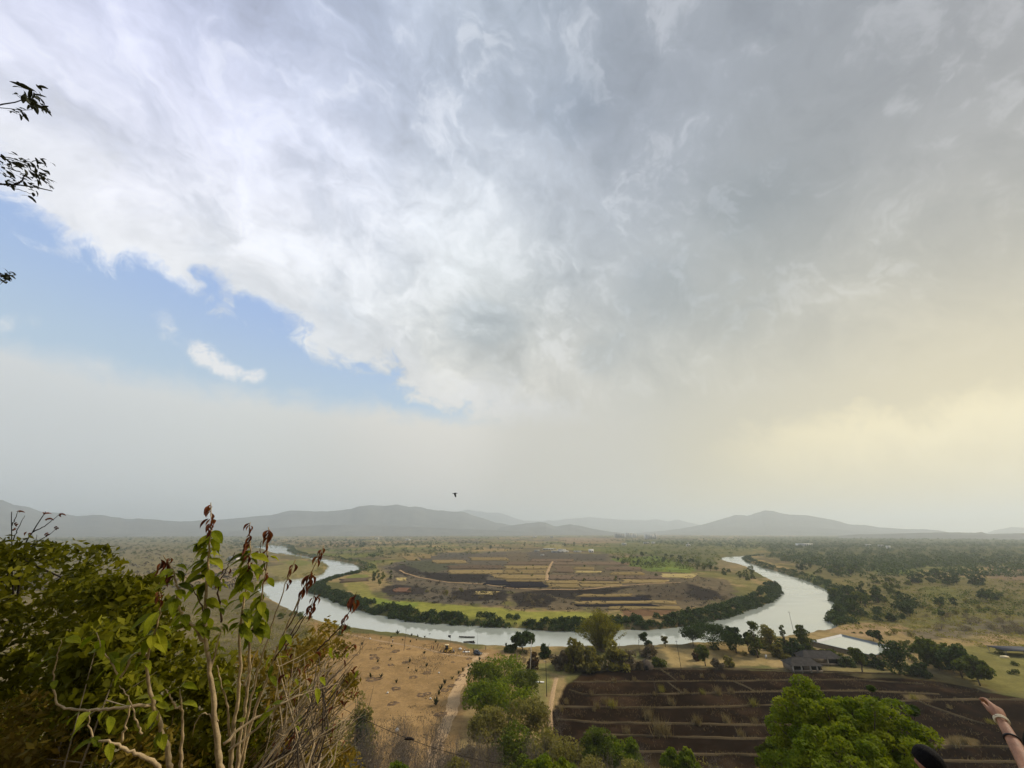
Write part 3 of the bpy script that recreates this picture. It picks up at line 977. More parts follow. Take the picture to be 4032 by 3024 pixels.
def crown_clumps(kind, H, R, n, rng):
    if kind == 'umbrella':
        a, q = rng.uniform(0, 2 * np.pi, n), np.sqrt(rng.uniform(0, 1, n))
        z = H * (0.90 - 0.22 * q ** 2 - rng.uniform(0, 0.16, n))
        return np.stack([R * q * np.cos(a), R * q * np.sin(a), z], 1), R * rng.uniform(0.17, 0.27, n)
    if kind == 'column':
        z = rng.uniform(0.12, 0.97, n)
        q = R * np.sqrt(np.clip(np.sin(np.pi * np.clip(z * 0.92 + 0.06, 0, 1)), 0, 1)) * rng.uniform(0.2, 0.8, n)
        a = rng.uniform(0, 2 * np.pi, n)
        return np.stack([q * np.cos(a), q * np.sin(a), z * H], 1), R * rng.uniform(0.35, 0.55, n)
    if kind == 'bush':
        d = rand_dirs(n, rng, 0.5)
        d[:, 2] = np.abs(d[:, 2])
        q = rng.uniform(0.25, 0.82, n) ** 0.8
        c = d * q[:, None] * np.array([R, R, H * 0.80])
        c[:, 2] += H * 0.06
        return c, R * rng.uniform(0.25, 0.42, n)
    # round / loose
    d = rand_dirs(n, rng, 0.25)
    q = rng.uniform(0.35, 0.85, n) ** 0.7
    hz_ = H * 0.36
    c = d * q[:, None] * np.array([R, R, hz_])
    c[:, 2] += H - hz_ * 1.0 - 0.03 * H
    return c, R * rng.uniform(0.24, 0.40, n)


def plant_meshes(name, kind, H, R, nclump, per, leaf, seed, leaf_mat, bark, one=False, aspect=1.7, up=0.9, trunk_r=None, droop=0.0, shell=0.55):
    """(trunk mesh, crown mesh) - or one mesh with both when the plant is too small to show parts"""
    rng = np.random.default_rng(seed)
    cl, rad = crown_clumps(kind, H, R, nclump, rng)
    pts = clump_cloud(cl, rad, per, rng, shell)
    pts = pts[pts[:, 2] > 0.02 * H]
    v, q = cards(pts, leaf, rng, aspect, up, droop)
    tint_c = rng.uniform(0, 1, nclump)
    near = np.repeat(tint_c, per)[:len(pts)] if len(pts) == nclump * per else rng.uniform(0, 1, len(pts))
    tint = 0.55 * near + 0.45 * rng.uniform(0, 1, len(pts))
    mb = MB()
    tr = trunk_r or max(0.03, H * 0.022)
    if kind == 'bush':
        for i in range(5):
            a = rng.uniform(0, 2 * np.pi)
            e = np.array([np.cos(a) * R * 0.5, np.sin(a) * R * 0.5, H * rng.uniform(0.5, 0.8)])
            mb.tube([(0, 0, -0.4), e * 0.45 + (0, 0, 0.05 * H), e], [tr, tr * 0.7, tr * 0.25], 5)
    else:
        fork = H * (0.30 if kind != 'umbrella' else 0.38)
        lean = rng.normal(0, 0.03 * H, 2)
        mb.tube([(0, 0, -0.5), (lean[0] * 0.3, lean[1] * 0.3, fork * 0.5), (lean[0], lean[1], fork), (lean[0] * 1.4, lean[1] * 1.4, H * 0.72)], [tr * 1.35, tr * 1.05, tr * 0.85, tr * 0.2], 7)
        order = rng.permutation(nclump)[:min(nclump, 9)]
        for k in order:
            e = cl[k]
            s = np.array([lean[0], lean[1], fork * rng.uniform(0.8, 1.15)])
            m = s * 0.45 + e * 0.55 + np.array([0, 0, -0.06 * H])
            mb.tube([s, m, e], [tr * 0.6, tr * 0.36, tr * 0.1], 5)
    if one:
        tv = np.concatenate(mb.v)
        tq, tt = np.concatenate(mb.q), np.concatenate(mb.t)
        n0 = len(v)
        me = mesh_np(name, np.concatenate([v, tv]), [q, tq + n0, tt + n0], None, {'tint': ('FACE', np.concatenate([tint, np.zeros(len(tq) + len(tt))]))})
        me.materials.append(leaf_mat)
        me.materials.append(bark)
        mi = np.concatenate([np.zeros(len(q), np.int32), np.ones(len(tq) + len(tt), np.int32)])
        me.polygons.foreach_set("material_index", mi)
        return me
    return mb.mesh("trunk", bark, True), mesh_np("crown", v, q, leaf_mat, {'tint': ('FACE', tint)})


def plant(name, meshes, loc, label, cat, group=None, rz=None, sc=1.0, zs=1.0, parts=("trunk", "crown")):
    rz = random.uniform(0, 6.28) if rz is None else rz
    if not isinstance(meshes, tuple):
        o = obj(name, meshes, loc=loc)
        o.rotation_euler = (0, 0, rz)
        o.scale = (sc, sc, sc * zs)
        return tag(o, label, cat, group)
    r = empty(name, loc, rz)
    r.scale = (sc, sc, sc * zs)
    tag(r, label, cat, group)
    for nm, me in zip(parts, meshes):
        obj(nm, me, r)
    return r


def twig_shrub_mesh(name, H, R, nstem, nsub, seed, mat, r0=0.03, leaf_mat=None, nleaf=0, leaf=0.12, sides=4):
    """a leafless, much forked shrub"""
    rng = np.random.default_rng(seed)
    mb = MB()
    tips = []
    for i in range(nstem):
        a = rng.uniform(0, 2 * np.pi)
        sp_ = rng.uniform(0.2, 1.0)
        e = np.array([np.cos(a) * R * sp_, np.sin(a) * R * sp_, H * rng.uniform(0.65, 1.0)])
        b0 = np.array([np.cos(a), np.sin(a), 0]) * R * 0.08
        m = b0 * 0.5 + e * 0.5 + rng.normal(0, 0.05 * H, 3)
        mb.tube([b0 - (0, 0, 0.3), b0 * 0.6 + e * 0.22, m, e], [r0, r0 * 0.8, r0 * 0.55, r0 * 0.2], sides, False)
        for j in range(nsub):
            t = rng.uniform(0.3, 0.95)
            s = (m * (1 - abs(2 * t - 1)) + (e if t > 0.5 else b0) * abs(2 * t - 1))
            d = rand_dirs(1, rng, 0.9)[0] * H * rng.uniform(0.12, 0.34)
            k = s + d * 0.5 + rng.normal(0, 0.02 * H, 3)
            mb.tube([s, k, s + d], [r0 * 0.38, r0 * 0.25, r0 * 0.1], 3, False)
            tips.append(s + d)
            for q in range(2):
                d2 = d * 0.35 + rand_dirs(1, rng, 0.4)[0] * H * 0.10
                mb.tube([k, k + d2], [r0 * 0.2, r0 * 0.08], 3, False)
                tips.append(k + d2)
    st = mb.mesh("stem", mat)
    if not leaf_mat or not nleaf:
        return st
    tips = np.array(tips)
    pts = tips[rng.integers(0, len(tips), nleaf)] + rng.normal(0, 0.05 * H, (nleaf, 3))
    v, q = cards(pts, leaf, rng)
    return st, mesh_np("crown", v, q, leaf_mat, {'tint': ('FACE', rng.uniform(0, 1, nleaf))})


# ---- small-in-the-picture plants: one mesh each, several of a kind
FAR_DARK = [plant_meshes("tree", k, h, r, 12, 34, 0.85, 100 + i, LEAF_DARK, BARK, True) for i, (k, h, r) in enumerate((('round', 7, 3.2), ('bush', 5.5, 3.4), ('round', 8, 3.4), ('round', 6, 3.0)))]
FAR_MID = [plant_meshes("tree", k, h, r, 12, 34, 0.85, 120 + i, LEAF_MID, BARK, True) for i, (k, h, r) in enumerate((('round', 7, 3.2), ('bush', 5, 3.4), ('round', 8, 3.2), ('column', 7.5, 1.8)))]
BUSH_DARK = [plant_meshes("shrub", 'bush', 3.2, 2.6, 9, 40, 0.62, 140 + i, LEAF_DARK, BARK, True) for i in range(4)]
BUSH_MID = [plant_meshes("shrub", 'bush', 2.6, 2.0, 8, 40, 0.5, 160 + i, LEAF_MID, BARK, True) for i in range(3)]
BUSH_OLIVE = [plant_meshes("shrub", 'bush', 3.0, 2.3, 9, 44, 0.42, 180 + i, LEAF_OLIVE, BARK, True) for i in range(4)]
BUSH_DRY = [plant_meshes("shrub", 'bush', 2.6, 2.2, 9, 46, 0.34, 200 + i, LEAF_DRY, TWIG_GREY, True, aspect=3.0, up=0.2) for i in range(4)]


def sample_px(poly, n, rng, zlev=3.0, ymin=2100.5):
    """n places on the land inside an outline given in photograph pixels"""
    poly = np.array(poly, float)
    lo, hi = poly.min(0), poly.max(0)
    out = []
    while len(out) < n:
        p = rng.uniform(lo, hi, (n * 3, 2))
        p = p[poly_sdf(p[:, 0], p[:, 1], poly) < 0]
        out.extend(p[:n - len(out)])
    w = np.array([on_level(x, max(y, ymin), zlev) for x, y in out])
    z = land(w[:, 0], w[:, 1])
    return np.concatenate([w, z[:, None]], 1)


def scatter(poly, n, meshes, name, label, cat, group, s0, s1, seed, sd_min=2.0, zs=(0.85, 1.2)):
    rng = np.random.default_rng(seed)
    if name == 'shrub':
        n = max(4, int(n * 0.60))
    s0, s1 = s0 * 0.72, s1 * 1.15
    w = sample_px(poly, n, rng)
    keep = river_sd(w[:, 0], w[:, 1]) > sd_min
    for p in w[keep]:
        plant(name, meshes[rng.integers(len(meshes))], Vector(p) - Vector((0, 0, 0.15)), label, cat, group, rng.uniform(0, 6.28), rng.uniform(s0, s1), rng.uniform(*zs))


def mass(name, pts, H, R, per, leaf, mat, label, cat, seed, up=0.7, squash=1.0):
    """many plants that read as one: joined leaf sprays, one object"""
    rng = np.random.default_rng(seed)
    n = len(pts)
    s = rng.uniform(0.45, 1.35, n)
    d = rand_dirs(n * per, rng, 0.3).reshape(n, per, 3)
    d[..., 2] = np.abs(d[..., 2])
    q = rng.uniform(0.45, 1.0, (n, per, 1)) ** 0.6
    c = pts[:, None, :] + d * q * (s[:, None, None] * np.array([R, R, H]))
    v, f = cards(c.reshape(-1, 3), leaf * np.repeat(s, per), rng, 1.4, up)
    tint = np.repeat(rng.uniform(0, 1, n), per) * 0.6 + rng.uniform(0, 0.4, n * per)
    o = obj(name, mesh_np(name, v, f, mat, {'tint': ('FACE', tint)}))
    return tag(o, label, cat, kind="stuff")


def hang(o, p):
    o.location = p
    return o


print("LIB", round(time.time() - T0, 1))

# ================================================================== FIELDS, TRACKS, BUNDS
def soil_mat(name, c, furrow=0.25, fs=1.4):
    m = bpy.data.materials.new(name)
    m.use_nodes = True
    N = NT(m.node_tree)
    geo = N.n('ShaderNodeNewGeometry')
    oi = N.n('ShaderNodeObjectInfo')
    n1_ = N.noise(geo.outputs['Position'], 0.22, 5, 0.65).outputs[0]
    n2_ = N.noise(geo.outputs['Position'], 1.7, 4, 0.65).outputs[0]
    wv_ = N.n('ShaderNodeTexWave')
    wv_.inputs['Scale'].default_value = fs
    wv_.inputs['Distortion'].default_value = 3.0
    N.put(wv_.inputs['Vector'], geo.outputs['Position'])
    f = N.math('ADD', N.math('MULTIPLY', n1_, 0.9), N.math('MULTIPLY', n2_, 0.7))
    f = N.math('ADD', f, N.math('MULTIPLY', wv_.outputs[1], furrow))
    f = N.math('ADD', f, N.math('MULTIPLY', oi.outputs['Random'], 0.35))
    col_ = N.vec('SCALE', tuple(c), scale=N.math('ADD', f, 0.05))
    b_ = N.n('ShaderNodeBsdfPrincipled')
    N.put(b_.inputs['Base Color'], col_)
    b_.inputs['Roughness'].default_value = 0.95
    b_.inputs['Specular IOR Level'].default_value = 0.0
    o_ = N.n('ShaderNodeOutputMaterial')
    N.t.links.new(b_.outputs[0], o_.inputs[0])
    return m


STUBBLE = soil_mat("stubble", (0.215, 0.158, 0.068))
STRAW = soil_mat("straw", (0.36, 0.28, 0.115))
BROWN = soil_mat("brown_earth", (0.125, 0.090, 0.056))
REDDISH = soil_mat("red_earth", (0.16, 0.088, 0.055))
ASH = soil_mat("ash", (0.022, 0.020, 0.023))
CROP = soil_mat("crop", (0.12, 0.16, 0.035))
TRACK = soil_mat("track", (0.39, 0.268, 0.145), 0.1, 0.6)
BUND = soil_mat("bund", (0.105, 0.078, 0.042), 0.1)
KIND_WORD = {"stubble": "dry stubble", "straw": "pale straw", "brown_earth": "brown earth", "red_earth": "reddish earth", "ash": "burnt black stubble", "crop": "green crop"}


def field(px4, mat, lift=0.35):
    """one terrace strip: a low slab with an edge of its own, corners given as photograph pixels TL TR BR BL"""
    c = [np.array(on_level(x, y, 4.0)) for x, y in px4]
    nu, nv = 24, 4
    top = []
    for jv in range(nv + 1):
        for iu in range(nu + 1):
            u, v = iu / nu, jv / nv
            p = (c[0] * (1 - u) + c[1] * u) * (1 - v) + (c[3] * (1 - u) + c[2] * u) * v
            top.append(p)
    top = np.array(top)
    wob_ = (fbm(top[:, 0], top[:, 1], 18, 3, 77) - 0.5)
    top[:, 1] += wob_ * 9
    top[:, 0] += (fbm(top[:, 0], top[:, 1], 14, 3, 78) - 0.5) * 14
    z = land(top[:, 0], top[:, 1])
    zt = z.max() * 0.5 + z * 0.5 + lift
    V = np.concatenate([np.c_[top, zt], np.c_[top, zt - 3.0]])
    n = len(top)
    w = nu + 1
    q = []
    for jv in range(nv):
        for iu in range(nu):
            a = jv * w + iu
            q.append([a, a + w, a + w + 1, a + 1])
    rim_ = [i for i in range(w)] + [jv * w + nu for jv in range(1, nv + 1)] + [nv * w + i for i in range(nu - 1, -1, -1)] + [jv * w for jv in range(nv - 1, 0, -1)]
    for a, b_ in zip(rim_, rim_[1:] + rim_[:1]):
        q.append([a, b_, b_ + n, a + n])
    o_ = obj("field", mesh_np("field", V, np.array(q), mat))
    return tag(o_, "strip field of %s inside the river bend" % KIND_WORD[mat.name.split('.')[0]], "field", "strip fields of %s inside the bend" % KIND_WORD[mat.name.split('.')[0]], kind="structure")


def zrow(x0, x1, y0, y1, mat, sk=0, Z=Z2, dy=0):
    field(Z([(x0 + sk, y0), (x1 + sk, y0 + dy), (x1, y1 + dy), (x0, y1)]), mat)


for a in ((190, 555, 676, 700, BROWN, 6), (-30, 355, 706, 734, BROWN, 4), (392, 580, 706, 732, BROWN, 4), (-30, 350, 742, 770, STUBBLE, 4), (405, 556, 742, 800, BROWN, 4), (582, 750, 752, 776, STUBBLE, 2),
          (-30, 338, 778, 812, STUBBLE, 4), (572, 800, 784, 800, STRAW, 2), (892, 1168, 790, 816, STUBBLE, 2), (-30, 330, 822, 856, STUBBLE, 2), (352, 560, 820, 858, BROWN, 2), (575, 935, 832, 864, BROWN, 2),
          (952, 1372, 822, 850, BROWN, 2), (-30, 328, 862, 876, STUBBLE, 2), (345, 612, 866, 892, STUBBLE, 2), (622, 962, 872, 890, STUBBLE, 2), (978, 1384, 856, 884, STUBBLE, 2), (-30, 326, 882, 928, ASH, 2),
          (342, 612, 898, 930, STUBBLE, 2), (622, 985, 896, 922, STUBBLE, 2), (612, 1085, 980, 1000, STUBBLE, 2), (628, 1238, 1004, 1036, ASH, 2), (598, 1482, 1036, 1056, STUBBLE, 2), (620, 1300, 1062, 1082, ASH, 2),
          (880, 1500, 1078, 1104, STUBBLE, 2), (1330, 1640, 802, 838, STRAW, 20), (1260, 1380, 748, 772, CROP, 4), (1400, 1560, 752, 772, CROP, 4), (570, 1060, 700, 730, BROWN, 4), (850, 1150, 745, 775, BROWN, 4)):
    zrow(*a)
for a in ((1690, 2215, 778, 812, STUBBLE, 10), (2020, 2215, 866, 905, ASH, 4), (2070, 2215, 818, 850, STUBBLE, 4), (1345, 1450, 640, 688, STUBBLE, -60), (1460, 1560, 628, 668, STUBBLE, -40), (1580, 1860, 684, 716, STUBBLE, -30),
          (1690, 2180, 735, 768, BROWN, -10), (1900, 2215, 660, 690, STUBBLE, -20), (1240, 1340, 838, 866, STRAW, 6), (775, 990, 838, 866, BROWN, 4), (1215, 1355, 926, 958, REDDISH, 10), (1950, 2090, 958, 982, STRAW, 6),
          (930, 1060, 560, 585, STUBBLE, 4), (1250, 1400, 622, 636, STUBBLE, 4)):
    zrow(*a, Z=Z1)


def ribbon(name, pts_px, width, mat, label, cat, lift=0.07, zlev=3.0, wob=0.5, kind="structure", ridge=0.0, seed=3):
    """a track or a bank laid over the ground along a line of photograph pixels"""
    p = np.array([on_level(x, y, zlev) for x, y in pts_px])
    t = np.r_[0, np.cumsum(np.linalg.norm(np.diff(p, axis=0), axis=1))]
    n = max(8, int(t[-1] / 1.6))
    s = np.linspace(0, t[-1], n)
    c = np.stack([np.interp(s, t, p[:, 0]), np.interp(s, t, p[:, 1])], 1)
    for _ in range(3):
        c[1:-1] = (c[:-2] + 2 * c[1:-1] + c[2:]) / 4
    d = np.gradient(c, axis=0)
    d /= np.linalg.norm(d, axis=1)[:, None] + 1e-9
    nn = np.stack([-d[:, 1], d[:, 0]], 1)
    wl = width / 2 + (fbm(s, s * 0, 6, 3, seed) - 0.5) * wob * width
    wr = width / 2 + (fbm(s, s * 0 + 50, 6, 3, seed + 1) - 0.5) * wob * width
    ks = np.array([-1, -0.5, 0, 0.5, 1.0])
    rows = [c + nn * ((wl if k < 0 else wr) * k)[:, None] for k in ks]
    V = []
    for k, r_ in zip(ks, rows):
        z = land(r_[:, 0], r_[:, 1]) + lift + ridge * (1 - abs(k) ** 1.5) * (0.7 + 0.6 * fbm(s, s * 0 + 9, 3, 2, seed + 2)) - (0.2 if abs(k) == 1 else 0)
        V.append(np.c_[r_, z])
    V = np.concatenate(V)
    q = []
    for k in range(len(ks) - 1):
        for i_ in range(n - 1):
            q.append([k * n + i_, k * n + i_ + 1, (k + 1) * n + i_ + 1, (k + 1) * n + i_])
    o_ = obj(name, mesh_np(name, V, np.array(q)[:, ::-1], mat, smooth=True))
    tag(o_, label, cat, kind=kind)
    return c


ribbon("dirt_track", [(1690, 3120), (1712, 3000), (1742, 2900), (1772, 2800), (1802, 2720), (1835, 2660), (1872, 2605), (1905, 2572)], 5.2, TRACK, "pale dirt track running from the foot of the hill to the river", "track", wob=1.0)
ribbon("dirt_path", [(1330, 2490), (1480, 2522), (1650, 2552), (1760, 2580), (1870, 2590), (1960, 2598)], 2.6, TRACK, "faint wheel path crossing the bare ground behind the digger", "path")
ribbon("dirt_path", Z1([(1268, 775), (1310, 800), (1440, 838), (1560, 860), (1700, 884), (1850, 890), (2000, 898), (2212, 930), (2500, 946), (2800, 946)]) + Z2([(760, 934), (900, 918), (1050, 905), (1200, 895), (1500, 880)]), 3.2, TRACK,
       "pale path winding across the fields inside the bend", "path", zlev=4.0, lift=0.55)
ribbon("dirt_path", Z2([(338, 872), (345, 800), (372, 735), (390, 700)]), 3.4, TRACK, "short pale path climbing between the strip fields", "path", zlev=4.0, lift=0.75)
ribbon("dirt_path", [(2180, 3060), (2172, 2900), (2165, 2800), (2176, 2740), (2186, 2700), (2192, 2672)], 2.0, TRACK, "worn footpath along the left end of the dark field", "path")
BUND_LINES = [
    [(2300, 2640), (2480, 2638), (2650, 2638), (2860, 2640), (3080, 2644), (3300, 2652), (3520, 2660)],
    [(2260, 2690), (2480, 2690), (2700, 2690), (2900, 2690), (3100, 2684), (3400, 2684), (3640, 2700)],
    [(2240, 2722), (2300, 2742), (2450, 2745), (2600, 2741), (2800, 2736), (3060, 2730), (3400, 2725), (3700, 2740)],
    [(2185, 2789), (2400, 2793), (2700, 2793), (3000, 2784), (3300, 2775), (3520, 2766), (3700, 2761), (3900, 2759), (4100, 2764)],
    [(2190, 2838), (2350, 2851), (2600, 2855), (3000, 2861), (3300, 2862), (3600, 2860)],
    [(2300, 2893), (2460, 2903), (2700, 2909), (3000, 2914), (3400, 2925), (3660, 2944), (3980, 2948), (4150, 2944)],
    [(2400, 2972), (2700, 2978), (3100, 2985), (3600, 2998), (4000, 3006)],
    [(3600, 2760), (3650, 2780), (3720, 2806), (3800, 2834), (3880, 2856)],
    [(2600, 2640), (2640, 2668), (2670, 2690)], [(2630, 2692), (2660, 2716), (2690, 2738)], [(2890, 2690), (2940, 2712), (2980, 2734)],
]
bund_pts = []
for bi, ln in enumerate(BUND_LINES):
    c_ = ribbon("earth_bund", ln, 0.8, BUND, "low earth bund with dry grass dividing the dark ploughed field", "bund", lift=0.02, wob=1.1, ridge=0.38, seed=20 + bi)
    bpy.context.scene.objects[-1]["group"] = "earth bunds of the dark field"
    bund_pts.append(c_)
bp = np.concatenate(bund_pts)
rg = np.random.default_rng(5)
bp = bp[rg.integers(0, len(bp), 6500)] + rg.normal(0, 0.45, (6500, 2))
keep = fbm(bp[:, 0], bp[:, 1], 5, 3, 3) > 0.5
bp = bp[keep]
v_, f_ = blades(np.c_[bp, land(bp[:, 0], bp[:, 1]) + 0.15], 0.55, 0.05, rg)
tag(obj("dry_grass", mesh_np("dry_grass", v_, f_, GRASS_DRY, {'tint': ('FACE', rg.uniform(0, 1, len(f_)))})), "dry grass growing on the bunds of the dark field", "grass", kind="stuff")


qx, qy = rg.uniform(-20, 190, 26000), rg.uniform(95, 215, 26000)
wp_ = np.array([on_level(x, y, 3.0) for x, y in ((2240, 2700), (2480, 2640), (2850, 2642), (3300, 2655), (3760, 2690), (4100, 2780), (4300, 3100), (2200, 3100), (2200, 2790))])
kq = (poly_sdf(qx, qy, wp_) < -1) & (fbm(qx, qy, 9, 4, 95) > 0.55)
qx, qy = qx[kq], qy[kq]
v_, f_ = blades(np.c_[qx, qy, land(qx, qy)], 0.42, 0.05, rg, 0.6)
tag(obj("dry_grass", mesh_np("dry_grass", v_, f_, GRASS_DRY, {'tint': ('FACE', rg.uniform(0, 0.6, len(f_)))})), "sparse dry stubble left on the dark ploughed field", "stubble", kind="stuff")


wb_ = np.array([on_level(x, y, 3.0) for x, y in ((1260, 2465), (1588, 2512), (1768, 2540), (1980, 2565), (1900, 2640), (1840, 2720), (1780, 2860), (1400, 2900), (1200, 2700))])
qx, qy = rg.uniform(wb_[:, 0].min(), wb_[:, 0].max(), 30000), rg.uniform(wb_[:, 1].min(), wb_[:, 1].max(), 30000)
kq = (poly_sdf(qx, qy, wb_) < 0) & (fbm(qx, qy, 12, 4, 97) + 0.25 * fbm(qx, qy, 2.5, 2, 98) > 0.70)
qx, qy = qx[kq], qy[kq]
v_, f_ = blades(np.c_[qx, qy, land(qx, qy)], 0.45, 0.07, rg, 0.8)
tag(obj("weeds", mesh_np("weeds", v_, f_, SCRUB_DARK, {'tint': ('FACE', rg.uniform(0.2, 1, len(f_)))})), "faint dry weeds on the bare tan ground by the river", "weeds", kind="stuff")


def tuft_mesh(n, h, r, seed, mat):
    rng = np.random.default_rng(seed)
    b = rng.normal(0, r, (n, 3)) * np.array([1, 1, 0])
    v, f = blades(b, h, 0.035, rng, 0.3)
    return mesh_np("grass_tuft", v, f, mat, {'tint': ('FACE', rng.uniform(0, 1, n))})


TUFTS = [tuft_mesh(120, 1.5, 0.32, s, GRASS_DRY) for s in (1, 2, 3)]
TUFT_GREEN = [tuft_mesh(120, 1.4, 0.40, s, LEAF_OLIVE) for s in (4, 5)]
for (x, y, s, k) in ((2330, 2737, 1.0, 0), (2410, 2785, 1.7, 1), (2378, 2770, 1.2, 0), (2555, 2830, 1.9, 0), (2605, 2722, 1.4, 1), (2645, 2775, 1.4, 0), (2700, 2730, 0.9, 0), (2765, 2732, 1.1, 1), (2828, 2735, 1.6, 0), (2880, 2730, 1.2, 0),
                     (2600, 2895, 2.6, 0), (2630, 2890, 1.4, 0), (2745, 2852, 1.6, 0), (2860, 2845, 1.4, 0), (2975, 2850, 1.1, 0), (2970, 2780, 1.5, 1), (2690, 2672, 0.8, 0), (2500, 2682, 1.0, 0), (2420, 2688, 1.0, 0), (2580, 2738, 0.8, 0),
                     (2340, 2800, 0.8, 0), (2350, 2788, 1.2, 0), (2920, 2902, 1.2, 0), (2470, 2890, 1.2, 0), (2850, 2670, 1.0, 0), (2765, 2668, 0.9, 0), (2230, 2770, 1.0, 0), (2210, 2800, 1.1, 0), (3760, 2938, 1.5, 0), (3800, 2930, 1.2, 0),
                     (3600, 2755, 1.2, 1), (3740, 2790, 0.8, 0), (3900, 2850, 0.9, 1), (3650, 2880, 0.8, 0)):
    m_ = (TUFTS if k == 0 else TUFT_GREEN)
    o_ = obj("grass_tuft", m_[random.randrange(len(m_))], loc=ground_at(x, y))
    o_.scale = (s, s, s)
    o_.rotation_euler = (0, 0, random.uniform(0, 6.28))
    tag(o_, ("tuft of tall dry grass standing in the dark ploughed field", "greenish grass clump standing in the dark ploughed field")[k], "grass tuft", ("dry tufts in the dark field", "green clumps in the dark field")[k])

# ================================================================== TREES AND SHRUBS OF THE PLAIN
rg = np.random.default_rng(11)


def along(line, n, d0, d1, rng, zlev=0.0):
    """places beside a line of photograph pixels, d0..d1 metres to its left"""
    p = np.array([on_level(x, y, zlev) for x, y in line])
    t = np.r_[0, np.cumsum(np.linalg.norm(np.diff(p, axis=0), axis=1))]
    s = rng.uniform(0, t[-1], n)
    c = np.stack([np.interp(s, t, p[:, 0]), np.interp(s, t, p[:, 1])], 1)
    e = np.stack([np.interp(np.minimum(s + 3, t[-1]), t, p[:, 0]), np.interp(np.minimum(s + 3, t[-1]), t, p[:, 1])], 1) - np.stack([np.interp(np.maximum(s - 3, 0), t, p[:, 0]), np.interp(np.maximum(s - 3, 0), t, p[:, 1])], 1)
    e /= np.linalg.norm(e, axis=1)[:, None] + 1e-9
    c = c + np.stack([-e[:, 1], e[:, 0]], 1) * rng.uniform(d0, d1, n)[:, None]
    z = land(c[:, 0], c[:, 1])
    return np.c_[c, np.maximum(z, 0.0)]


FRONT = BANK_IN[12:40]
pts = along(FRONT, 1900, 0.5, 15.0, rg)
pts = pts[(fbm(pts[:, 0], pts[:, 1], 13, 3, 91) > 0.42) | (river_sd(pts[:, 0], pts[:, 1]) < 5)]
mass("riverside_thicket", pts, 2.5, 2.2, 84, 0.80, LEAF_DARK, "dark green thicket lining the inner bank of the bend", "thicket", 31)
for p in along(FRONT, 56, 0.5, 15, rg):
    plant("shrub", BUSH_DARK[rg.integers(4)], p, "round dark shrub in the thicket on the inner bank", "shrub", "dark shrubs of the inner bank", None, rg.uniform(0.85, 1.5), rg.uniform(0.8, 1.2))
pts = along(BANK_IN[:13], 420, 1.0, 22.0, rg)
mass("riverside_thicket", pts, 3.0, 3.2, 50, 1.1, LEAF_DARK, "grey green thicket along the far left reach of the river", "thicket", 32)
pts = np.concatenate([along(BANK_OUT[1:12], 420, 1.0, 16.0, rg), along(BANK_OUT[11:19], 200, 1.0, 12.0, rg)])
mass("riverside_thicket", pts, 2.8, 2.4, 64, 0.85, LEAF_DARK, "dark thicket along the right outer bank of the river", "thicket", 33)
pts = along(BANK_OUT[42:57], 330, 0.5, 12.0, rg)
mass("riverside_thicket", pts, 2.4, 2.2, 30, 0.7, LEAF_OLIVE, "olive bushes round the tongue of land in the left bend", "thicket", 34)
# far woods that read as one mass
pts = np.concatenate([sample_px([(2350, 2109), (3000, 2111), (4032, 2112), (4900, 2112), (4900, 2150), (4032, 2150), (3300, 2160), (2980, 2160), (2700, 2150), (2400, 2128)], 3200, rg),
                      sample_px([(3020, 2150), (4032, 2140), (4500, 2140), (4500, 2215), (4032, 2220), (3500, 2240), (3180, 2225), (3020, 2200)], 1500, rg), sample_px([(3160, 2215), (3420, 2235), (3900, 2225), (4300, 2240), (4300, 2270), (3700, 2275), (3300, 2275)], 240, rg)])
mass("woodland", pts, 6.5, 6.0, 34, 2.4, LEAF_DARK, "hazy green woodland covering the far plain on the right", "woodland", 41)
pts = np.concatenate([sample_px([(-900, 2106), (1000, 2108), (2400, 2107), (2400, 2116), (1000, 2135), (-900, 2135)], 1700, rg),
                      sample_px([(900, 2118), (1900, 2120), (1900, 2140), (1300, 2158), (900, 2150)], 500, rg)])
mass("woodland", pts, 6.0, 7.0, 22, 3.0, LEAF_DARK, "hazy belt of far trees under the left hills", "woodland", 42)
pts = np.concatenate([sample_px([(1050, 2114), (2400, 2112), (2390, 2150), (2080, 2160), (1900, 2185), (1500, 2200), (1330, 2190), (1200, 2150)], 620, rg), sample_px([(200, 2114), (1040, 2114), (1000, 2170), (200, 2190)], 420, rg)])
mass("woodland", pts[river_sd(pts[:, 0], pts[:, 1]) > 6], 5.2, 4.6, 40, 1.5, LEAF_DARK, "hedges and scattered trees on the hazy plain beyond the river", "trees", 55)
pts = sample_px([(-600, 2140), (300, 2135), (1050, 2140), (1030, 2200), (980, 2330), (700, 2330), (-600, 2330)], 1500, rg)
mass("scrub", pts, 2.6, 2.8, 24, 1.2, SCRUB_DARK, "grey brown scrub dotted over the left plain", "scrub", 43)
pts = sample_px([(2380, 2150), (2600, 2135), (2980, 2160), (2840, 2195), (2830, 2225), (2700, 2250), (2500, 2240), (2400, 2205)], 420, rg)
mass("woodland", pts[river_sd(pts[:, 0], pts[:, 1]) > 4], 5.0, 4.6, 30, 1.6, LEAF_MID, "green orchard and hedge trees on the back of the bend", "woodland", 44)
pts = np.concatenate([sample_px(Z1([(1120, 740), (1560, 640), (2212, 600), (2212, 1090), (1250, 1030), (1120, 960)]), 560, rg, 4.0), sample_px(Z2([(0, 600), (880, 640), (1900, 870), (1880, 1040), (1500, 1110), (900, 1130), (0, 1110)]), 560, rg, 4.0)])
mass("scrub", pts, 1.5, 1.7, 26, 0.60, SCRUB_DARK, "low dry scrub over the burnt ground inside the bend", "scrub", 45)
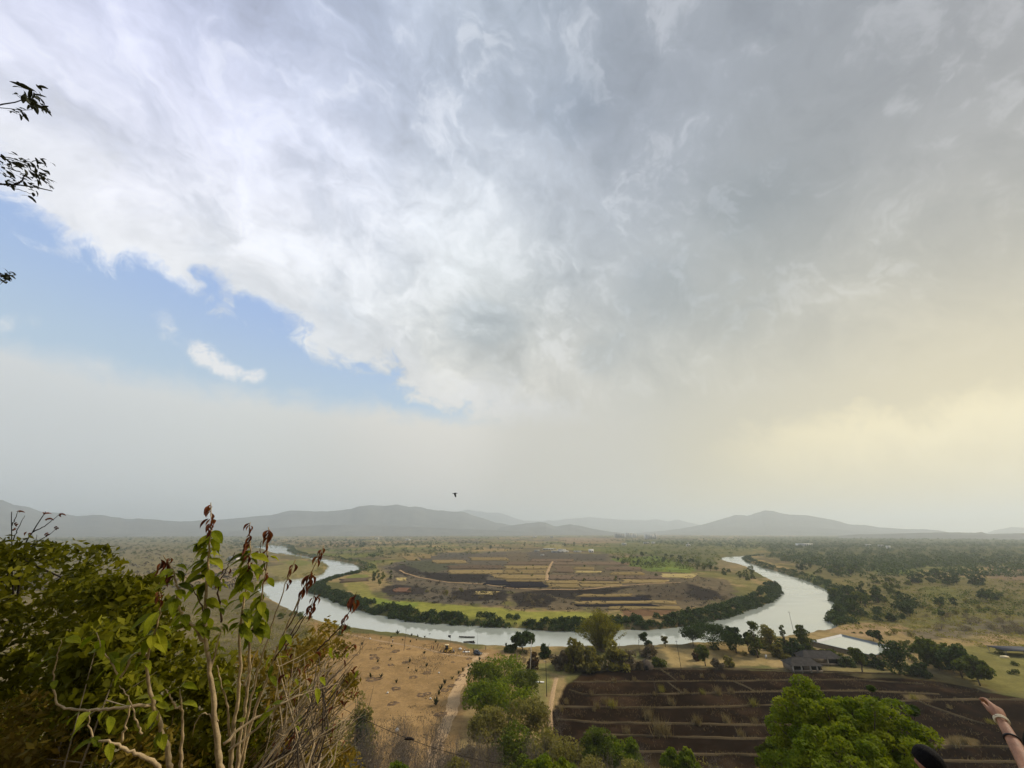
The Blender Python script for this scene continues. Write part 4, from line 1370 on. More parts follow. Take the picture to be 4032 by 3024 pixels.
pts = sample_px([(1060, 2380), (1250, 2455), (1420, 2500), (1260, 2560), (1180, 2640), (1000, 2700), (700, 2700), (700, 2380)], 700, rg)
mass("scrub", pts, 1.9, 1.8, 40, 0.42, LEAF_OLIVE, "olive and brown scrub below the hill on the left", "scrub", 46)
pts = sample_px([(3290, 2300), (3460, 2260), (4200, 2250), (4200, 2440), (3620, 2420), (3300, 2460)], 520, rg)
mass("scrub", pts, 2.4, 2.4, 30, 0.8, LEAF_MID, "green scrub blended over the right plain", "scrub", 48)
pts = sample_px([(3300, 2330), (4100, 2260), (4200, 2560), (3900, 2560), (3640, 2500), (3300, 2480)], 1000, rg)
mass("scrub", pts, 1.2, 1.6, 24, 0.5, LEAF_OLIVE, "low olive scrub over the right plain", "scrub", 47)
# single trees
S = scatter
S([(3250, 2330), (3330, 2330), (3440, 2345), (3600, 2370), (3620, 2400), (3590, 2450), (3280, 2448), (3270, 2400)], 62, FAR_DARK + FAR_MID[:1], "tree", "dark bushy tree in the wood right of the river bend", "tree", "trees of the right bank wood", 0.75, 1.15, 51)
S([(3420, 2290), (3560, 2290), (3620, 2350), (3500, 2350)], 16, FAR_MID, "tree", "mid green tree behind the right bank wood", "tree", "trees behind the right bank wood", 0.8, 1.1, 52)
S([(3560, 2278), (3700, 2272), (3900, 2278), (3905, 2312), (3800, 2315), (3580, 2300)], 34, FAR_DARK, "tree", "dark tree in the long row across the right plain", "tree", "row of dark trees on the right plain", 0.8, 1.2, 53)
pts = np.concatenate([sample_px([(3430, 2205), (3800, 2195), (3860, 2225), (3700, 2240), (3420, 2236)], 70, rg), sample_px([(1600, 2110), (2340, 2115), (2340, 2150), (1600, 2150)], 90, rg), sample_px([(300, 2150), (1000, 2150), (1000, 2230), (300, 2260)], 80, rg)])
mass("woodland", pts, 5.5, 3.6, 60, 1.0, LEAF_DARK, "scattered far trees on the plain beyond the river", "trees", 54)
S([(3020, 2190), (3180, 2200), (3400, 2225), (3420, 2260), (3280, 2280), (3140, 2245)], 34, FAR_DARK + FAR_MID, "tree", "green tree beyond the thicket on the right outer bank", "tree", "trees beyond the right outer bank", 0.8, 1.3, 55)
S([(3300, 2320), (3450, 2300), (3460, 2330), (3360, 2340)], 12, FAR_MID, "tree", "small green tree on the tan ground by the right bank", "tree", "small trees by the right bank", 0.5, 0.8, 56)
S([(3840, 2345), (3960, 2345), (3950, 2385), (3860, 2385)], 7, FAR_DARK, "tree", "dark round tree in the clump near the right edge", "tree", "clump near the right edge", 0.8, 1.15, 57)
S([(3680, 2385), (3770, 2385), (3780, 2440), (3690, 2440)], 4, FAR_DARK, "tree", "lone bushy dark tree on the olive right plain", "tree", "lone trees on the right plain", 0.9, 1.25, 58)
S([(2490, 2180), (2740, 2195), (2740, 2225), (2600, 2225), (2480, 2205)], 30, FAR_DARK, "tree", "dark tree in the grove behind the strip fields", "tree", "grove behind the strip fields", 0.8, 1.2, 59)
S([(2400, 2200), (2580, 2230), (2560, 2258), (2440, 2230)], 20, FAR_DARK, "tree", "dark hedge tree beside the green crops inside the bend", "tree", "hedge trees by the green crops", 0.55, 0.9, 60)
S([(2730, 2215), (2820, 2215), (2830, 2255), (2740, 2255)], 16, FAR_MID, "tree", "mid green tree on the right shoulder of the bend", "tree", "trees on the right shoulder of the bend", 0.8, 1.1, 61)
S([(2835, 2240), (2990, 2255), (2985, 2290), (2900, 2285), (2840, 2265)], 15, FAR_MID, "tree", "leafy tree near the right inner bank", "tree", "trees near the right inner bank", 0.7, 1.1, 62)
S([(1450, 2270), (1510, 2270), (1560, 2300), (1500, 2320), (1450, 2300)], 10, FAR_MID, "tree", "green tree in the clump at the left of the bend", "tree", "clump at the left of the bend", 0.7, 1.05, 63)
S([(1290, 2130), (1440, 2130), (1440, 2160), (1290, 2155)], 26, FAR_DARK, "tree", "grey green tree on the far left bank of the river", "tree", "trees on the far left bank", 1.1, 1.8, 64)
S([(1600, 2140), (2340, 2140), (2340, 2168), (1600, 2168)], 30, FAR_DARK + FAR_MID, "tree", "hazy tree behind the sheds at the back of the bend", "tree", "trees at the back of the bend", 0.9, 1.6, 65)
S(Z2([(20, 700), (900, 720), (1400, 860), (1000, 900), (20, 850)]), 14, FAR_MID, "tree", "small tree standing among the strip fields", "tree", "small trees among the strip fields", 0.35, 0.6, 66)
S(Z2([(20, 980), (640, 1000), (640, 1110), (20, 1110)]), 26, BUSH_DRY, "shrub", "leafless grey shrub on the burnt ground inside the bend", "shrub", "grey shrubs on the burnt ground", 0.8, 1.5, 71)
S(Z1([(1300, 960), (2180, 960), (2180, 1080), (1400, 1040)]), 26, BUSH_DRY + BUSH_OLIVE, "shrub", "grey olive shrub above the meadow strip inside the bend", "shrub", "shrubs above the meadow strip", 0.7, 1.4, 72)
S(Z2([(1400, 880), (1980, 900), (1980, 1030), (1560, 1080)]), 24, BUSH_DRY, "shrub", "leafless brown shrub on the dark right slope of the bend", "shrub", "shrubs on the dark right slope", 0.7, 1.4, 73)
S(Z1([(1000, 690), (1500, 660), (1300, 760), (1060, 800)]), 26, BUSH_MID, "shrub", "green shrub at the left edge of the fields in the bend", "shrub", "green shrubs at the left of the bend", 0.8, 1.5, 74)
S([(3640, 2430), (4032, 2420), (4032, 2500), (3700, 2500)], 40, BUSH_DRY, "shrub", "grey leafless shrub in the thicket on the right plain", "shrub", "grey shrubs on the right plain", 0.9, 1.7, 75)
S([(3600, 2380), (4032, 2330), (4032, 2420), (3640, 2430)], 26, BUSH_OLIVE, "shrub", "olive shrub scattered on the right plain", "shrub", "olive shrubs on the right plain", 0.7, 1.3, 76)
S([(1080, 2372), (1260, 2452), (1380, 2480), (1340, 2510), (1100, 2440)], 34, BUSH_MID, "shrub", "green shrub on the left near bank of the river", "shrub", "shrubs on the left near bank", 0.6, 1.1, 77)
S([(3560, 2570), (3700, 2560), (3880, 2620), (3960, 2690), (3900, 2700), (3760, 2660), (3600, 2640)], 40, FAR_DARK + FAR_MID, "tree", "leafy tree in the belt behind the dark field on the right", "tree", "tree belt behind the dark field", 0.45, 0.75, 78)
S([(3930, 2560), (4060, 2560), (4060, 2720), (3960, 2720)], 12, BUSH_MID, "shrub", "green shrub on the grass at the right edge", "shrub", "shrubs on the grass at the right edge", 0.7, 1.1, 79)
S([(1030, 2440), (1240, 2520), (1200, 2640), (1000, 2660)], 14, BUSH_DRY + BUSH_OLIVE, "shrub", "dry shrub on the scrubby ground below the hill", "shrub", "dry shrubs below the hill", 0.7, 1.2, 80)
print("PLAIN", round(time.time() - T0, 1))

# ================================================================== NEAR BANK AND FOOT OF THE HILL
def foot(px, py_top, H, zlev=None):
    """base of an upright thing of height H whose top is seen at (px, py_top), standing on the land"""
    z = 3.0
    for _ in range(8):
        r = ray(px, py_top)
        t = (z + H - CAM_Z) / r[2]
        x, y = r[0] * t, r[1] * t
        z = land1(x, y)
    return Vector((x, y, z))


def by_dist(px, py_top, dist):
    """(base, height) of an upright thing seen with its top at (px, py_top) at a horizontal distance"""
    r = ray(px, py_top)
    t = dist / math.hypot(r[0], r[1])
    x, y = r[0] * t, r[1] * t
    zg = land1(x, y)
    return Vector((x, y, zg)), CAM_Z + r[2] * t - zg


def px_size(px, py, p):
    """metres across one photograph pixel at the world point p"""
    return (p.y * CP + (p.z - CAM_Z) * SP) / FPX


def put_tree(name, px, py_base, py_top, w_px, kind, leaf_mat, label, cat="tree", nclump=16, per=110, leaf=None, seed=None, bark=BARK, up=0.9, group=None, aspect=1.7, shell=0.55, droop=0.0):
    p = ground_at(px, py_base)
    m = px_size(px, py_base, p)
    H = max(1.0, (py_base - py_top) * m / 0.93)
    R = w_px * m / 2
    meshes = plant_meshes(name, kind, H, R, nclump, per, leaf or max(0.5, R * 0.24), seed or int(px * 7 + py_top), leaf_mat, bark, False, aspect, up, None, droop, shell)
    return plant(name, meshes, p - Vector((0, 0, 0.1)), label, cat, group)


# ---- bamboo: arching golden plumes
def bamboo(px, py_base, py_top, w_px):
    p = ground_at(px, py_base)
    m = px_size(px, py_base, p)
    H, R = (py_base - py_top) * m / 1.14, w_px * m / 2
    rng = np.random.default_rng(404)
    mb = MB()
    cents = []
    for i in range(110):
        a = rng.uniform(0, 2 * np.pi)
        out = rng.uniform(0.1, 1.0)
        h = H * (1.0 - 0.50 * out ** 2) * rng.uniform(0.82, 1.02)
        b0 = np.array([np.cos(a), np.sin(a), 0]) * R * 0.22 * out
        t = np.linspace(0, 1, 7)
        path = b0[None] + np.stack([np.cos(a) * R * out * t ** 1.35 * 0.95, np.sin(a) * R * out * t ** 1.35 * 0.95, h * (t - 0.10 * out * t ** 3)], 1)
        mb.tube(path - np.array([0, 0, 0.2]), np.linspace(0.09, 0.02, 7), 4, False)
        k = 190
        tt = rng.uniform(0.10, 1.0, k) ** 0.85
        c = np.stack([np.interp(tt, t, path[:, j]) for j in range(3)], 1) + rng.normal(0, 0.42, (k, 3)) * (0.5 + tt[:, None] * 0.6)
        cents.append(c)
    c = np.concatenate(cents)
    v, q = cards(c, 0.62, rng, 2.6, 0.4, 0.5)
    return plant("bamboo_clump", (mb.mesh("culms", BARK_PALE), mesh_np("foliage", v, q, LEAF_BAMBOO, {'tint': ('FACE', rng.uniform(0, 1, len(q)))})), p, "feathery golden green bamboo clump standing in front of the river", "bamboo", parts=("culms", "foliage"))


bamboo(2372, 2562, 2396, 176)

# ---- the trees one can name, left to right (px, base y, top y, width px, habit, leaves)
NAMED = [
    ("tree", 2058, 2562, 2502, 92, 'round', LEAF_DARK, "dark spreading tree by the white pole at the water's edge"),
    ("tree", 2010, 2566, 2535, 60, 'bush', LEAF_MID, "low green tree left of the white pole"),
    ("tree", 2150, 2590, 2528, 60, 'bush', LEAF_DARK, "small blackish bush right of the white pole"),
    ("tree", 2268, 2640, 2500, 120, 'bush', LEAF_OLIVE, "tall olive dome shaped tree left of the bamboo"),
    ("tree", 2205, 2632, 2560, 90, 'bush', LEAF_DRY, "brownish bush at the foot of the olive dome tree"),
    ("tree", 2330, 2640, 2560, 110, 'bush', LEAF_OLIVE, "olive bush below the bamboo clump"),
    ("tree", 2420, 2632, 2525, 110, 'bush', LEAF_OLIVE, "pale olive bush to the right of the bamboo foot"),
    ("tree", 2470, 2628, 2560, 90, 'bush', LEAF_DRY, "greyish bush beside the thatched hut"),
    ("tree", 2545, 2560, 2505, 50, 'round', LEAF_DARK, "small round dark tree against the river right of the bamboo"),
    ("tree", 2620, 2548, 2510, 30, 'round', LEAF_OLIVE, "small pale sapling tree against the water"),
    ("tree", 2556, 2590, 2562, 22, 'column', LEAF_MID, "tiny slim tree above the hut"),
    ("tree", 2592, 2626, 2580, 62, 'bush', LEAF_MID, "yellow green bush right of the thatched hut"),
    ("tree", 2560, 2585, 2536, 70, 'bush', LEAF_DRY, "dry grey bush behind the hut"),
    ("tree", 2778, 2622, 2552, 56, 'loose', LEAF_MID, "small tree with a bare stem on the tan field", ),
    ("tree", 2745, 2600, 2562, 40, 'bush', LEAF_RUST, "rusty brown bush left of the bare stemmed tree"),
    ("tree", 2830, 2632, 2590, 50, 'bush', LEAF_DRY, "round grey bush on the tan field"),
    ("tree", 2872, 2625, 2580, 44, 'bush', LEAF_OLIVE, "round olive bush on the tan field"),
    ("tree", 2898, 2570, 2486, 84, 'round', LEAF_DARK, "dark upright tree right of the umbrella tree"),
    ("tree", 2948, 2566, 2500, 50, 'round', LEAF_DARK, "dark slim tree between the umbrella tree and the gum trees"),
    ("tree", 2985, 2590, 2478, 56, 'column', LEAF_MID, "tall loose tree at the edge of the wide water"),
    ("tree", 3040, 2575, 2484, 60, 'column', LEAF_OLIVE, "brownish tall tree above the front shed"),
    ("tree", 3098, 2560, 2481, 28, 'column', LEAF_MID, "slim green tree just left of the leaning river pole"),
    ("tree", 3170, 2570, 2486, 62, 'column', LEAF_MID, "green tree just right of the leaning river pole"),
    ("tree", 3130, 2585, 2520, 90, 'bush', LEAF_DARK, "dark bush behind the sheds"),
    ("tree", 3075, 2590, 2535, 70, 'bush', LEAF_OLIVE, "olive bush behind the left end of the sheds"),
    ("tree", 3262, 2592, 2550, 66, 'bush', LEAF_MID, "bright green bush between the pond and the rear shed"),
    ("tree", 3330, 2622, 2572, 62, 'bush', LEAF_DARK, "dark bush right of the rear shed"),
    ("tree", 3396, 2650, 2558, 54, 'loose', LEAF_MID, "bare stemmed tree in front of the pond"),
    ("tree", 3400, 2618, 2572, 70, 'bush', LEAF_DARK, "dark green bush below the pond"),
    ("tree", 3460, 2630, 2576, 62, 'bush', LEAF_DARK, "rounded dark bush left of the tall dark tree"),
    ("tree", 3545, 2656, 2550, 84, 'column', LEAF_DARK, "tall dark conical tree right of the pond"),
    ("tree", 3440, 2522, 2486, 38, 'round', LEAF_DARK, "dark round tree on the pond's far bank"),
    ("tree", 3470, 2545, 2490, 30, 'loose', LEAF_DARK, "dark thin tree leaning over the pond's far bank"),
    ("tree", 3620, 2660, 2600, 80, 'bush', LEAF_DARK, "dark bush joined to the tall conical tree"),
    ("tree", 3700, 2640, 2550, 130, 'round', LEAF_MID, "broad green tree behind the right part of the dark field"),
    ("tree", 3790, 2668, 2570, 120, 'round', LEAF_DARK, "broad dark tree at the corner of the dark field"),
    ("tree", 3860, 2700, 2610, 110, 'round', LEAF_MID, "leafy tree at the right corner of the dark field"),
    ("tree", 3640, 2560, 2520, 60, 'bush', LEAF_MID, "green bush beyond the tree belt on the right"),
    ("tree", 2520, 2634, 2600, 40, 'bush', LEAF_DRY, "low dry bush left of the hut's mouth"),
    ("tree", 2100, 2640, 2560, 60, 'bush', LEAF_RUST, "reddish dry bush behind the white pole"),
]
for it in NAMED:
    nm, px, yb, yt, w, kind, lm, lab = it[:8]
    put_tree("tree" if kind != 'bush' else "shrub", px, yb, yt, w, kind, lm, lab, "tree" if kind != 'bush' else "shrub", 18, 90)

# ---- the umbrella shaped rain tree on the bank
put_tree("rain_tree", 2812, 2558, 2482, 205, 'umbrella', LEAF_DARK, "wide flat topped umbrella tree on the river bank", "tree", 60, 190, 0.55, seed=901, shell=0.4)
put_tree("rain_tree", 2730, 2545, 2492, 70, 'umbrella', LEAF_DARK, "smaller flat topped tree joined to the umbrella tree's left side", "tree", 22, 150, 0.5, seed=902)

rg = np.random.default_rng(23)
S([(2190, 2560), (2330, 2600), (2480, 2600), (2540, 2632), (2200, 2640), (2130, 2600)], 34, BUSH_OLIVE + BUSH_DRY, "shrub", "dry olive shrub in the thicket between the poles and the hut", "shrub", "shrubs between the poles and the hut", 0.6, 1.05, 83, 1.0)
S([(1990, 2560), (2120, 2562), (2200, 2590), (2110, 2630), (2010, 2610)], 16, BUSH_MID + BUSH_DRY, "shrub", "small shrub at the water's edge by the white pole", "shrub", "shrubs by the white pole", 0.6, 1.1, 84, 0.5)
S([(2960, 2510), (3200, 2510), (3220, 2580), (3060, 2590), (2960, 2570)], 26, BUSH_MID + BUSH_DARK, "shrub", "green shrub on the bank behind the sheds", "shrub", "shrubs behind the sheds", 0.7, 1.2, 85, 1.0)
S([(2710, 2545), (2960, 2560), (3000, 2590), (2860, 2585)], 14, BUSH_DARK + BUSH_OLIVE, "shrub", "low shrub under the trees at the umbrella tree's foot", "shrub", "shrubs at the umbrella tree's foot", 0.6, 1.0, 86, 0.5)
S([(3300, 2580), (3560, 2580), (3560, 2650), (3300, 2640)], 12, BUSH_OLIVE + BUSH_MID, "shrub", "small shrub between the pond and the dark field", "shrub", "shrubs between the pond and the dark field", 0.5, 0.8, 87)
S([(3290, 2490), (3640, 2500), (3640, 2560), (3560, 2560), (3320, 2496)], 18, BUSH_MID + BUSH_OLIVE, "shrub", "small shrub on the rough ground beyond the pond", "shrub", "shrubs beyond the pond", 0.6, 1.0, 88)

# ---- the hillside below the camera: trees and shrubs rising into the bottom of the view
SLOPE = [   # px, top y, distance, width px, habit, leaves, label
    (1985, 2588, 158, 170, 'round', LEAF_BRIGHT, "tallest of the loose green trees left of the dark field"),
    (1905, 2612, 152, 130, 'loose', LEAF_FRESH, "pale green tree by the bend of the dirt track"),
    (2060, 2640, 150, 120, 'round', LEAF_MID, "rounded green tree left of the dark pole"),
    (1895, 2690, 138, 130, 'round', LEAF_BRIGHT, "bright green tree beside the dirt track"),
    (2000, 2680, 134, 170, 'round', LEAF_BRIGHT, "full green tree in the middle of the clump left of the dark field"),
    (2080, 2745, 122, 150, 'round', LEAF_OLIVE, "olive tree at the right of the clump by the dark field"),
    (1925, 2790, 118, 150, 'round', LEAF_OLIVE, "olive tree low in the clump by the track"),
    (2030, 2820, 112, 190, 'bush', LEAF_FRESH, "broad green bush on the slope below the clump"),
    (2150, 2830, 108, 170, 'bush', LEAF_OLIVE, "greyish olive bush at the lower left corner of the dark field"),
    (2240, 2862, 102, 180, 'bush', LEAF_OLIVE, "wide olive bush under the dark field's left end"),
    (2362, 2862, 100, 130, 'round', LEAF_FRESH, "fresh green round topped tree against the dark field"),
    (2455, 2895, 96, 110, 'round', LEAF_BRIGHT, "smaller green tree right of the round topped one"),
    (2320, 2930, 88, 180, 'bush', LEAF_OLIVE, "olive bush in front of the round topped tree"),
    (2480, 2948, 86, 170, 'bush', LEAF_OLIVE, "yellowish olive bush at the bottom, right of centre"),
    (2640, 2934, 88, 80, 'round', LEAF_BRIGHT, "bright green treetop against the dark field's lower edge"),
    (2700, 2930, 86, 80, 'round', LEAF_BRIGHT, "second bright green treetop, right beside its twin"),
    (2600, 2985, 78, 130, 'bush', LEAF_OLIVE, "olive bush below the twin treetops"),
    (2790, 2952, 82, 130, 'bush', LEAF_OLIVE, "feathery olive bush right of the twin treetops"),
    (2890, 2975, 78, 130, 'bush', LEAF_OLIVE, "olive bush left of the big bright tree"),
    (2120, 2960, 64, 120, 'loose', LEAF_BRIGHT, "yellow green treetop at the bottom edge, centre"),
    (2050, 2925, 76, 130, 'bush', LEAF_FRESH, "green bush above the yellow green treetop"),
    (2210, 2975, 66, 120, 'loose', LEAF_BRIGHT, "yellow green sprig at the bottom edge, right of centre"),
    (1560, 2962, 76, 140, 'bush', LEAF_BRIGHT, "fresh green low bush among the bare trees"),
    (1480, 2985, 66, 150, 'bush', LEAF_MID, "green bush left of the fresh low bush"),
    (1810, 2935, 84, 120, 'bush', LEAF_OLIVE, "dry olive bush on the track's right edge"),
    (1840, 2860, 100, 100, 'bush', LEAF_DRY, "grey dry bush where the track meets the slope"),
    (1450, 2620, 120, 110, 'bush', LEAF_OLIVE, "olive bush at the left end of the bare ground"),
    (1345, 2690, 92, 190, 'bush', LEAF_OLIVE, "big olive bush behind the leaning dry stems"),
    (1440, 2700, 108, 60, 'bush', LEAF_DARK, "small dark bush on the bare ground's left edge"),
]
for px, yt, dist, w, kind, lm, lab in SLOPE:
    p, H = by_dist(px, yt, dist)
    R = w * px_size(px, yt, Vector((p.x, p.y, p.z + H))) / 2
    big = w > 100
    leaf = 0.30 if dist > 100 else 0.24
    ms = plant_meshes("tree", kind, H, R * 1.12, 40, 74 if dist > 100 else 110, 0.68 if dist > 100 else 0.46, int(px + yt * 3), lm, BARK, False, 1.8, 0.9, 0.12)
    plant("tree" if kind != 'bush' else "shrub", ms, p - Vector((0, 0, 0.1)), lab, "tree" if kind != 'bush' else "shrub")

BARE = [twig_shrub_mesh("bare_shrub", h, r, 12, 16, s, TWIG_GREY, 0.035, LEAF_DRY, 160, 0.16) for h, r, s in ((6.5, 2.8, 301), (5.2, 2.6, 302), (7.5, 2.4, 303))]
rg = np.random.default_rng(29)
k = 0
for px, yt, dist in ((1430, 2820, 98), (1500, 2850, 96), (1585, 2812, 104), (1650, 2868, 92), (1720, 2850, 98), (1770, 2900, 90), (1830, 2880, 96), (1470, 2900, 84), (1540, 2890, 86), (1610, 2920, 82), (1690, 2935, 80), (1750, 2960, 76),
                     (1880, 2910, 90), (1930, 2880, 98), (1400, 2900, 72), (1660, 2985, 70), (1870, 2970, 74), (1960, 2955, 78), (1590, 2830, 112), (1700, 2800, 112), (2180, 2780, 122), (2110, 2890, 92), (2420, 2985, 72), (2540, 2940, 86), (2300, 3000, 66), (2750, 2985, 74), (2840, 2990, 72)):
    p, H = by_dist(px, yt, dist)
    H = max(2.5, H)
    ms = BARE[k % 3]
    s = H / (6.5, 5.2, 7.5)[k % 3]
    r = plant("bare_shrub", ms, p, "leafless grey shrub in the thicket at the foot of the slope", "shrub", "leafless shrubs at the foot of the slope", rg.uniform(0, 6.28), min(s, 1.35), s / min(s, 1.35), parts=("stem", "crown"))
    k += 1
rg = np.random.default_rng(37)
for (mat_, lab_, n_, H_, R_, leaf_, a0, a1, d0_, d1_) in ((LEAF_DRY, "dry grey undergrowth on the slope under the bare shrubs", 420, 2.0, 1.7, 0.26, -0.40, 0.02, 60, 128), (LEAF_OLIVE, "olive undergrowth on the slope below the dark field", 420, 2.4, 1.9, 0.28, -0.06, 0.62, 55, 122)):
    aa, dd_ = rg.uniform(a0, a1, n_), rg.uniform(d0_, d1_, n_)
    xx, yy = np.sin(aa) * dd_, np.cos(aa) * dd_
    pt = np.stack([xx, yy, land(xx, yy)], 1)
    keep = ~((np.abs(xx - np.interp(yy, [100, 125, 140], [-19, -20, -21])) < 3.5) & (yy > 100))
    mass("undergrowth", pt[keep], H_, R_, 90, leaf_, mat_, lab_, "undergrowth", 600 + n_ + int(a1 * 10))
# dead tree with thin black trunk
def bare_tree(px, yb, yt, label, seed, lean=0.0, nb=7):
    p = ground_at(px, yb)
    H = (yb - yt) * px_size(px, yb, p) / 0.92
    rng = np.random.default_rng(seed)
    mb = MB()
    mb.tube([(0, 0, -0.3), (lean * 0.4, 0, H * 0.5), (lean, 0, H)], [0.11, 0.085, 0.03], 6)
    mb2 = MB()
    for i in range(nb):
        t = rng.uniform(0.45, 0.95)
        a = rng.uniform(0, 2 * np.pi)
        s = np.array([lean * t, 0, H * t])
        e = s + np.array([np.cos(a), np.sin(a), 0.9]) * H * rng.uniform(0.08, 0.2)
        mb2.tube([s, (s + e) / 2 + (0, 0, -0.05), e], [0.04, 0.03, 0.01], 4)
    r = empty("bare_tree", p)
    tag(r, label, "tree")
    mb.build("trunk", BARK, r)
    mb2.build("branch", BARK, r)
    return r


bare_tree(1590, 2562, 2494, "thin leafless tree standing alone on the bare ground by the river", 1, 0.3, 9)
bare_tree(1416, 2575, 2530, "short dead tree at the left end of the bare ground", 2, 0.2, 6)
bare_tree(1425, 2560, 2520, "forked dead sapling near the left end of the bare ground", 3, 0.4, 5)
bare_tree(2586, 2742, 2690, "broken pale dead stem on a bund of the dark field", 4, -0.6, 4)
bare_tree(2520, 2588, 2512, "grey leafless tree between the bamboo and the hut", 5, 0.2, 10)

# ---- the big bright tree at the lower right
def big_tree(px, yt, dist, w_px, leaf_mat, label, ncl, per, leaf, seed, flat=0.8):
    p, H = by_dist(px, yt, dist)
    R = w_px * px_size(px, yt, Vector((p.x, p.y, p.z + H))) / 2
    rng = np.random.default_rng(seed)
    cand = rand_dirs(ncl * 12, rng, 0.5)
    cand[:, 2] = np.where(cand[:, 2] < -0.25, -cand[:, 2], cand[:, 2])
    lob = rand_dirs(9, rng, 0.6)
    bulge = 0.66 + 0.42 * np.max(np.clip((cand @ lob.T - 0.72) / 0.28, 0, 1), 1)
    cand *= (rng.uniform(0.40, 0.93, len(cand)) ** 0.7 * bulge)[:, None]
    d = [cand[0]]
    for c_ in cand[1:]:                      # clumps keep their distance, so gaps stay between them
        if len(d) < ncl and min(np.sum((np.array(d) - c_) ** 2, 1)) > 0.15 ** 2:
            d.append(c_)
    ncl = len(d)
    cl = np.array(d) * np.array([R * 1.06, R * 1.06, H * 0.44])
    cl[:, 2] += H * 0.55
    rad = R * rng.uniform(0.08, 0.15, ncl)
    # each clump a layered spray of leaflets
    dd = rand_dirs(ncl * per, rng, 0.5)
    rr2 = rng.uniform(0.45, 1.0, ncl * per) ** 0.6
    pts_ = np.repeat(cl, per, 0) + dd * (rr2 * np.repeat(rad, per))[:, None] * np.array([1.15, 1.15, flat])
    v, q = cards(pts_, leaf, rng, 2.0, 1.3, 0.35)
    tint = np.repeat(rng.uniform(0, 1, ncl), per) * 0.50 + 0.20 * rr2 + rng.uniform(0, 0.35, ncl * per)
    mb = MB()
    tr = 0.24
    mb.tube([(0, 0, -0.6), (0.2, 0, H * 0.18), (0.1, 0.2, H * 0.36), (0, 0.1, H * 0.66)], [tr * 1.4, tr * 1.1, tr * 0.9, tr * 0.3], 9)
    lm = MB()
    for k_ in range(0, ncl, 2):
        e = cl[k_]
        s = np.array([0.1, 0.15, H * rng.uniform(0.26, 0.46)])
        m_ = s * 0.5 + e * 0.5 + np.array([0, 0, -0.05 * H])
        lm.tube([s, m_, e], [tr * 0.45, tr * 0.28, 0.03], 5)
    r = empty("tree", p - Vector((0, 0, 0.1)))
    tag(r, label, "tree")
    mb.build("trunk", BARK, r, True)
    lm.build("limb", BARK, r)
    obj("crown", mesh_np("crown", v, q, leaf_mat, {'tint': ('FACE', tint)}), r)
    return r


big_tree(3285, 2686, 44, 610, LEAF_BRIGHT, "big bright green feathery tree at the bottom right", 150, 260, 0.27, 777)
big_tree(3455, 2655, 50, 250, LEAF_DARK, "darker tree behind the big bright one, to its right", 60, 200, 0.24, 778)
big_tree(2990, 2880, 44, 130, LEAF_MID, "yellowish treetop poking out left of the big bright tree", 26, 160, 0.22, 779)
print("NEAR", round(time.time() - T0, 1))

# ================================================================== THE SHRUB AND BUSHES BESIDE THE CAMERA
def leaf_mesh(name, mat, curl=0.25, width=0.52, seed=0, wither=0.0):
    """a leaf one metre long along +Y with a folded midrib; withered ones are rolled up and twisted"""
    rng = np.random.default_rng(seed)
    ns, nw = 7, 2
    V = []
    for i_ in range(ns + 1):
        t = i_ / ns
        w = width * 0.5 * (math.sin(math.pi * min(1, t * 0.93 + 0.05)) ** 0.75) * (1.15 - 0.5 * t)
        if t == 1:
            w = 0.004
        zc = -curl * t * t
        tw = wither * (t - 0.2) * 2.6
        for k_ in range(-nw, nw + 1):
            a = k_ / nw
            x = a * w
            z = abs(a) * w * (0.30 + 1.9 * wither) + math.sin(t * 9 + k_) * 0.012
            if wither:
                x *= 1 - 0.45 * abs(a)
            x, z = x * math.cos(tw) - z * math.sin(tw), x * math.sin(tw) + z * math.cos(tw)
            V.append((x + (wither * 0.10 * math.sin(t * 4 + seed)), t - 0.35 * curl * t * t, z + zc))
    w = 2 * nw + 1
    q = [[i_ * w + k_, i_ * w + k_ + 1, (i_ + 1) * w + k_ + 1, (i_ + 1) * w + k_] for i_ in range(ns) for k_ in range(w - 1)]
    # stalk
    n0 = len(V)
    V += [(-0.012, -0.14, 0.0), (0.012, -0.14, 0.0), (0.012, 0.02, 0.0), (-0.012, 0.02, 0.0)]
    q.append([n0, n0 + 1, n0 + 2, n0 + 3])
    return mesh_np(name, np.array(V), np.array(q), mat, {'tint': ('FACE', np.full(len(q), 0.5))}, True)


NEAR_GREEN = mat_leaf("near_leaf_green", [(0.070, 0.095, 0.004), (0.225, 0.260, 0.008), (0.400, 0.400, 0.022)], 0.5, 0.5, 3.0, 0.9, 0.12, True)
NEAR_BROWN = mat_leaf("near_leaf_brown", [(0.070, 0.016, 0.008), (0.165, 0.042, 0.016), (0.29, 0.11, 0.04)], 0.3, 0.6, 5.0, 0.8, 0.3)
BUSH_SHADE = mat_leaf("bush_leaf_dark", [(0.022, 0.024, 0.001), (0.120, 0.120, 0.005), (0.320, 0.290, 0.018)], 0.42, 0.6, 1.2, 0.0, 0.08)
BUSH_TAN = mat_leaf("bush_leaf_tan", [(0.055, 0.045, 0.005), (0.210, 0.155, 0.020), (0.38, 0.23, 0.042)], 0.4, 0.6, 1.5, 0.0, 0.08)
LEAVES = [leaf_mesh("leaf", NEAR_GREEN, c, w, s) for c, w, s in ((0.30, 0.50, 1), (0.55, 0.44, 2), (0.18, 0.54, 3))]
WITHERED = [leaf_mesh("withered_leaf", NEAR_BROWN, 0.35, 0.30, s, 0.50 + 0.12 * s) for s in (1, 2, 3)]

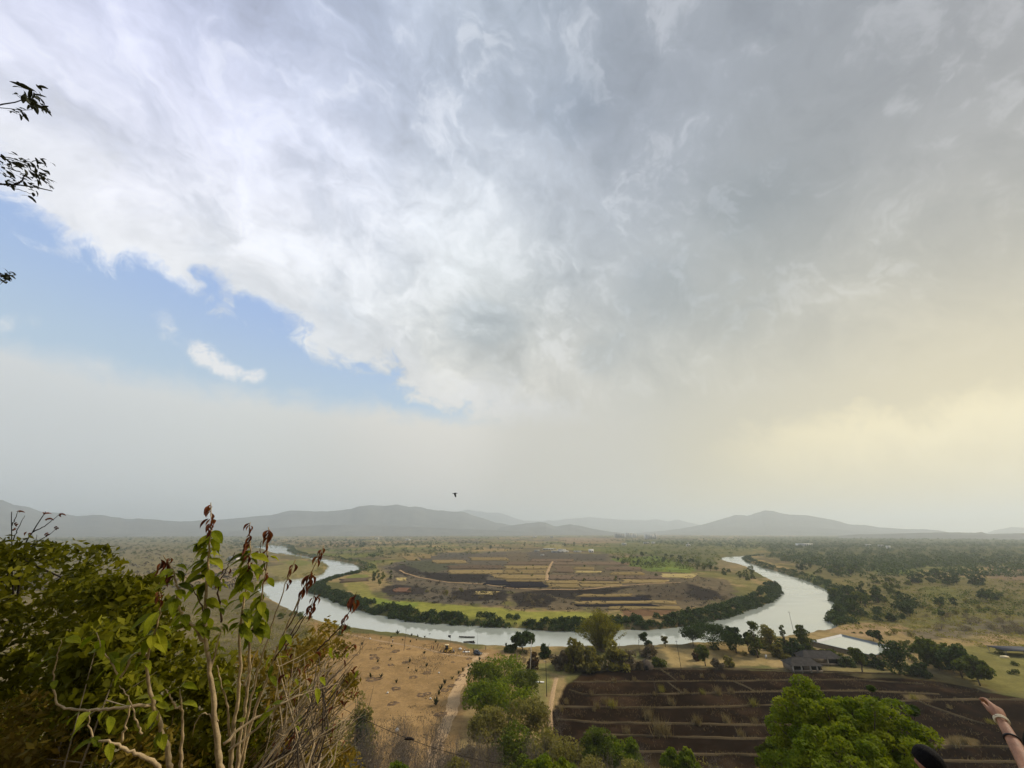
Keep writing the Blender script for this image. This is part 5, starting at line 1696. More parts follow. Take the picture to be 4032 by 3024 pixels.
shrub_base = at_depth(860, 3010, 2.72)
shrub_base.z = land1(shrub_base.x, shrub_base.y) - 0.02
shrub = empty("leafy_shrub", shrub_base)
tag(shrub, "tall thin stemmed shrub with yellow green leaves and withered red brown tips", "shrub")
rs = random.Random(99)


def pl(points):
    return [at_depth(x, y, d) - shrub_base for x, y, d in points]


def smooth_path(pts_, n=24):
    p = np.array([list(v) for v in pts_])
    t = np.r_[0, np.cumsum(np.linalg.norm(np.diff(p, axis=0), axis=1))]
    s = np.linspace(0, t[-1], n)
    c = np.stack([np.interp(s, t, p[:, j]) for j in range(3)], 1)
    for _ in range(2):
        c[1:-1] = (c[:-2] + 2 * c[1:-1] + c[2:]) / 4
    c[1:-1] += np.random.default_rng(len(p)).normal(0, 0.0035, c[1:-1].shape)
    return c


STEM_MAT = mat_simple("shrub_stem", (0.40, 0.30, 0.165), 0.7, 0.3, 0.4, 14.0, bump=0.35, bscale=90)
STEM_DARK = mat_simple("shrub_twig", (0.085, 0.045, 0.025), 0.75, 0.25, 0.4, 14.0)
STEMS = {}


def stem(key, pts_, r0, r1, mat=None, name="stem", parent=None):
    c = smooth_path(pl(pts_), max(10, 4 * len(pts_)))
    STEMS[key] = c
    rad = np.linspace(r0, r1, len(c)) * (1 + 0.10 * np.sin(np.arange(len(c)) * 2.3))
    return MB().tube(c, rad, 8).build(name, mat or STEM_MAT, parent or shrub, True)


D0 = 2.7
stem('a', [(872, 3060, 2.7), (859, 2966, 2.7), (846, 2800, 2.72), (827, 2641, 2.74), (809, 2514, 2.76), (806, 2410, 2.78), (812, 2320, 2.8), (820, 2220, 2.8), (831, 2094, 2.8), (831, 2030, 2.8), (830, 1979, 2.8)], 0.021, 0.0028)
stem('b', [(905, 3060, 2.85), (912, 2960, 2.85), (938, 2740, 2.88), (949, 2614, 2.9), (940, 2500, 2.9), (951, 2422, 2.9), (969, 2316, 2.9), (981, 2227, 2.9), (987, 2145, 2.9), (978, 2090, 2.9), (985, 2057, 2.9)], 0.016, 0.003)
stem('c', [(930, 3060, 3.0), (945, 2900, 3.0), (965, 2800, 3.0), (981, 2650, 3.0), (985, 2500, 3.02), (1022, 2420, 3.02), (1034, 2316, 3.02), (1050, 2251, 3.04), (1052, 2178, 3.04), (1057, 2076, 3.04)], 0.015, 0.003)
stem('d', [(940, 3060, 3.1), (975, 2900, 3.1), (1014, 2768, 3.12), (1059, 2650, 3.14), (1113, 2500, 3.16), (1150, 2420, 3.18), (1172, 2373, 3.2), (1201, 2304, 3.2), (1238, 2231, 3.22), (1274, 2149, 3.22)], 0.015, 0.003)
stem('e', [(935, 3060, 3.05), (960, 2900, 3.05), (1005, 2680, 3.08), (1060, 2490, 3.1), (1099, 2373, 3.1), (1115, 2328, 3.12), (1136, 2267, 3.12), (1164, 2203, 3.12)], 0.011, 0.003)
stem('f', [(805, 2524, 2.76), (764, 2470, 2.74), (722, 2425, 2.7), (706, 2398, 2.68), (696, 2308, 2.66), (680, 2247, 2.66), (662, 2215, 2.66), (644, 2186, 2.66)], 0.011, 0.003, name="stem")
stem('g', [(668, 3040, 2.6), (660, 2944, 2.6), (640, 2880, 2.6), (622, 2822, 2.58), (592, 2731, 2.56), (574, 2627, 2.56), (583, 2578, 2.56), (606, 2501, 2.56), (628, 2442, 2.56), (633, 2352, 2.56), (627, 2330, 2.56)], 0.0165, 0.0025)
stem('h', [(708, 3060, 2.66), (714, 2966, 2.66), (723, 2831, 2.66), (716, 2770, 2.66), (708, 2715, 2.66)], 0.012, 0.004)
stem('i', [(594, 2776, 2.56), (520, 2778, 2.5), (440, 2790, 2.46), (362, 2799, 2.44), (290, 2790, 2.4), (235, 2781, 2.4), (215, 2740, 2.4), (208, 2677, 2.4), (222, 2600, 2.4), (240, 2520, 2.4)], 0.010, 0.002)
stem('j', [(650, 3050, 2.5), (590, 2990, 2.45), (500, 2950, 2.4), (420, 2912, 2.36), (385, 2926, 2.36), (362, 2910, 2.36), (345, 2850, 2.36), (352, 2800, 2.36)], 0.014, 0.0025)
stem('k', [(871, 2450, 2.84), (861, 2357, 2.84), (859, 2296, 2.84), (875, 2275, 2.84), (912, 2202, 2.84), (925, 2175, 2.84)], 0.007, 0.002, STEM_DARK, "twig")
stem('l', [(815, 2470, 2.78), (790, 2369, 2.76), (749, 2296, 2.74), (729, 2271, 2.74)], 0.006, 0.002, STEM_DARK, "twig")
stem('m', [(827, 2640, 2.74), (838, 2610, 2.76), (855, 2540, 2.78), (874, 2465, 2.8)], 0.009, 0.003)
stem('n', [(960, 2700, 2.95), (985, 2640, 2.95), (1003, 2570, 2.97), (1040, 2520, 3.0)], 0.007, 0.003)
stem('o', [(905, 2900, 2.86), (893, 2750, 2.84), (868, 2690, 2.82), (855, 2620, 2.8)], 0.009, 0.003)
stem('p', [(580, 2578, 2.56), (520, 2570, 2.5), (475, 2685, 2.5), (440, 2610, 2.5), (400, 2560, 2.48), (380, 2490, 2.48)], 0.008, 0.002)
stem('q', [(1115, 2500, 3.16), (1160, 2430, 3.2), (1190, 2330, 3.2), (1240, 2260, 3.2)], 0.006, 0.002, STEM_DARK, "twig")
stem('r', [(1080, 2600, 3.14), (1180, 2440, 3.2), (1215, 2400, 3.2), (1260, 2350, 3.2)], 0.006, 0.002, STEM_DARK, "twig")
stem('s', [(1120, 2560, 3.2), (1200, 2430, 3.2), (1230, 2375, 3.2), (1240, 2330, 3.2)], 0.006, 0.002, STEM_DARK, "twig")
stem('t', [(1250, 2560, 3.3), (1340, 2470, 3.3), (1362, 2430, 3.3), (1386, 2400, 3.3), (1404, 2330, 3.3)], 0.007, 0.002, STEM_DARK, "twig")
stem('u', [(1050, 2260, 3.04), (1030, 2180, 3.04), (1020, 2150, 3.04), (1030, 2130, 3.04)], 0.004, 0.002, STEM_DARK, "twig")
stem('v', [(860, 2840, 2.72), (800, 2800, 2.68), (765, 2850, 2.66), (757, 2900, 2.66)], 0.005, 0.002)
stem('w', [(712, 2790, 2.66), (690, 2785, 2.64), (672, 2740, 2.62), (650, 2715, 2.62)], 0.008, 0.003)
stem('x', [(560, 2890, 2.5), (540, 2850, 2.5), (520, 2770, 2.5), (500, 2730, 2.5), (470, 2700, 2.5)], 0.006, 0.002)
stem('y', [(480, 2920, 2.42), (495, 2850, 2.42), (512, 2780, 2.42)], 0.007, 0.004)
stem('z', [(880, 2930, 2.75), (950, 2860, 2.85), (1060, 2800, 2.95), (1130, 2760, 3.0), (1230, 2720, 3.1), (1335, 2690, 3.15)], 0.011, 0.003)
stem('z2', [(900, 2960, 2.8), (1000, 2880, 2.9), (1100, 2770, 3.0), (1190, 2700, 3.1)], 0.010, 0.003)


def place_leaf(mesh, name, base, d, nrm, size, parent=shrub):
    d = Vector(d).normalized()
    n_ = Vector(nrm)
    n_ = (n_ - d * n_.dot(d)).normalized()
    x_ = d.cross(n_)
    M = Matrix((x_, d, n_)).transposed()
    o_ = bpy.data.objects.new(name, mesh)
    o_.location = base
    o_.rotation_euler = M.to_euler()
    o_.scale = (size, size, size)
    return link(o_, parent)


def leaves_on(key, y0, y1, n, px_len, depth, kind='g', left=0.65, droop=0.25):
    """n leaves on a stem between two photograph heights"""
    c = STEMS[key]
    w = c + np.array(shrub_base)
    _, pyy = project(w[:, 0], w[:, 1], w[:, 2])
    ok = np.nonzero((pyy >= y0) & (pyy <= y1))[0]
    if not len(ok):
        return
    for q in range(n):
        b_ = Vector(c[rs.choice(ok)]) + Vector((rs.uniform(-.008, .008), rs.uniform(-.01, .01), rs.uniform(-.03, .03)))
        s = px_len / FPX * depth * rs.uniform(0.65, 1.2) * (0.68 if kind == 'w' else 0.76)
        if kind == 'g':
            a = rs.choice((math.pi, math.pi, 0.0)) if rs.random() < left else rs.uniform(0, 6.28)
            a += rs.uniform(-0.9, 0.9)
            d = Vector((math.cos(a), math.sin(a) * 0.8, rs.uniform(-0.9, 0.25) - droop * 0.5))
            n_ = Vector((rs.uniform(-.5, .5), rs.uniform(-0.9, 0.1), 1.0))
            place_leaf(rs.choice(LEAVES), "leaf", b_ + d.normalized() * 0.14 * s, d, n_, s)
        else:
            a = rs.uniform(0, 6.28)
            d = Vector((math.cos(a) * 0.45 - 0.15, math.sin(a) * 0.45, -1.0 + rs.uniform(0, .5)))
            n_ = Vector((math.cos(a), math.sin(a), 0.2))
            place_leaf(rs.choice(WITHERED), "withered_leaf", b_ + d.normalized() * 0.14 * s, d, n_, s)


for key, y0, y1, n, L, dpt in (('a', 2095, 2290, 40, 92, 2.8), ('a', 2290, 2480, 14, 84, 2.78), ('b', 2150, 2330, 34, 84, 2.9), ('b', 2330, 2470, 18, 80, 2.9), ('c', 2320, 2500, 26, 84, 3.02), ('c', 2190, 2300, 6, 64, 3.04),
                               ('f', 2240, 2420, 20, 84, 2.66), ('f', 2420, 2500, 10, 84, 2.7), ('g', 2390, 2520, 16, 100, 2.56), ('g', 2520, 2880, 14, 84, 2.56), ('h', 2700, 2800, 6, 76, 2.66), ('i', 2500, 2800, 8, 70, 2.42),
                               ('j', 2800, 2930, 7, 90, 2.36), ('k', 2250, 2450, 10, 60, 2.84), ('m', 2460, 2600, 6, 66, 2.78), ('p', 2490, 2620, 12, 92, 2.5), ('d', 2480, 2700, 8, 66, 3.14), ('o', 2620, 2760, 5, 60, 2.8), ('z', 2690, 2860, 8, 70, 3.0)):
    leaves_on(key, y0, y1, n, L, dpt, 'g')
for key, y0, y1, n, L, dpt in (('a', 1979, 2095, 18, 52, 2.8), ('b', 2050, 2150, 14, 52, 2.9), ('b', 2150, 2300, 5, 56, 2.9), ('c', 2076, 2120, 9, 66, 3.04), ('c', 2120, 2200, 3, 46, 3.04), ('d', 2149, 2200, 9, 58, 3.22), ('d', 2215, 2330, 12, 58, 3.2),
                               ('e', 2203, 2290, 8, 52, 3.12), ('f', 2186, 2260, 12, 62, 2.66), ('g', 2328, 2390, 6, 52, 2.56), ('k', 2230, 2300, 4, 50, 2.84), ('q', 2260, 2330, 6, 52, 3.2), ('r', 2350, 2420, 5, 54, 3.2), ('s', 2330, 2400, 5, 50, 3.2),
                               ('t', 2330, 2360, 8, 58, 3.3), ('t', 2400, 2470, 6, 46, 3.3), ('u', 2125, 2260, 4, 48, 3.04)):
    leaves_on(key, y0, y1, n, L, dpt, 'w')


# ---- the bushes behind it: leaves in their hundreds on branching stems
def frustum_bush(name, label, poly, dep0, dep1, nclump, per, leaf, mat, base_px, base_dep, stem_mat, seed, nstem=14, crad=(0.22, 0.45), aspect=2.2, lean=0.0, up=0.6, droop=0.2, stem_r=0.018, parts_cat="shrub"):
    rng = np.random.default_rng(seed)
    poly = np.array(poly, float)
    lo, hi = poly.min(0), poly.max(0)
    cl = []
    while len(cl) < nclump:
        p = rng.uniform(lo, hi)
        if poly_sdf(np.array([p[0]]), np.array([p[1]]), poly)[0] < -8:
            cl.append(list(at_depth(p[0], p[1], rng.uniform(dep0, dep1))))
    cl = np.array(cl)
    b_ = at_depth(base_px[0], base_px[1], base_dep)
    b_.z = land1(b_.x, b_.y) - 0.1
    rad = rng.uniform(*crad, nclump)
    pts_ = clump_cloud(cl, rad, per, rng, 0.3)
    v, q = cards(pts_, leaf, rng, aspect, up, droop)
    tint = np.repeat(rng.uniform(0, 1, nclump), per) * 0.55 + rng.uniform(0, 0.45, nclump * per)
    r = empty(name, b_)
    tag(r, label, parts_cat)
    bb = np.array(b_)
    obj("crown", mesh_np("crown", v - bb, q, mat, {'tint': ('FACE', tint)}), r)
    mb = MB()
    for k_ in range(nstem):
        e = cl[rng.integers(nclump)] - bb
        s = rng.normal(0, 0.12, 3) * np.array([1, 1, 0]) + np.array([0, 0, -0.2])
        m1 = s * 0.65 + e * 0.35 + rng.normal(0, 0.12, 3)
        m2 = s * 0.3 + e * 0.7 + rng.normal(0, 0.10, 3)
        rr_ = stem_r * rng.uniform(0.5, 1.2)
        mb.tube([s, m1, m2, e], [rr_, rr_ * 0.8, rr_ * 0.5, rr_ * 0.2], 5, False)
        for w_ in range(5):
            e2 = m2 + (e - m2) * rng.uniform(-0.6, 0.8)
            mb.tube([e2, e2 + rand_dirs(1, rng, 0.7)[0] * rng.uniform(0.2, 0.6)], [rr_ * 0.35, rr_ * 0.1], 3, False)
    mb.build("stem", stem_mat, r)
    return r, b_


dark_bush, dark_base = frustum_bush("bush", "large dark leafy bush filling the left edge", [(-500, 2190), (-60, 2150), (60, 2150), (150, 2175), (250, 2165), (325, 2112), (390, 2130), (430, 2200), (450, 2290), (470, 2440), (480, 2700), (440, 3000), (400, 3300), (-600, 3300)],
                                    4.6, 7.2, 215, 110, 0.115, BUSH_SHADE, (-100, 3100), 6.2, BARK_DARK, 501, 26, (0.2, 0.42), 2.0, stem_r=0.022)
frustum_bush("bush", "darker green bush behind the thin stemmed shrub", [(440, 2300), (520, 2300), (600, 2280), (660, 2330), (700, 2430), (760, 2560), (860, 2640), (960, 2760), (1000, 2900), (1000, 3250), (420, 3250), (430, 2700)],
             4.2, 6.4, 130, 110, 0.11, BUSH_SHADE, (700, 3150), 5.4, BARK_PALE, 502, 24, (0.16, 0.34), 2.0)
frustum_bush("dry_bush", "brown and olive bush with half dried leaves, right of the thin stemmed shrub", [(960, 2560), (1080, 2580), (1150, 2540), (1240, 2500), (1310, 2480), (1360, 2560), (1400, 2640), (1390, 2750), (1330, 2860), (1380, 2960), (1420, 3200), (900, 3250), (900, 2800)],
             4.6, 6.6, 110, 75, 0.085, BUSH_TAN, (1060, 3150), 5.4, BARK_PALE, 503, 46, (0.14, 0.32), 2.4, stem_r=0.020)
frustum_bush("dry_bush", "low tangled bush with rust coloured leaves at the bottom left", [(-100, 2800), (150, 2780), (300, 2860), (480, 2900), (640, 2930), (800, 2960), (900, 3000), (900, 3300), (-200, 3300)],
             3.4, 4.4, 80, 75, 0.085, BUSH_TAN, (420, 3150), 3.9, BARK_PALE, 504, 22, (0.14, 0.30), 2.2)
frustum_bush("bush", "green bush low behind the stems of the thin shrub", [(230, 2500), (420, 2480), (520, 2560), (560, 2700), (600, 2850), (500, 2960), (330, 2900), (240, 2760)],
             3.6, 4.6, 55, 80, 0.105, mat_leaf("bush_leaf_green", [(0.028, 0.032, 0.002), (0.135, 0.138, 0.007), (0.320, 0.300, 0.020)], 0.42, 0.6, 1.5, 0.0, 0.08), (430, 3080), 4.2, BARK_PALE, 505, 12, (0.14, 0.28), 1.9)

# thin pale stems leaning to the right, part of a brush of their own
brush_base = at_depth(1010, 3090, 3.6)
brush_base.z = land1(brush_base.x, brush_base.y) - 0.1
brush = tag(empty("dry_shrub", brush_base), "brush of bare pale stems leaning to the right beside the green shrub", "shrub")
rb = np.random.default_rng(64)
for k_ in range(64):
    x0 = rb.uniform(820, 1240)
    tx, ty = rb.uniform(1080, 1410), rb.uniform(2530, 2940)
    dp = rb.uniform(3.4, 4.4)
    a_, b_ = at_depth(x0, 3120, dp), at_depth(tx, ty, dp + 0.5)
    m_ = a_.lerp(b_, 0.5) + Vector(rb.normal(0, 0.06, 3)) + Vector((0.06, 0, -0.05))
    r_ = rb.uniform(0.006, 0.014)
    mb = MB().tube([a_ - brush_base, a_.lerp(m_, 0.5) - brush_base, m_ - brush_base, m_.lerp(b_, 0.5) - brush_base + Vector(rb.normal(0, .02, 3)), b_ - brush_base], [r_, r_ * 0.9, r_ * 0.75, r_ * 0.5, r_ * 0.2], 6)
    for w_ in range(4):
        t_ = rb.uniform(0.3, 0.9)
        s_ = a_.lerp(m_, t_ * 2) if t_ < 0.5 else m_.lerp(b_, t_ * 2 - 1)
        e_ = s_ + Vector((rb.uniform(-0.05, 0.35), rb.uniform(-0.2, 0.3), rb.uniform(0.05, 0.35)))
        mb.tube([s_ - brush_base, s_.lerp(e_, 0.5) - brush_base + Vector((0.01, 0, -0.015)), e_ - brush_base], [r_ * 0.45, r_ * 0.3, r_ * 0.1], 4, False)
    mb.build("stem", STEM_MAT if k_ % 3 else BARK, brush, True)
for k_ in range(70):
    x_, y_ = rb.uniform(1080, 1420), rb.uniform(2540, 2960)
    L_ = rb.uniform(0.05, 0.11)
    a_ = rb.uniform(0, 6.28)
    place_leaf(LEAVES[k_ % 3] if k_ % 4 == 0 else WITHERED[k_ % 3], "leaf" if k_ % 4 == 0 else "withered_leaf", at_depth(x_, y_, rb.uniform(3.6, 4.4)) - brush_base, (math.cos(a_), math.sin(a_), -0.6), (0, -0.4, 1), L_, brush)

# ---- leafless twigs above the dark bush
tw = tag(empty("bare_shrub", Vector((dark_base.x + 0.9, dark_base.y + 0.5, land1(dark_base.x + 0.9, dark_base.y + 0.5) - 0.1))), "leafless grey twigs rising above the dark bush on the left edge", "shrub")
tb = tw.location


def twp(*pts_):
    return [at_depth(x, y, 6.0) - tb for x, y in pts_]


for pts_, r_ in (([(60, 2500), (50, 2300), (48, 2150), (47, 2060), (46, 2015)], 0.016), ([(47, 2070), (60, 2040), (72, 2012)], 0.008), ([(52, 2130), (70, 2080), (98, 2030)], 0.008), ([(70, 2400), (75, 2250), (85, 2165), (135, 2085), (165, 2030), (180, 2015)], 0.018),
                 ([(130, 2095), (180, 2070), (215, 2040), (236, 2024)], 0.010), ([(100, 2170), (150, 2130), (195, 2105), (222, 2080)], 0.010), ([(120, 2200), (140, 2150), (145, 2105)], 0.008), ([(-20, 2140), (60, 2190), (170, 2240), (280, 2290), (380, 2325)], 0.020), ([(0, 2300), (40, 2250), (90, 2170)], 0.018)):
    c_ = smooth_path(twp(*pts_), 14)
    MB().tube(c_, np.linspace(r_, r_ * 0.3, len(c_)), 5).build("twig", BARK_DARK, tw, True)
for (x, y) in ((70, 2014), (168, 2021), (235, 2024), (188, 2042), (65, 2062), (105, 2098), (190, 2102), (225, 2078), (55, 2084)):
    for q in range(2):
        place_leaf(WITHERED[q], "leaf", at_depth(x + q * 6 - 3, y + q * 5, 6.0) - tb, (rs.uniform(-1, 1), 0.4, rs.uniform(-0.1, 0.3)), (0, -0.5, 1), 0.10, tw)

# ---- the tree beyond the left edge whose twig ends reach into the picture
tree_base = Vector((-8.6, 3.2, 0))
tree_base.z = land1(-8.6, 3.2) - 0.2
ot = tag(empty("overhanging_tree", tree_base), "dark leaved tree beyond the left edge with three twig ends against the sky", "tree")
LEAF_SIL = mat_leaf("leaf_silhouette", [(0.012, 0.014, 0.008), (0.030, 0.034, 0.018), (0.060, 0.065, 0.030)], 0.12, 0.55, 2.0)
SMALL = [leaf_mesh("small_leaf", LEAF_SIL, 0.3, 0.40, 11), leaf_mesh("small_leaf", LEAF_SIL, 0.1, 0.34, 12)]
tk = np.array([(0, 0, 0), (0.1, 0.1, 2.5), (0.3, 0.1, 4.6), (0.2, 0.3, 6.6), (0.5, 0.4, 8.6), (0.6, 0.4, 10.2)])
MB().tube(tk, [0.22, 0.19, 0.16, 0.12, 0.08, 0.04], 10).build("trunk", BARK, ot, True)
OD = 4.6
for start, pts_, r_ in ((4, [(-500, 480), (-250, 450), (-60, 425), (0, 412), (60, 405), (102, 388)], 0.022), (4, [(-300, 450), (-80, 410), (0, 421), (45, 432), (80, 436), (125, 432)], 0.012),
                        (3, [(-500, 760), (-200, 730), (0, 722), (70, 725), (130, 728), (160, 745), (205, 752)], 0.024), (3, [(-300, 660), (-100, 620), (0, 609), (55, 606), (72, 630), (105, 650), (148, 668)], 0.014),
                        (3, [(60, 726), (85, 715), (97, 690), (104, 672)], 0.012), (3, [(0, 722), (40, 735), (98, 754), (150, 773)], 0.006), (2, [(-500, 1120), (-150, 1095), (0, 1094), (40, 1090), (62, 1082)], 0.020)):
    p_ = [at_depth(x, y, OD) - tree_base for x, y in pts_]
    if pts_[0][0] <= -300:
        p_ = [Vector(tk[start]), Vector(tk[start]).lerp(p_[0], 0.5) + Vector((0, 0, 0.2))] + p_
    c_ = smooth_path(p_, 26)
    MB().tube(c_, np.linspace(r_ * (1.8 if len(p_) > 6 else 1.0), r_ * 0.22, len(c_)), 6).build("branch", BARK_DARK, ot, True)
rt = random.Random(5)
for (cx_, cy_, sx, sy, n, L) in ((105, 350, 34, 14, 14, 50), (128, 385, 16, 26, 16, 46), (150, 418, 26, 12, 16, 46), (80, 375, 14, 6, 5, 40), (80, 440, 26, 18, 14, 38), (175, 433, 10, 5, 4, 40),
                             (65, 625, 14, 20, 8, 40), (30, 655, 28, 22, 20, 40), (100, 645, 34, 18, 22, 40), (160, 640, 26, 22, 14, 36), (40, 705, 22, 16, 12, 40), (140, 690, 34, 16, 20, 40), (170, 705, 22, 12, 10, 38),
                             (125, 735, 30, 12, 12, 36), (185, 725, 10, 6, 4, 34), (120, 772, 20, 5, 5, 34), (75, 690, 20, 14, 6, 36),
                             (15, 1085, 26, 12, 18, 36), (45, 1075, 14, 8, 6, 34), (25, 1108, 10, 4, 4, 32), (-60, 1090, 40, 20, 16, 38), (-120, 420, 60, 40, 16, 44), (-100, 690, 60, 50, 16, 44)):
    for q in range(n):
        x, y = cx_ + rt.gauss(0, sx * 0.62), cy_ + rt.gauss(0, sy * 0.62)
        s = L / FPX * OD * rt.uniform(0.5, 0.95)
        d = Vector((rt.uniform(-0.3, 1.0), rt.uniform(-0.8, 0.8), rt.uniform(-0.6, 0.25)))
        place_leaf(SMALL[q % 2], "leaf", at_depth(x, y, OD + rt.uniform(-0.25, 0.25)) - tree_base, d, (rt.uniform(-.6, .6), rt.uniform(-.9, .3), 1), s, ot)

# a slack dark cable crossing the bushes at the foot of the picture
mb = MB()
ca, cb = at_depth(1180, 2690, 26), at_depth(2080, 3020, 30)
tt_ = np.linspace(0, 1, 30)
cc = np.array([list(ca.lerp(cb, t)) for t in tt_]) - np.array([0, 0, 1.0]) * (0.9 * 4 * tt_ * (1 - tt_))[:, None]
mb.tube(cc, 0.016, 5)
kn = cc[13]
mb.tube([kn + (-0.35, 0, -0.02), kn + (-0.1, 0, 0.03), kn + (0.15, 0, 0.02), kn + (0.4, 0, -0.03)], [0.03, 0.11, 0.09, 0.03], 6)
cab = mb.build("cable", BARK_DARK)
tag(cab, "slack dark cable with a knot of creeper sagging across the bushes at the bottom", "cable")
print("FORE", round(time.time() - T0, 1))

# ================================================================== PEOPLE
SKIN = mat_simple("skin", (0.31, 0.150, 0.082), 0.55, 0.35, 0.32, 22.0, bump=0.25, bscale=260)
HAIR = mat_simple("hair", (0.004, 0.0035, 0.0035), 0.7, 0.12, 0.3, 60.0, bump=0.8, bscale=120)
CLOTH_WHITE = mat_simple("cloth_white", (0.72, 0.72, 0.74), 0.85, 0.2, 0.06, 20.0)
CLOTH_MAROON = mat_simple("cloth_maroon", (0.12, 0.012, 0.012), 0.85, 0.2, 0.15, 20.0)
CLOTH_DARK = mat_simple("cloth_dark", (0.03, 0.03, 0.04), 0.85, 0.2, 0.15, 20.0)
CLOTH_BLUE = mat_simple("cloth_blue", (0.05, 0.07, 0.13), 0.85, 0.2, 0.15, 20.0)


def skin_mesh(name, pts_, edges, radii, mat, levels=1, root=0):
    """one continuous surface grown round a skeleton"""
    me = bpy.data.meshes.new(name)
    me.from_pydata([tuple(p) for p in pts_], edges, [])
    o_ = bpy.data.objects.new(name, me)
    COL.objects.link(o_)
    sk = o_.modifiers.new("skin", 'SKIN')
    sk.use_smooth_shade = True
    dat = me.skin_vertices[0].data
    for i_, r_ in enumerate(radii):
        dat[i_].radius = r_ if isinstance(r_, tuple) else (r_, r_)
        dat[i_].use_root = (i_ == root)
    if levels:
        ss = o_.modifiers.new("sub", 'SUBSURF')
        ss.levels = ss.render_levels = levels
    dg = bpy.context.evaluated_depsgraph_get()
    out_ = bpy.data.meshes.new_from_object(o_.evaluated_get(dg))
    out_.name = name
    bpy.data.objects.remove(o_)
    out_.materials.clear()
    out_.materials.append(mat)
    out_.polygons.foreach_set("use_smooth", np.ones(len(out_.polygons), bool))
    return out_


def remesh_joined(name, meshes, mat, voxel=0.0045):
    """several overlapping closed shapes grown together into one continuous skin"""
    vs, fs, n = [], [], 0
    for me in meshes:
        vs += [tuple(v.co) for v in me.vertices]
        fs += [[i_ + n for i_ in p.vertices] for p in me.polygons]
        n = len(vs)
    me = bpy.data.meshes.new(name)
    me.from_pydata(vs, [], fs)
    o_ = bpy.data.objects.new(name, me)
    COL.objects.link(o_)
    rm = o_.modifiers.new("grow", 'REMESH')
    rm.mode = 'VOXEL'
    rm.voxel_size = voxel
    sm = o_.modifiers.new("soft", 'SMOOTH')
    sm.factor, sm.iterations = 0.5, 3
    dg = bpy.context.evaluated_depsgraph_get()
    out_ = bpy.data.meshes.new_from_object(o_.evaluated_get(dg))
    out_.name = name
    bpy.data.objects.remove(o_)
    out_.materials.clear()
    out_.materials.append(mat)
    out_.polygons.foreach_set("use_smooth", np.ones(len(out_.polygons), bool))
    return out_


def hand_shapes(wrist, fwd, nrm, s=1.0, left=True):
    """palm, four unequal bent fingers and a thumb as closed shapes, to be grown onto the arm"""
    wrist, fwd, nrm = np.array(wrist, float), unit(fwd), np.array(nrm, float)
    nrm = unit(nrm - fwd * np.dot(nrm, fwd))
    side = np.cross(fwd, nrm) * (1 if left else -1)

    def P(a, b_, c):
        return wrist + (fwd * a + side * b_ + nrm * c) * s
    mb = MB()
    for b_ in (-0.026, -0.010, 0.008, 0.024):          # the palm: four rays side by side
        mb.tube([P(-0.015, b_ * 0.45, 0), P(0.02, b_ * 0.8, 0.002), P(0.055, b_, 0.003), P(0.088, b_ * 1.1, 0.0)], [0.015 * s, 0.0165 * s, 0.0155 * s, 0.0125 * s], 8)
    for k_, (b_, l1, l2, l3) in enumerate(((-0.029, 0.042, 0.025, 0.020), (-0.010, 0.046, 0.029, 0.022), (0.010, 0.043, 0.027, 0.021), (0.027, 0.034, 0.020, 0.018))):
        p = P(0.084, b_, 0.0)
        pts_, a = [p], 0.50 + 0.12 * k_
        for L_ in (l1, l2, l3):
            p = p + (fwd * math.cos(a) - nrm * math.sin(a)) * L_ * s
            pts_.append(p)
            a += 0.62 + 0.06 * k_
        mb.tube(pts_, [0.0098 * s, 0.0090 * s, 0.0080 * s, 0.0062 * s], 8)
    mb.tube([P(0.005, -0.014, -0.004), P(0.034, -0.040, -0.012), P(0.066, -0.050, -0.020), P(0.090, -0.046, -0.030)], [0.014 * s, 0.0125 * s, 0.0105 * s, 0.0075 * s], 8)
    return mb


def hand_chain(P_, E_, R_l, wrist_i, wrist, fwd, side, nrm, s=1.0, curl=0.5):
    """palm, four unequal bent fingers and a thumb, added to a skeleton"""
    wrist, fwd, side, nrm = (np.array(v, float) for v in (wrist, fwd, side, nrm))

    def add(p, r, frm):
        P_.append(p); R_l.append(r); E_.append((frm, len(P_) - 1)); return len(P_) - 1
    palm = add(wrist + fwd * 0.050 * s, (0.034 * s, 0.018 * s), wrist_i)
    for k_, (off, ln) in enumerate(((-0.028, 0.070), (-0.010, 0.080), (0.010, 0.075), (0.028, 0.058))):
        b_ = add(wrist + fwd * 0.088 * s + side * off * s, 0.0095 * s, palm)
        c1 = curl * (0.6 + 0.18 * k_)
        d1 = fwd * math.cos(c1) - nrm * math.sin(c1)
        d2 = fwd * math.cos(c1 * 2.1) - nrm * math.sin(c1 * 2.1)
        m_ = add(P_[b_] + d1 * ln * 0.55 * s, 0.0088 * s, b_)
        add(P_[m_] + d2 * ln * 0.5 * s, 0.0072 * s, m_)
    t1 = add(wrist + fwd * 0.030 * s - side * 0.040 * s - nrm * 0.008 * s, 0.0115 * s, wrist_i)
    t2 = add(P_[t1] + (fwd * 0.75 - side * 0.6) * 0.036 * s, 0.0105 * s, t1)
    add(P_[t2] + (fwd * 0.95 - side * 0.25 - nrm * 0.2) * 0.030 * s, 0.0085 * s, t2)


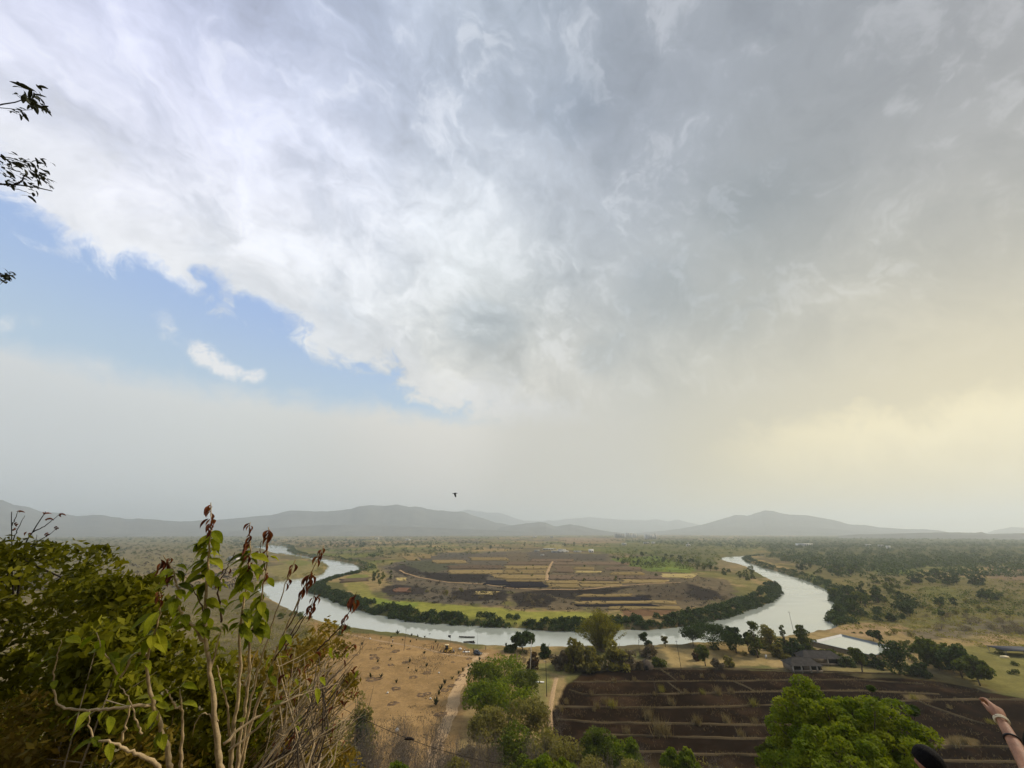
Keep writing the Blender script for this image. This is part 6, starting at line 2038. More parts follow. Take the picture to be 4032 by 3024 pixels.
def person_meshes(arms, shirt_mat, trouser_mat, H=1.66, fine=False):
    """body, shirt, trousers, hair of a standing person facing +Y; arms = ((elbow, wrist) left, right) relative to the feet"""
    s = H / 1.70
    P_ = [np.array(p) * s for p in ((0, 0, 0.96), (0, 0.01, 1.12), (0, 0.0, 1.30), (0, -0.01, 1.43), (0, 0.0, 1.51), (0, 0.015, 1.58), (0, 0.02, 1.65))]
    R_l = [(0.135 * s, 0.10 * s), (0.125 * s, 0.095 * s), (0.145 * s, 0.10 * s), (0.075 * s, 0.065 * s), (0.050 * s, 0.052 * s), (0.075 * s, 0.088 * s), (0.070 * s, 0.085 * s)]
    E_ = [(0, 1), (1, 2), (2, 3), (3, 4), (4, 5), (5, 6)]

    def add(p, r, frm):
        P_.append(np.array(p, float)); R_l.append(r); E_.append((frm, len(P_) - 1)); return len(P_) - 1
    # nose
    add(np.array((0, 0.118, 1.585)) * s, 0.012 * s, 5)
    for sx in (-1, 1):
        hip = add(np.array((sx * 0.09, 0, 0.90)) * s, 0.088 * s, 0)
        kn_ = add(np.array((sx * 0.095, 0.015, 0.50)) * s, 0.058 * s, hip)
        an = add(np.array((sx * 0.10, -0.01, 0.09)) * s, 0.040 * s, kn_)
        add(np.array((sx * 0.11, 0.14, 0.035)) * s, (0.040 * s, 0.028 * s), an)
    arm_idx, hands = [], []
    for sx, (el, wr) in zip((-1, 1), arms):
        sh = add(np.array((sx * 0.185, -0.005, 1.405)) * s, 0.056 * s, 3)
        e_ = add(el, 0.042 * s, sh)
        w_ = add(wr, (0.026 * s, 0.022 * s), e_)
        f_ = unit(np.array(wr) - np.array(el))
        sd_v = unit(np.cross(f_, (0.3, 1, 0.2)))
        if fine:
            hands.append((np.array(wr, float), f_ if sx > 0 else unit(f_ + np.array((0.10, 0, 0.40))), np.array((-0.1, -1.0, 0.1)), sx < 0))
        else:
          hand_chain(P_, E_, R_l, w_, np.array(wr, float), f_, sd_v * (1 if sx < 0 else -1), np.cross(sd_v, f_), s * 1.08, 0.38)
        arm_idx.append((sh, e_, w_))
    body = skin_mesh("body", P_, E_, R_l, SKIN, 2 if fine else 1)
    if fine:
        hm_ = [hand_shapes(w_, f_, n_, 0.92 * s, lf).mesh("hand") for (w_, f_, n_, lf) in hands]
        body = remesh_joined("body", [body] + hm_, SKIN)
    # shirt over trunk and upper arms
    SP_ = [P_[0] + (0, 0, -0.03), P_[1], P_[2], P_[3] - np.array((0, 0, 0.01))]
    SR = [(0.152 * s, 0.118 * s), (0.142 * s, 0.112 * s), (0.160 * s, 0.116 * s), (0.085 * s, 0.078 * s)]
    SE = [(0, 1), (1, 2), (2, 3)]
    for sh, e_, w_ in arm_idx:
        SP_.append(P_[sh]); SR.append(0.070 * s); SE.append((3, len(SP_) - 1))
        SP_.append(P_[sh] * 0.45 + P_[e_] * 0.55); SR.append(0.060 * s); SE.append((len(SP_) - 2, len(SP_) - 1))
    shirt = skin_mesh("shirt", SP_, SE, SR, shirt_mat, 1)
    TP, TR, TE = [P_[0]], [(0.150 * s, 0.115 * s)], []
    for sx in (-1, 1):
        for k_, (p, r) in enumerate((((sx * 0.09, 0, 0.88), 0.100), ((sx * 0.095, 0.012, 0.50), 0.075), ((sx * 0.10, -0.01, 0.10), 0.062))):
            TP.append(np.array(p) * s); TR.append(r * s); TE.append((0 if k_ == 0 else len(TP) - 2, len(TP) - 1))
    trousers = skin_mesh("trousers", TP, TE, TR, trouser_mat, 1)
    # hair: a cap drawn over the crown and down the neck
    mb = MB()
    rows, cols = 9, 16
    V = []
    for i_ in range(rows):
        for j_ in range(cols):
            th = (i_ / (rows - 1)) * math.radians(118)
            ph = 2 * math.pi * j_ / cols
            back = 0.5 - 0.5 * math.sin(ph)
            th2 = th * (0.60 + 0.55 * back)
            x, y, z = math.sin(th2) * math.cos(ph) * 0.092, math.sin(th2) * math.sin(ph) * 0.112, math.cos(th2) * 0.118
            V.append((x * s, (y + 0.005) * s, (z + 1.615) * s))
    q = [[i_ * cols + j_, i_ * cols + (j_ + 1) % cols, (i_ + 1) * cols + (j_ + 1) % cols, (i_ + 1) * cols + j_] for i_ in range(rows - 1) for j_ in range(cols)]
    hair = mesh_np("hair", np.array(V), np.array(q), HAIR, None, True)
    return {"body": body, "shirt": shirt, "trousers": trousers, "hair": hair}


def person(meshes, loc, rz, label, group=None):
    r = tag(empty("person", loc, rz), label, "person", group)
    for k_, me in meshes.items():
        obj(k_, me, r)
    return r


# -- two people on the path below the camera, only partly in the picture
head_b = at_depth(4165, 2985, 1.62)
gb = land1(head_b.x, head_b.y)
Hb = (head_b.z - gb) / 1.615 * 1.70
off = np.array((head_b.x, head_b.y - 0.01, gb))
elb, wrb = np.array(at_depth(4062, 3048, 1.82)) - off, np.array(at_depth(3943, 2836, 2.06)) - off
mB = person_meshes(((elb, wrb), ((0.30 * Hb / 1.7, 0.02, 1.10 * Hb / 1.7), (0.33 * Hb / 1.7, 0.10, 0.86 * Hb / 1.7))), CLOTH_WHITE, CLOTH_BLUE, Hb, True)
pB = person(mB, Vector(off), 0.0, "person in a white shirt at the right edge raising a bangled arm")
BANGLE = mat_simple("bangle_ivory", (0.70, 0.62, 0.42), 0.4, 0.5, 0.08)
STRAP = mat_simple("strap_black", (0.012, 0.012, 0.014), 0.5, 0.4, 0.2)
ax = unit(wrb - elb)


def ring(name, c, axis, R, r, mat, parent):
    axis = unit(axis)
    u_ = unit(np.cross(axis, (0.1, 0.2, 1.0)))
    w_ = np.cross(axis, u_)
    a = np.linspace(0, 2 * np.pi, 22)
    return MB().tube(np.array([c + R * (np.cos(t) * u_ + np.sin(t) * w_) for t in a]), r, 6, False).build(name, mat, parent, True)


ring("bangle", wrb + ax * 0.005, ax, 0.0262, 0.0042, BANGLE, pB)
ring("bangle", wrb - ax * 0.006, ax, 0.0268, 0.0040, BANGLE, pB)
ring("strap", wrb - ax * 0.115, ax, 0.0300, 0.0045, STRAP, pB)
head_a = at_depth(3657, 2998, 3.25)
ga = land1(head_a.x, head_a.y)
Ha = (head_a.z - ga) / 1.615 * 1.70
sA = Ha / 1.7
print('HEIGHTS', Ha, Hb)
mA = person_meshes((((-0.27 * sA, 0.02, 1.12 * sA), (-0.28 * sA, 0.12, 0.88 * sA)), ((0.27 * sA, 0.02, 1.12 * sA), (0.28 * sA, 0.12, 0.88 * sA))), CLOTH_MAROON, CLOTH_DARK, Ha)
person(mA, Vector((head_a.x, head_a.y - 0.01, ga)), 0.45, "black haired person at the bottom edge beside the big bright tree")

# -- small figures on the bare ground
ARM_DOWN = (((-0.26, 0.02, 1.13), (-0.27, 0.10, 0.88)), ((0.26, 0.02, 1.13), (0.27, 0.10, 0.88)))
SM_W = person_meshes(ARM_DOWN, CLOTH_WHITE, CLOTH_DARK, 1.7)
SM_D = person_meshes(ARM_DOWN, CLOTH_DARK, CLOTH_DARK, 1.7)
SM_M = person_meshes(ARM_DOWN, CLOTH_MAROON, CLOTH_BLUE, 1.65)
for (x, y, me, rz, lab) in ((1545, 2531, SM_W, 1.0, "person in a white shirt standing alone on the bare ground by the river"),
                            (1698, 2557, SM_D, 2.0, "person in dark clothes standing left of the yellow digger"),
                            (1706, 2559, SM_M, 0.4, "person in a dull red top beside the one left of the digger"),
                            (1723, 2551, SM_D, 4.0, "person in dark clothes nearest to the digger's rear"),
                            (1829, 2570, SM_W, 1.2, "person in a white top beside the pale mat near the car"),
                            (1843, 2573, SM_D, 2.6, "thin dark figure between the pale mat and the car"),
                            (1912, 2560, SM_M, 5.0, "person standing alone to the right of the dark car"),
                            (1864, 2568, SM_D, 3.0, "person crouched in shade just left of the dark car")):
    person(me, ground_at(x, y), rz, lab)

# ================================================================== BACKHOE DIGGER
YEL = mat_simple("digger_yellow", (0.62, 0.40, 0.035), 0.45, 0.5, 0.12, 3.0)
CREAM = mat_simple("cab_roof_cream", (0.75, 0.62, 0.33), 0.5, 0.4, 0.08, 3.0)
TYRE = mat_simple("tyre", (0.02, 0.02, 0.02), 0.9, 0.2, 0.3, 8.0)
STEEL = mat_simple("steel", (0.12, 0.11, 0.10), 0.5, 0.5, 0.25, 5.0)
GLASS = mat_simple("dark_glass", (0.015, 0.018, 0.02), 0.08, 0.6, 0.1, 2.0)


def wheel(parent, c, r, w, axis=(0, 1, 0), rim_mat=None):
    ax_ = np.array(axis, float)
    prof = [(-0.5, 0.62), (-0.5, 0.93), (-0.36, 1.0), (0.36, 1.0), (0.5, 0.93), (0.5, 0.62)]
    sides = 18
    u_, v2 = np.array((1, 0, 0.0)), np.array((0, 0, 1.0))
    V, q = [], []
    for a in np.linspace(0, 2 * np.pi, sides, endpoint=False):
        for (t, k_) in prof:
            V.append(np.array(c) + ax_ * t * w + r * k_ * (np.cos(a) * u_ + np.sin(a) * v2))
    m_ = len(prof)
    for i_ in range(sides):
        for k_ in range(m_ - 1):
            a, b_ = i_ * m_ + k_, ((i_ + 1) % sides) * m_ + k_
            q.append([a, b_, b_ + 1, a + 1])
    wh = obj("wheel", mesh_np("tyre_tread", np.array(V), np.array(q), TYRE), parent)
    MB().tube([np.array(c) - ax_ * w * 0.40, np.array(c) - ax_ * w * 0.30, np.array(c) + ax_ * w * 0.30, np.array(c) + ax_ * w * 0.40], [r * 0.30, r * 0.64, r * 0.64, r * 0.30], 16).build("rim", rim_mat or YEL, wh)
    return wh


dg_ = tag(empty("backhoe_loader", ground_at(1760, 2568), math.radians(8)), "yellow backhoe digger with a cream cab roof on the bare ground", "digger")
MB().box((0.2, 0, 0.95), (3.4, 0.9, 0.55)).hull8([(0.7, -0.45, 1.2), (2.2, -0.42, 1.2), (2.2, 0.42, 1.2), (0.7, 0.45, 1.2), (0.7, -0.42, 1.75), (2.15, -0.36, 1.62), (2.15, 0.36, 1.62), (0.7, 0.42, 1.75)]).build("body", YEL, dg_)
MB().box((-0.2, 0, 2.88), (1.9, 1.5, 0.14), 0, 0.92).build("cab_roof", CREAM, dg_)
cabf = MB()
for sx, sy in ((-1, -1), (-1, 1), (1, -1), (1, 1)):
    cabf.tube([(-0.2 + sx * 0.78, sy * 0.62, 1.15), (-0.2 + sx * 0.70, sy * 0.60, 2.83)], 0.055, 6)
cabf.build("cab_frame", YEL, dg_)
MB().box((-0.2, 0, 1.95), (1.36, 1.08, 1.55), 0, 0.95).build("cab_glass", GLASS, dg_)
for sy in (-1, 1):
    wheel(dg_, (-0.85, sy * 0.80, 0.72), 0.72, 0.42)
    wheel(dg_, (1.55, sy * 0.78, 0.48), 0.48, 0.30)
lo = MB()
for sy in (-0.5, 0.5):
    lo.tube([(0.75, sy, 1.5), (2.0, sy, 1.15), (2.75, sy, 0.55)], 0.08, 6)
lo.build("loader_arm", YEL, dg_)
MB().hull8([(2.7, -1.1, 0.08), (3.5, -1.1, 0.05), (3.5, 1.1, 0.05), (2.7, 1.1, 0.08), (2.65, -1.1, 0.95), (2.85, -1.1, 0.95), (2.85, 1.1, 0.95), (2.65, 1.1, 0.95)]).build("front_bucket", STEEL, dg_)
MB().tube([(-1.5, 0, 1.0), (-2.0, 0, 2.3), (-2.6, 0, 2.55)], [0.15, 0.13, 0.10], 6).tube([(-2.6, 0, 2.55), (-3.0, 0, 1.5), (-2.9, 0, 0.9)], [0.12, 0.10, 0.08], 6).build("digger_arm", YEL, dg_)
MB().hull8([(-3.1, -0.3, 0.25), (-2.55, -0.3, 0.35), (-2.55, 0.3, 0.35), (-3.1, 0.3, 0.25), (-3.05, -0.3, 0.95), (-2.75, -0.3, 0.95), (-2.75, 0.3, 0.95), (-3.05, 0.3, 0.95)]).build("digger_bucket", STEEL, dg_)
for sy in (-0.8, 0.8):
    MB().tube([(-1.5, sy * 0.6, 0.9), (-1.75, sy, 0.1)], 0.07, 6).box((-1.75, sy, 0.06), (0.4, 0.3, 0.08)).build("stabiliser", STEEL, dg_)

# ================================================================== CAR
PAINT = mat_simple("car_paint_dark", (0.018, 0.024, 0.034), 0.25, 0.6, 0.1, 2.0)
LAMP = mat_simple("lamp_glass", (0.70, 0.70, 0.66), 0.15, 0.6, 0.05, 2.0)
car = tag(empty("parked_car", ground_at(1881, 2578), math.radians(-38)), "dark car parked on the bare ground by the small tree at the river", "car")
L, Wc = 4.1, 1.70
prof = [(-2.05, 0.35), (-2.05, 0.85), (-1.85, 1.02), (0.75, 1.02), (1.85, 0.88), (2.05, 0.68), (2.05, 0.35)]
V, q = [], []
for sy, w_ in ((-1, 0.85), (1, 0.85)):
    for x, z in prof:
        V.append((x, sy * w_ * (0.94 if z > 0.9 else 1.0), z))
n_ = len(prof)
V = np.array(V)
mb = MB()
qs = [[i_, (i_ + 1) % n_, (i_ + 1) % n_ + n_, i_ + n_] for i_ in range(n_)]
tri = [[0, i_ + 1, i_] for i_ in range(1, n_ - 1)] + [[n_, n_ + i_, n_ + i_ + 1] for i_ in range(1, n_ - 1)]
mb.add(V, qs, tri)
mb.build("body", PAINT, car)
MB().hull8([(-1.95, -0.78, 1.02), (0.75, -0.78, 1.02), (0.75, 0.78, 1.02), (-1.95, 0.78, 1.02), (-1.65, -0.62, 1.60), (0.05, -0.62, 1.60), (0.05, 0.62, 1.60), (-1.65, 0.62, 1.60)]).build("cabin_glass", GLASS, car)
MB().box((-0.80, 0, 1.635), (1.72, 1.28, 0.07), 0, 0.94).build("roof", PAINT, car)
for sx in (-1.25, 1.30):
    for sy in (-0.78, 0.78):
        wheel(car, (sx, sy, 0.33), 0.33, 0.22, rim_mat=STEEL)
for sy in (-0.62, 0.62):
    MB().box((2.03, sy, 0.70), (0.08, 0.34, 0.16)).build("headlight", LAMP, car)
MB().box((2.05, 0, 0.45), (0.12, 1.6, 0.2)).box((-2.05, 0, 0.48), (0.12, 1.6, 0.2)).build("bumper", STEEL, car)
for sy in (-0.92, 0.92):
    MB().box((0.55, sy, 1.08), (0.12, 0.16, 0.12)).build("mirror", PAINT, car)

# ================================================================== POLES, FLAG, BOATS, SMALL THINGS
CONCRETE = mat_simple("concrete_pale", (0.52, 0.48, 0.42), 0.85, 0.2, 0.12, 4.0)
WOOD = mat_simple("pole_wood_dark", (0.055, 0.042, 0.034), 0.85, 0.2, 0.3, 6.0)
IRON = mat_simple("pole_iron", (0.20, 0.19, 0.18), 0.6, 0.4, 0.2, 6.0)


def pole(px, yb, yt, r0, mat, label, arms=(), lean=0.0, extra=None, name="utility_pole", cat="pole"):
    p = ground_at(px, yb)
    H = (yb - yt) * px_size(px, yb, p) / 0.93
    r = tag(empty(name, p, 0.0), label, cat)
    MB().tube([(0, 0, -0.4), (lean * 0.5, 0, H * 0.5), (lean, 0, H)], [r0, r0 * 0.85, r0 * 0.68], 8).build("shaft", mat, r, True)
    for (dz_, w_) in arms:
        MB().box((lean, 0, H - dz_), (w_, 0.09, 0.09)).build("crossarm", IRON, r)
        for sx in (-0.42, 0, 0.42):
            MB().tube([(lean + sx * w_, 0, H - dz_ + 0.04), (lean + sx * w_, 0, H - dz_ + 0.22)], [0.05, 0.035], 6).build("insulator", CONCRETE, r)
    return r, H


pole(2086, 2668, 2552, 0.16, CONCRETE, "white concrete pole rising to the dark spreading tree by the water", (), 0.9)
r_, H_ = pole(2153, 2742, 2634, 0.13, WOOD, "dark wooden pole with a small lamp bracket, left of the dark field", ())
MB().tube([(0, 0, H_ - 0.2), (-0.5, 0, H_ - 0.05)], 0.03, 5).build("bracket", IRON, r_)
MB().box((-0.55, 0, H_ - 0.1), (0.4, 0.22, 0.14)).build("lamp_head", CONCRETE, r_)
pole(2684, 2642, 2546, 0.10, WOOD, "thin leaning dark pole at the upper edge of the dark field", ((0.5, 0.9),), -0.5)
pole(3128, 2500, 2425, 0.11, IRON, "power pole with a crossarm seen against the wide water on the right", ((0.5, 1.6),), 0.0)
pole(1880, 2545, 2500, 0.06, IRON, "thin mast at the river's edge behind the car", (), 0.0, name="mast")
r_, H_ = pole(1773, 2536, 2508, 0.05, WOOD, "short staff with a dark flag at the water's edge", (), 0.0, name="flag_pole", cat="flag")
fl = []
for i_ in range(7):
    for j_ in range(4):
        fl.append((-i_ / 6 * 1.3, 0.10 * math.sin(i_ * 1.3 + j_ * 0.4), H_ - 0.05 - j_ / 3 * 1.2 * (1 - 0.35 * i_ / 6)))
obj("flag_cloth", mesh_np("flag_cloth", np.array(fl), np.array([[i_ * 4 + j_, i_ * 4 + j_ + 1, (i_ + 1) * 4 + j_ + 1, (i_ + 1) * 4 + j_] for i_ in range(6) for j_ in range(3)]), CLOTH_DARK), r_)


def boat(px, py, rz, label, zlev=0.02, L=7.5):
    p = on_level(px, py, 0.0)
    r = tag(empty("boat", (p[0], p[1], zlev - 0.12), rz), label, "boat")
    V = []
    for i_ in range(9):
        t = i_ / 8 * 2 - 1
        w_ = 0.62 * (1 - abs(t) ** 2.6) + 0.03
        sh = 0.16 * t * t
        for (k_, z) in ((-1, 0.5), (-0.7, 0.1), (0, 0.0), (0.7, 0.1), (1, 0.5)):
            V.append((t * L / 2, k_ * w_, z + sh))
    q = [[i_ * 5 + k_, i_ * 5 + k_ + 1, (i_ + 1) * 5 + k_ + 1, (i_ + 1) * 5 + k_] for i_ in range(8) for k_ in range(4)]
    h_ = obj("hull", mesh_np("hull", np.array(V), np.array(q), WOOD, None, True), r)
    for x in (-1.6, 0.2, 1.9):
        MB().box((x, 0, 0.40), (0.25, 1.05, 0.05)).build("thwart", IRON, r)
    return r


boat(1838, 2510, -0.1, "long dark canoe drifting off the bank below the meadow", L=9)
boat(1846, 2529, 0.3, "dark rowing boat pulled up at the water's edge", L=6)
boat(1858, 2531, -0.5, "small dark boat touching the bank beside the rowing boat", L=4)
SACK = mat_simple("sack_white", (0.75, 0.72, 0.64), 0.8, 0.2, 0.08, 5.0)


def lump(name, px, py, s, mat, label, cat, seed=1):
    rng = np.random.default_rng(seed)
    p = ground_at(px, py)
    V, q = [], []
    for i_ in range(7):
        for j_ in range(10):
            th, ph = math.pi * i_ / 6, 2 * math.pi * j_ / 10
            k_ = 1 + rng.normal(0, 0.06)
            V.append((math.sin(th) * math.cos(ph) * s[0] * k_, math.sin(th) * math.sin(ph) * s[1] * k_, math.cos(th) * s[2] * k_ + s[2] * 0.8))
    q = [[i_ * 10 + j_, (i_ + 1) * 10 + j_, (i_ + 1) * 10 + (j_ + 1) % 10, i_ * 10 + (j_ + 1) % 10] for i_ in range(6) for j_ in range(10)]
    o_ = obj(name, mesh_np(name, np.array(V), np.array(q), mat, None, True), loc=p)
    return tag(o_, label, cat)


lump("sack", 1457, 2517, (0.5, 0.4, 0.35), SACK, "white sack lying at the left end of the river bank", "sack", 1)
lump("sack", 1812, 2559, (0.75, 0.6, 0.5), SACK, "white sack lying between the digger and the car", "sack", 2)
MB_ = MB().box((0, 0, 0.03), (3.2, 1.6, 0.04))
mt = MB_.build("mat", SACK)
mt.location = ground_at(1836, 2567) + Vector((0, 0, 0.06))
tag(mt, "pale mat spread on the bare ground left of the car", "mat")
# white slabs by the dark pole
SLAB = mat_simple("slab_white", (0.70, 0.70, 0.66), 0.6, 0.3, 0.08, 5.0)
s1 = MB().box((0, 0, 0.25), (4.6, 1.0, 0.14)).box((-1.9, 0, 0.1), (0.2, 0.8, 0.2)).box((1.9, 0, 0.1), (0.2, 0.8, 0.2)).build("bench", SLAB)
s1.location = ground_at(2118, 2688); s1.rotation_euler = (0, 0, -0.1)
tag(s1, "long low white slab bench left of the dark pole", "bench")
s2 = MB().hull8([(-0.9, -0.5, 0.0), (0.9, -0.5, 0.0), (0.9, 0.5, 0.0), (-0.9, 0.5, 0.0), (-0.2, -0.5, 1.0), (1.3, -0.5, 1.2), (1.3, 0.5, 1.2), (-0.2, 0.5, 1.0)]).build("slab", SLAB)
s2.location = ground_at(2103, 2669)
tag(s2, "tilted white slab behind the slab bench", "slab")

# ---- young palms and planting pits on the bare ground
FROND = mat_leaf("palm_frond", [(0.020, 0.026, 0.008), (0.055, 0.065, 0.018), (0.10, 0.10, 0.03)], 0.2)


def palm_mesh(seed):
    rng = np.random.default_rng(seed)
    mb = MB()
    for i_ in range(7):
        a = rng.uniform(0, 6.28)
        e = rng.uniform(0.5, 1.0)
        sp_ = 0.9 * (1.1 - e) + 0.35
        pts_ = [np.array((math.cos(a) * sp_ * t ** 1.4, math.sin(a) * sp_ * t ** 1.4, 1.5 * e * t * (1.25 - 0.35 * t))) for t in np.linspace(0, 1, 5)]
        side = np.array((-math.sin(a), math.cos(a), 0))
        V, q = [], []
        for k_, p in enumerate(pts_):
            w_ = (0.03, 0.16, 0.20, 0.14, 0.02)[k_]
            V += [p - side * w_ - (0, 0, w_ * 0.5), p, p + side * w_ - (0, 0, w_ * 0.5)]
        for k_ in range(4):
            q += [[k_ * 3, k_ * 3 + 1, k_ * 3 + 4, k_ * 3 + 3], [k_ * 3 + 1, k_ * 3 + 2, k_ * 3 + 5, k_ * 3 + 4]]
        mb.add(V, q)
    return mb.mesh("palm_sapling", FROND)


PALMS = [palm_mesh(s) for s in (1, 2, 3)]
PIT = mat_simple("dug_earth", (0.145, 0.095, 0.053), 0.95, 0.1, 0.3, 2.0)
PALM_AT = [(1500, 2515, 1.0), (1540, 2512, 1.2), (1565, 2498, 2.4), (1620, 2505, 1.3), (1645, 2508, 1.4), (1672, 2510, 1.2), (1690, 2508, 1.8), (1715, 2530, 1.2), (1873, 2525, 1.7), (1992, 2548, 2.0), (1615, 2530, 1.2), (1542, 2548, 1.3),
           (1395, 2560, 1.2), (1487, 2608, 1.5), (1536, 2600, 1.2), (1613, 2608, 1.4), (1670, 2575, 1.5), (1639, 2645, 1.3), (1680, 2625, 1.3), (1460, 2668, 1.8), (1500, 2668, 1.6), (1560, 2690, 1.3), (1888, 2600, 1.5), (1845, 2626, 1.5),
           (1822, 2644, 1.5), (1805, 2655, 1.3), (1780, 2676, 1.3), (1750, 2694, 1.7), (1735, 2716, 1.8), (1728, 2736, 1.4), (1717, 2778, 2.2), (1608, 2632, 0.9), (1868, 2618, 1.2), (1425, 2540, 1.3), (1640, 2522, 1.0), (1585, 2522, 1.0)]
for i_, (x, y, s) in enumerate(PALM_AT):
    o_ = obj("palm_sapling", PALMS[i_ % 3], loc=ground_at(x, y))
    o_.scale = (s * 0.8, s * 0.8, s * 0.8)
    o_.rotation_euler = (0, 0, i_ * 1.7)
    row = x > 1700 and y > 2590
    tag(o_, "young palm planted in the row along the dirt track" if row else "young palm sapling planted on the bare ground by the river", "palm", "palms along the track" if row else "palms on the bare ground")


def pit_mesh(seed):
    rng = np.random.default_rng(seed)
    V, q = [], []
    for k_, (r, z) in enumerate(((0.0, -0.10), (0.6, -0.06), (1.05, 0.22), (1.5, 0.10), (2.1, -0.2))):
        for j_ in range(14):
            a = 2 * math.pi * j_ / 14
            n_r = 1 + rng.normal(0, 0.20)
            V.append((math.cos(a) * r * n_r * 1.25, math.sin(a) * r * n_r, z * (1 + rng.normal(0, 0.55))))
    q = [[k_ * 14 + j_, k_ * 14 + (j_ + 1) % 14, (k_ + 1) * 14 + (j_ + 1) % 14, (k_ + 1) * 14 + j_] for k_ in range(4) for j_ in range(14)]
    return mesh_np("planting_pit", np.array(V), np.array(q), PIT, None, True)


PITS = [pit_mesh(s) for s in (5, 6, 7)]
for i_, (x, y, s) in enumerate([(1495, 2550, 0.7), (1560, 2565, 1.2), (1475, 2592, 1.2), (1470, 2580, 0.9), (1595, 2607, 0.8), (1538, 2618, 0.7), (1480, 2630, 0.9), (1680, 2650, 0.9), (1628, 2667, 0.9), (1560, 2712, 0.9), (1545, 2770, 0.9),
                                (1660, 2736, 0.9), (1685, 2730, 0.7), (1848, 2594, 0.8), (1820, 2660, 0.9), (1805, 2678, 0.7), (1778, 2699, 0.8), (1752, 2717, 0.8), (1400, 2580, 0.8), (1610, 2556, 0.6), (1670, 2592, 0.6), (1783, 2608, 0.5), (1735, 2812, 1.0),
                                (1465, 2675, 1.1), (1490, 2672, 0.9)]):
    o_ = obj("planting_pit", PITS[i_ % 3], loc=ground_at(x, y))
    o_.scale = (s, s, s)
    o_.rotation_euler = (0, 0, i_)
    tag(o_, "planting pit ringed with dark dug earth on the bare ground", "pit", "planting pits on the bare ground")
lump("stone", 1563, 2882, (0.5, 0.5, 0.5), SLAB, "pale boulder lying among the leafless shrubs", "stone", 9)
lump("stone", 1526, 2731, (0.35, 0.3, 0.3), SLAB, "small white stone in the middle of the bare ground", "stone", 10)
lump("stone", 1695, 2754, (0.35, 0.3, 0.3), SLAB, "small white stone beside the dirt track", "stone", 11)
lump("stone", 1728, 2652, (0.3, 0.3, 0.3), SLAB, "small white stone between the bare ground and the palm row", "stone", 12)

# ================================================================== SHEDS, POND, HUT
TIN = mat_simple("shed_roof_grey", (0.055, 0.050, 0.044), 0.9, 0.08, 0.4, 0.9)
PILLAR = mat_simple("shed_pillar_white", (0.52, 0.48, 0.40), 0.9, 0.2, 0.15, 1.5)
WALL = mat_simple("shed_wall_brown", (0.22, 0.185, 0.14), 0.9, 0.2, 0.15, 1.5)
INSIDE_SHADE = mat_simple("inside_shade", (0.02, 0.018, 0.016), 0.9, 0.1, 0.2, 2.0)  # near-black colour painted as the shade inside the sheds and hut
THATCH = mat_simple("thatch", (0.085, 0.068, 0.05), 0.95, 0.1, 0.35, 3.0)


def roof_sheet(mb, a, b_, c, d, n=18, amp=0.05):
    """a corrugated slope between the ridge a-b and the eave d-c"""
    a, b_, c, d = (np.array(v, float) for v in (a, b_, c, d))
    nrm_ = unit(np.cross(b_ - a, d - a))
    V = []
    for i_ in range(n + 1):
        t = i_ / n
        o_ = nrm_ * (amp if i_ % 2 else 0)
        V += [a * (1 - t) + b_ * t + o_, d * (1 - t) + c * t + o_]
    mb.add(V, [[2 * i_, 2 * i_ + 1, 2 * i_ + 3, 2 * i_ + 2] for i_ in range(n)])


def shed(px, yb, rz, Ls, Ws, hw, hr, hip, label, open_bays, pillars):
    r = tag(empty("shed", ground_at(px, yb), rz), label, "shed")
    x, y = Ls / 2, Ws / 2
    ov = 0.5
    rx = x - hip
    mb = MB()
    e = hw - 0.12
    for sy in (-1, 1):
        roof_sheet(mb, (-rx * sy, 0, hr), (rx * sy, 0, hr), ((x + ov) * sy, (y + ov) * sy, e), (-(x + ov) * sy, (y + ov) * sy, e))
    for sx in (-1, 1):
        roof_sheet(mb, (rx * sx, 0, hr), (rx * sx, 0, hr - 0.001), ((x + ov) * sx, -(y + ov) * sx, e), ((x + ov) * sx, (y + ov) * sx, e), 10)
    mb.build("roof", TIN, r)
    MB().tube([(-rx, 0, hr + 0.04), (rx, 0, hr + 0.04)], 0.10, 6).build("ridge_cap", TIN, r)
    w = MB()
    w.box((0, y - 0.1, hw / 2), (Ls, 0.2, hw)).box((-x + 0.1, 0, hw / 2), (0.2, Ws - 0.42, hw)).box((x - 0.1, 0, hw / 2), (0.2, Ws - 0.42, hw))
    w.box((0, -y + 0.1, 0.40), (Ls, 0.2, 0.80))
    for (a, b_) in open_bays[1]:
        w.box(((a + b_) / 2, -y + 0.1, hw / 2 + 0.40), (b_ - a, 0.2, hw - 0.82))
    w.build("wall", WALL, r)
    MB().box((0, 0.3, hw * 0.5), (Ls - 0.5, Ws - 1.2, hw - 0.3)).build("interior_shade", INSIDE_SHADE, r)  # solid dark block standing in for the shade under the roof
    for a in pillars:
        MB().box((a, -y - 0.08, hw / 2), (0.42, 0.30, hw)).build("pillar", PILLAR, r)
    return r


shed(3162, 2638, math.radians(-2), 11.5, 6.0, 2.3, 4.3, 2.4, "grey hip roofed shed with white pillars at the edge of the dark field", (None, [(-1.2, 1.6)]), (-5.5, -2.2, 1.2, 3.8))
shed(3228, 2612, math.radians(-4), 15.0, 6.0, 2.6, 4.6, 2.0, "longer grey roofed shed with one wide dark opening, behind the hip roofed one", (None, [(-7.5, 1.2), (5.6, 7.4)]), (1.6, 6.0))
w1 = MB().box((0, 0, 0.7), (0.8, 0.15, 1.4)).build("sign_board", SLAB)
w1.location = ground_at(3018, 2593)
tag(w1, "small white board standing on the tan ground left of the sheds", "board")
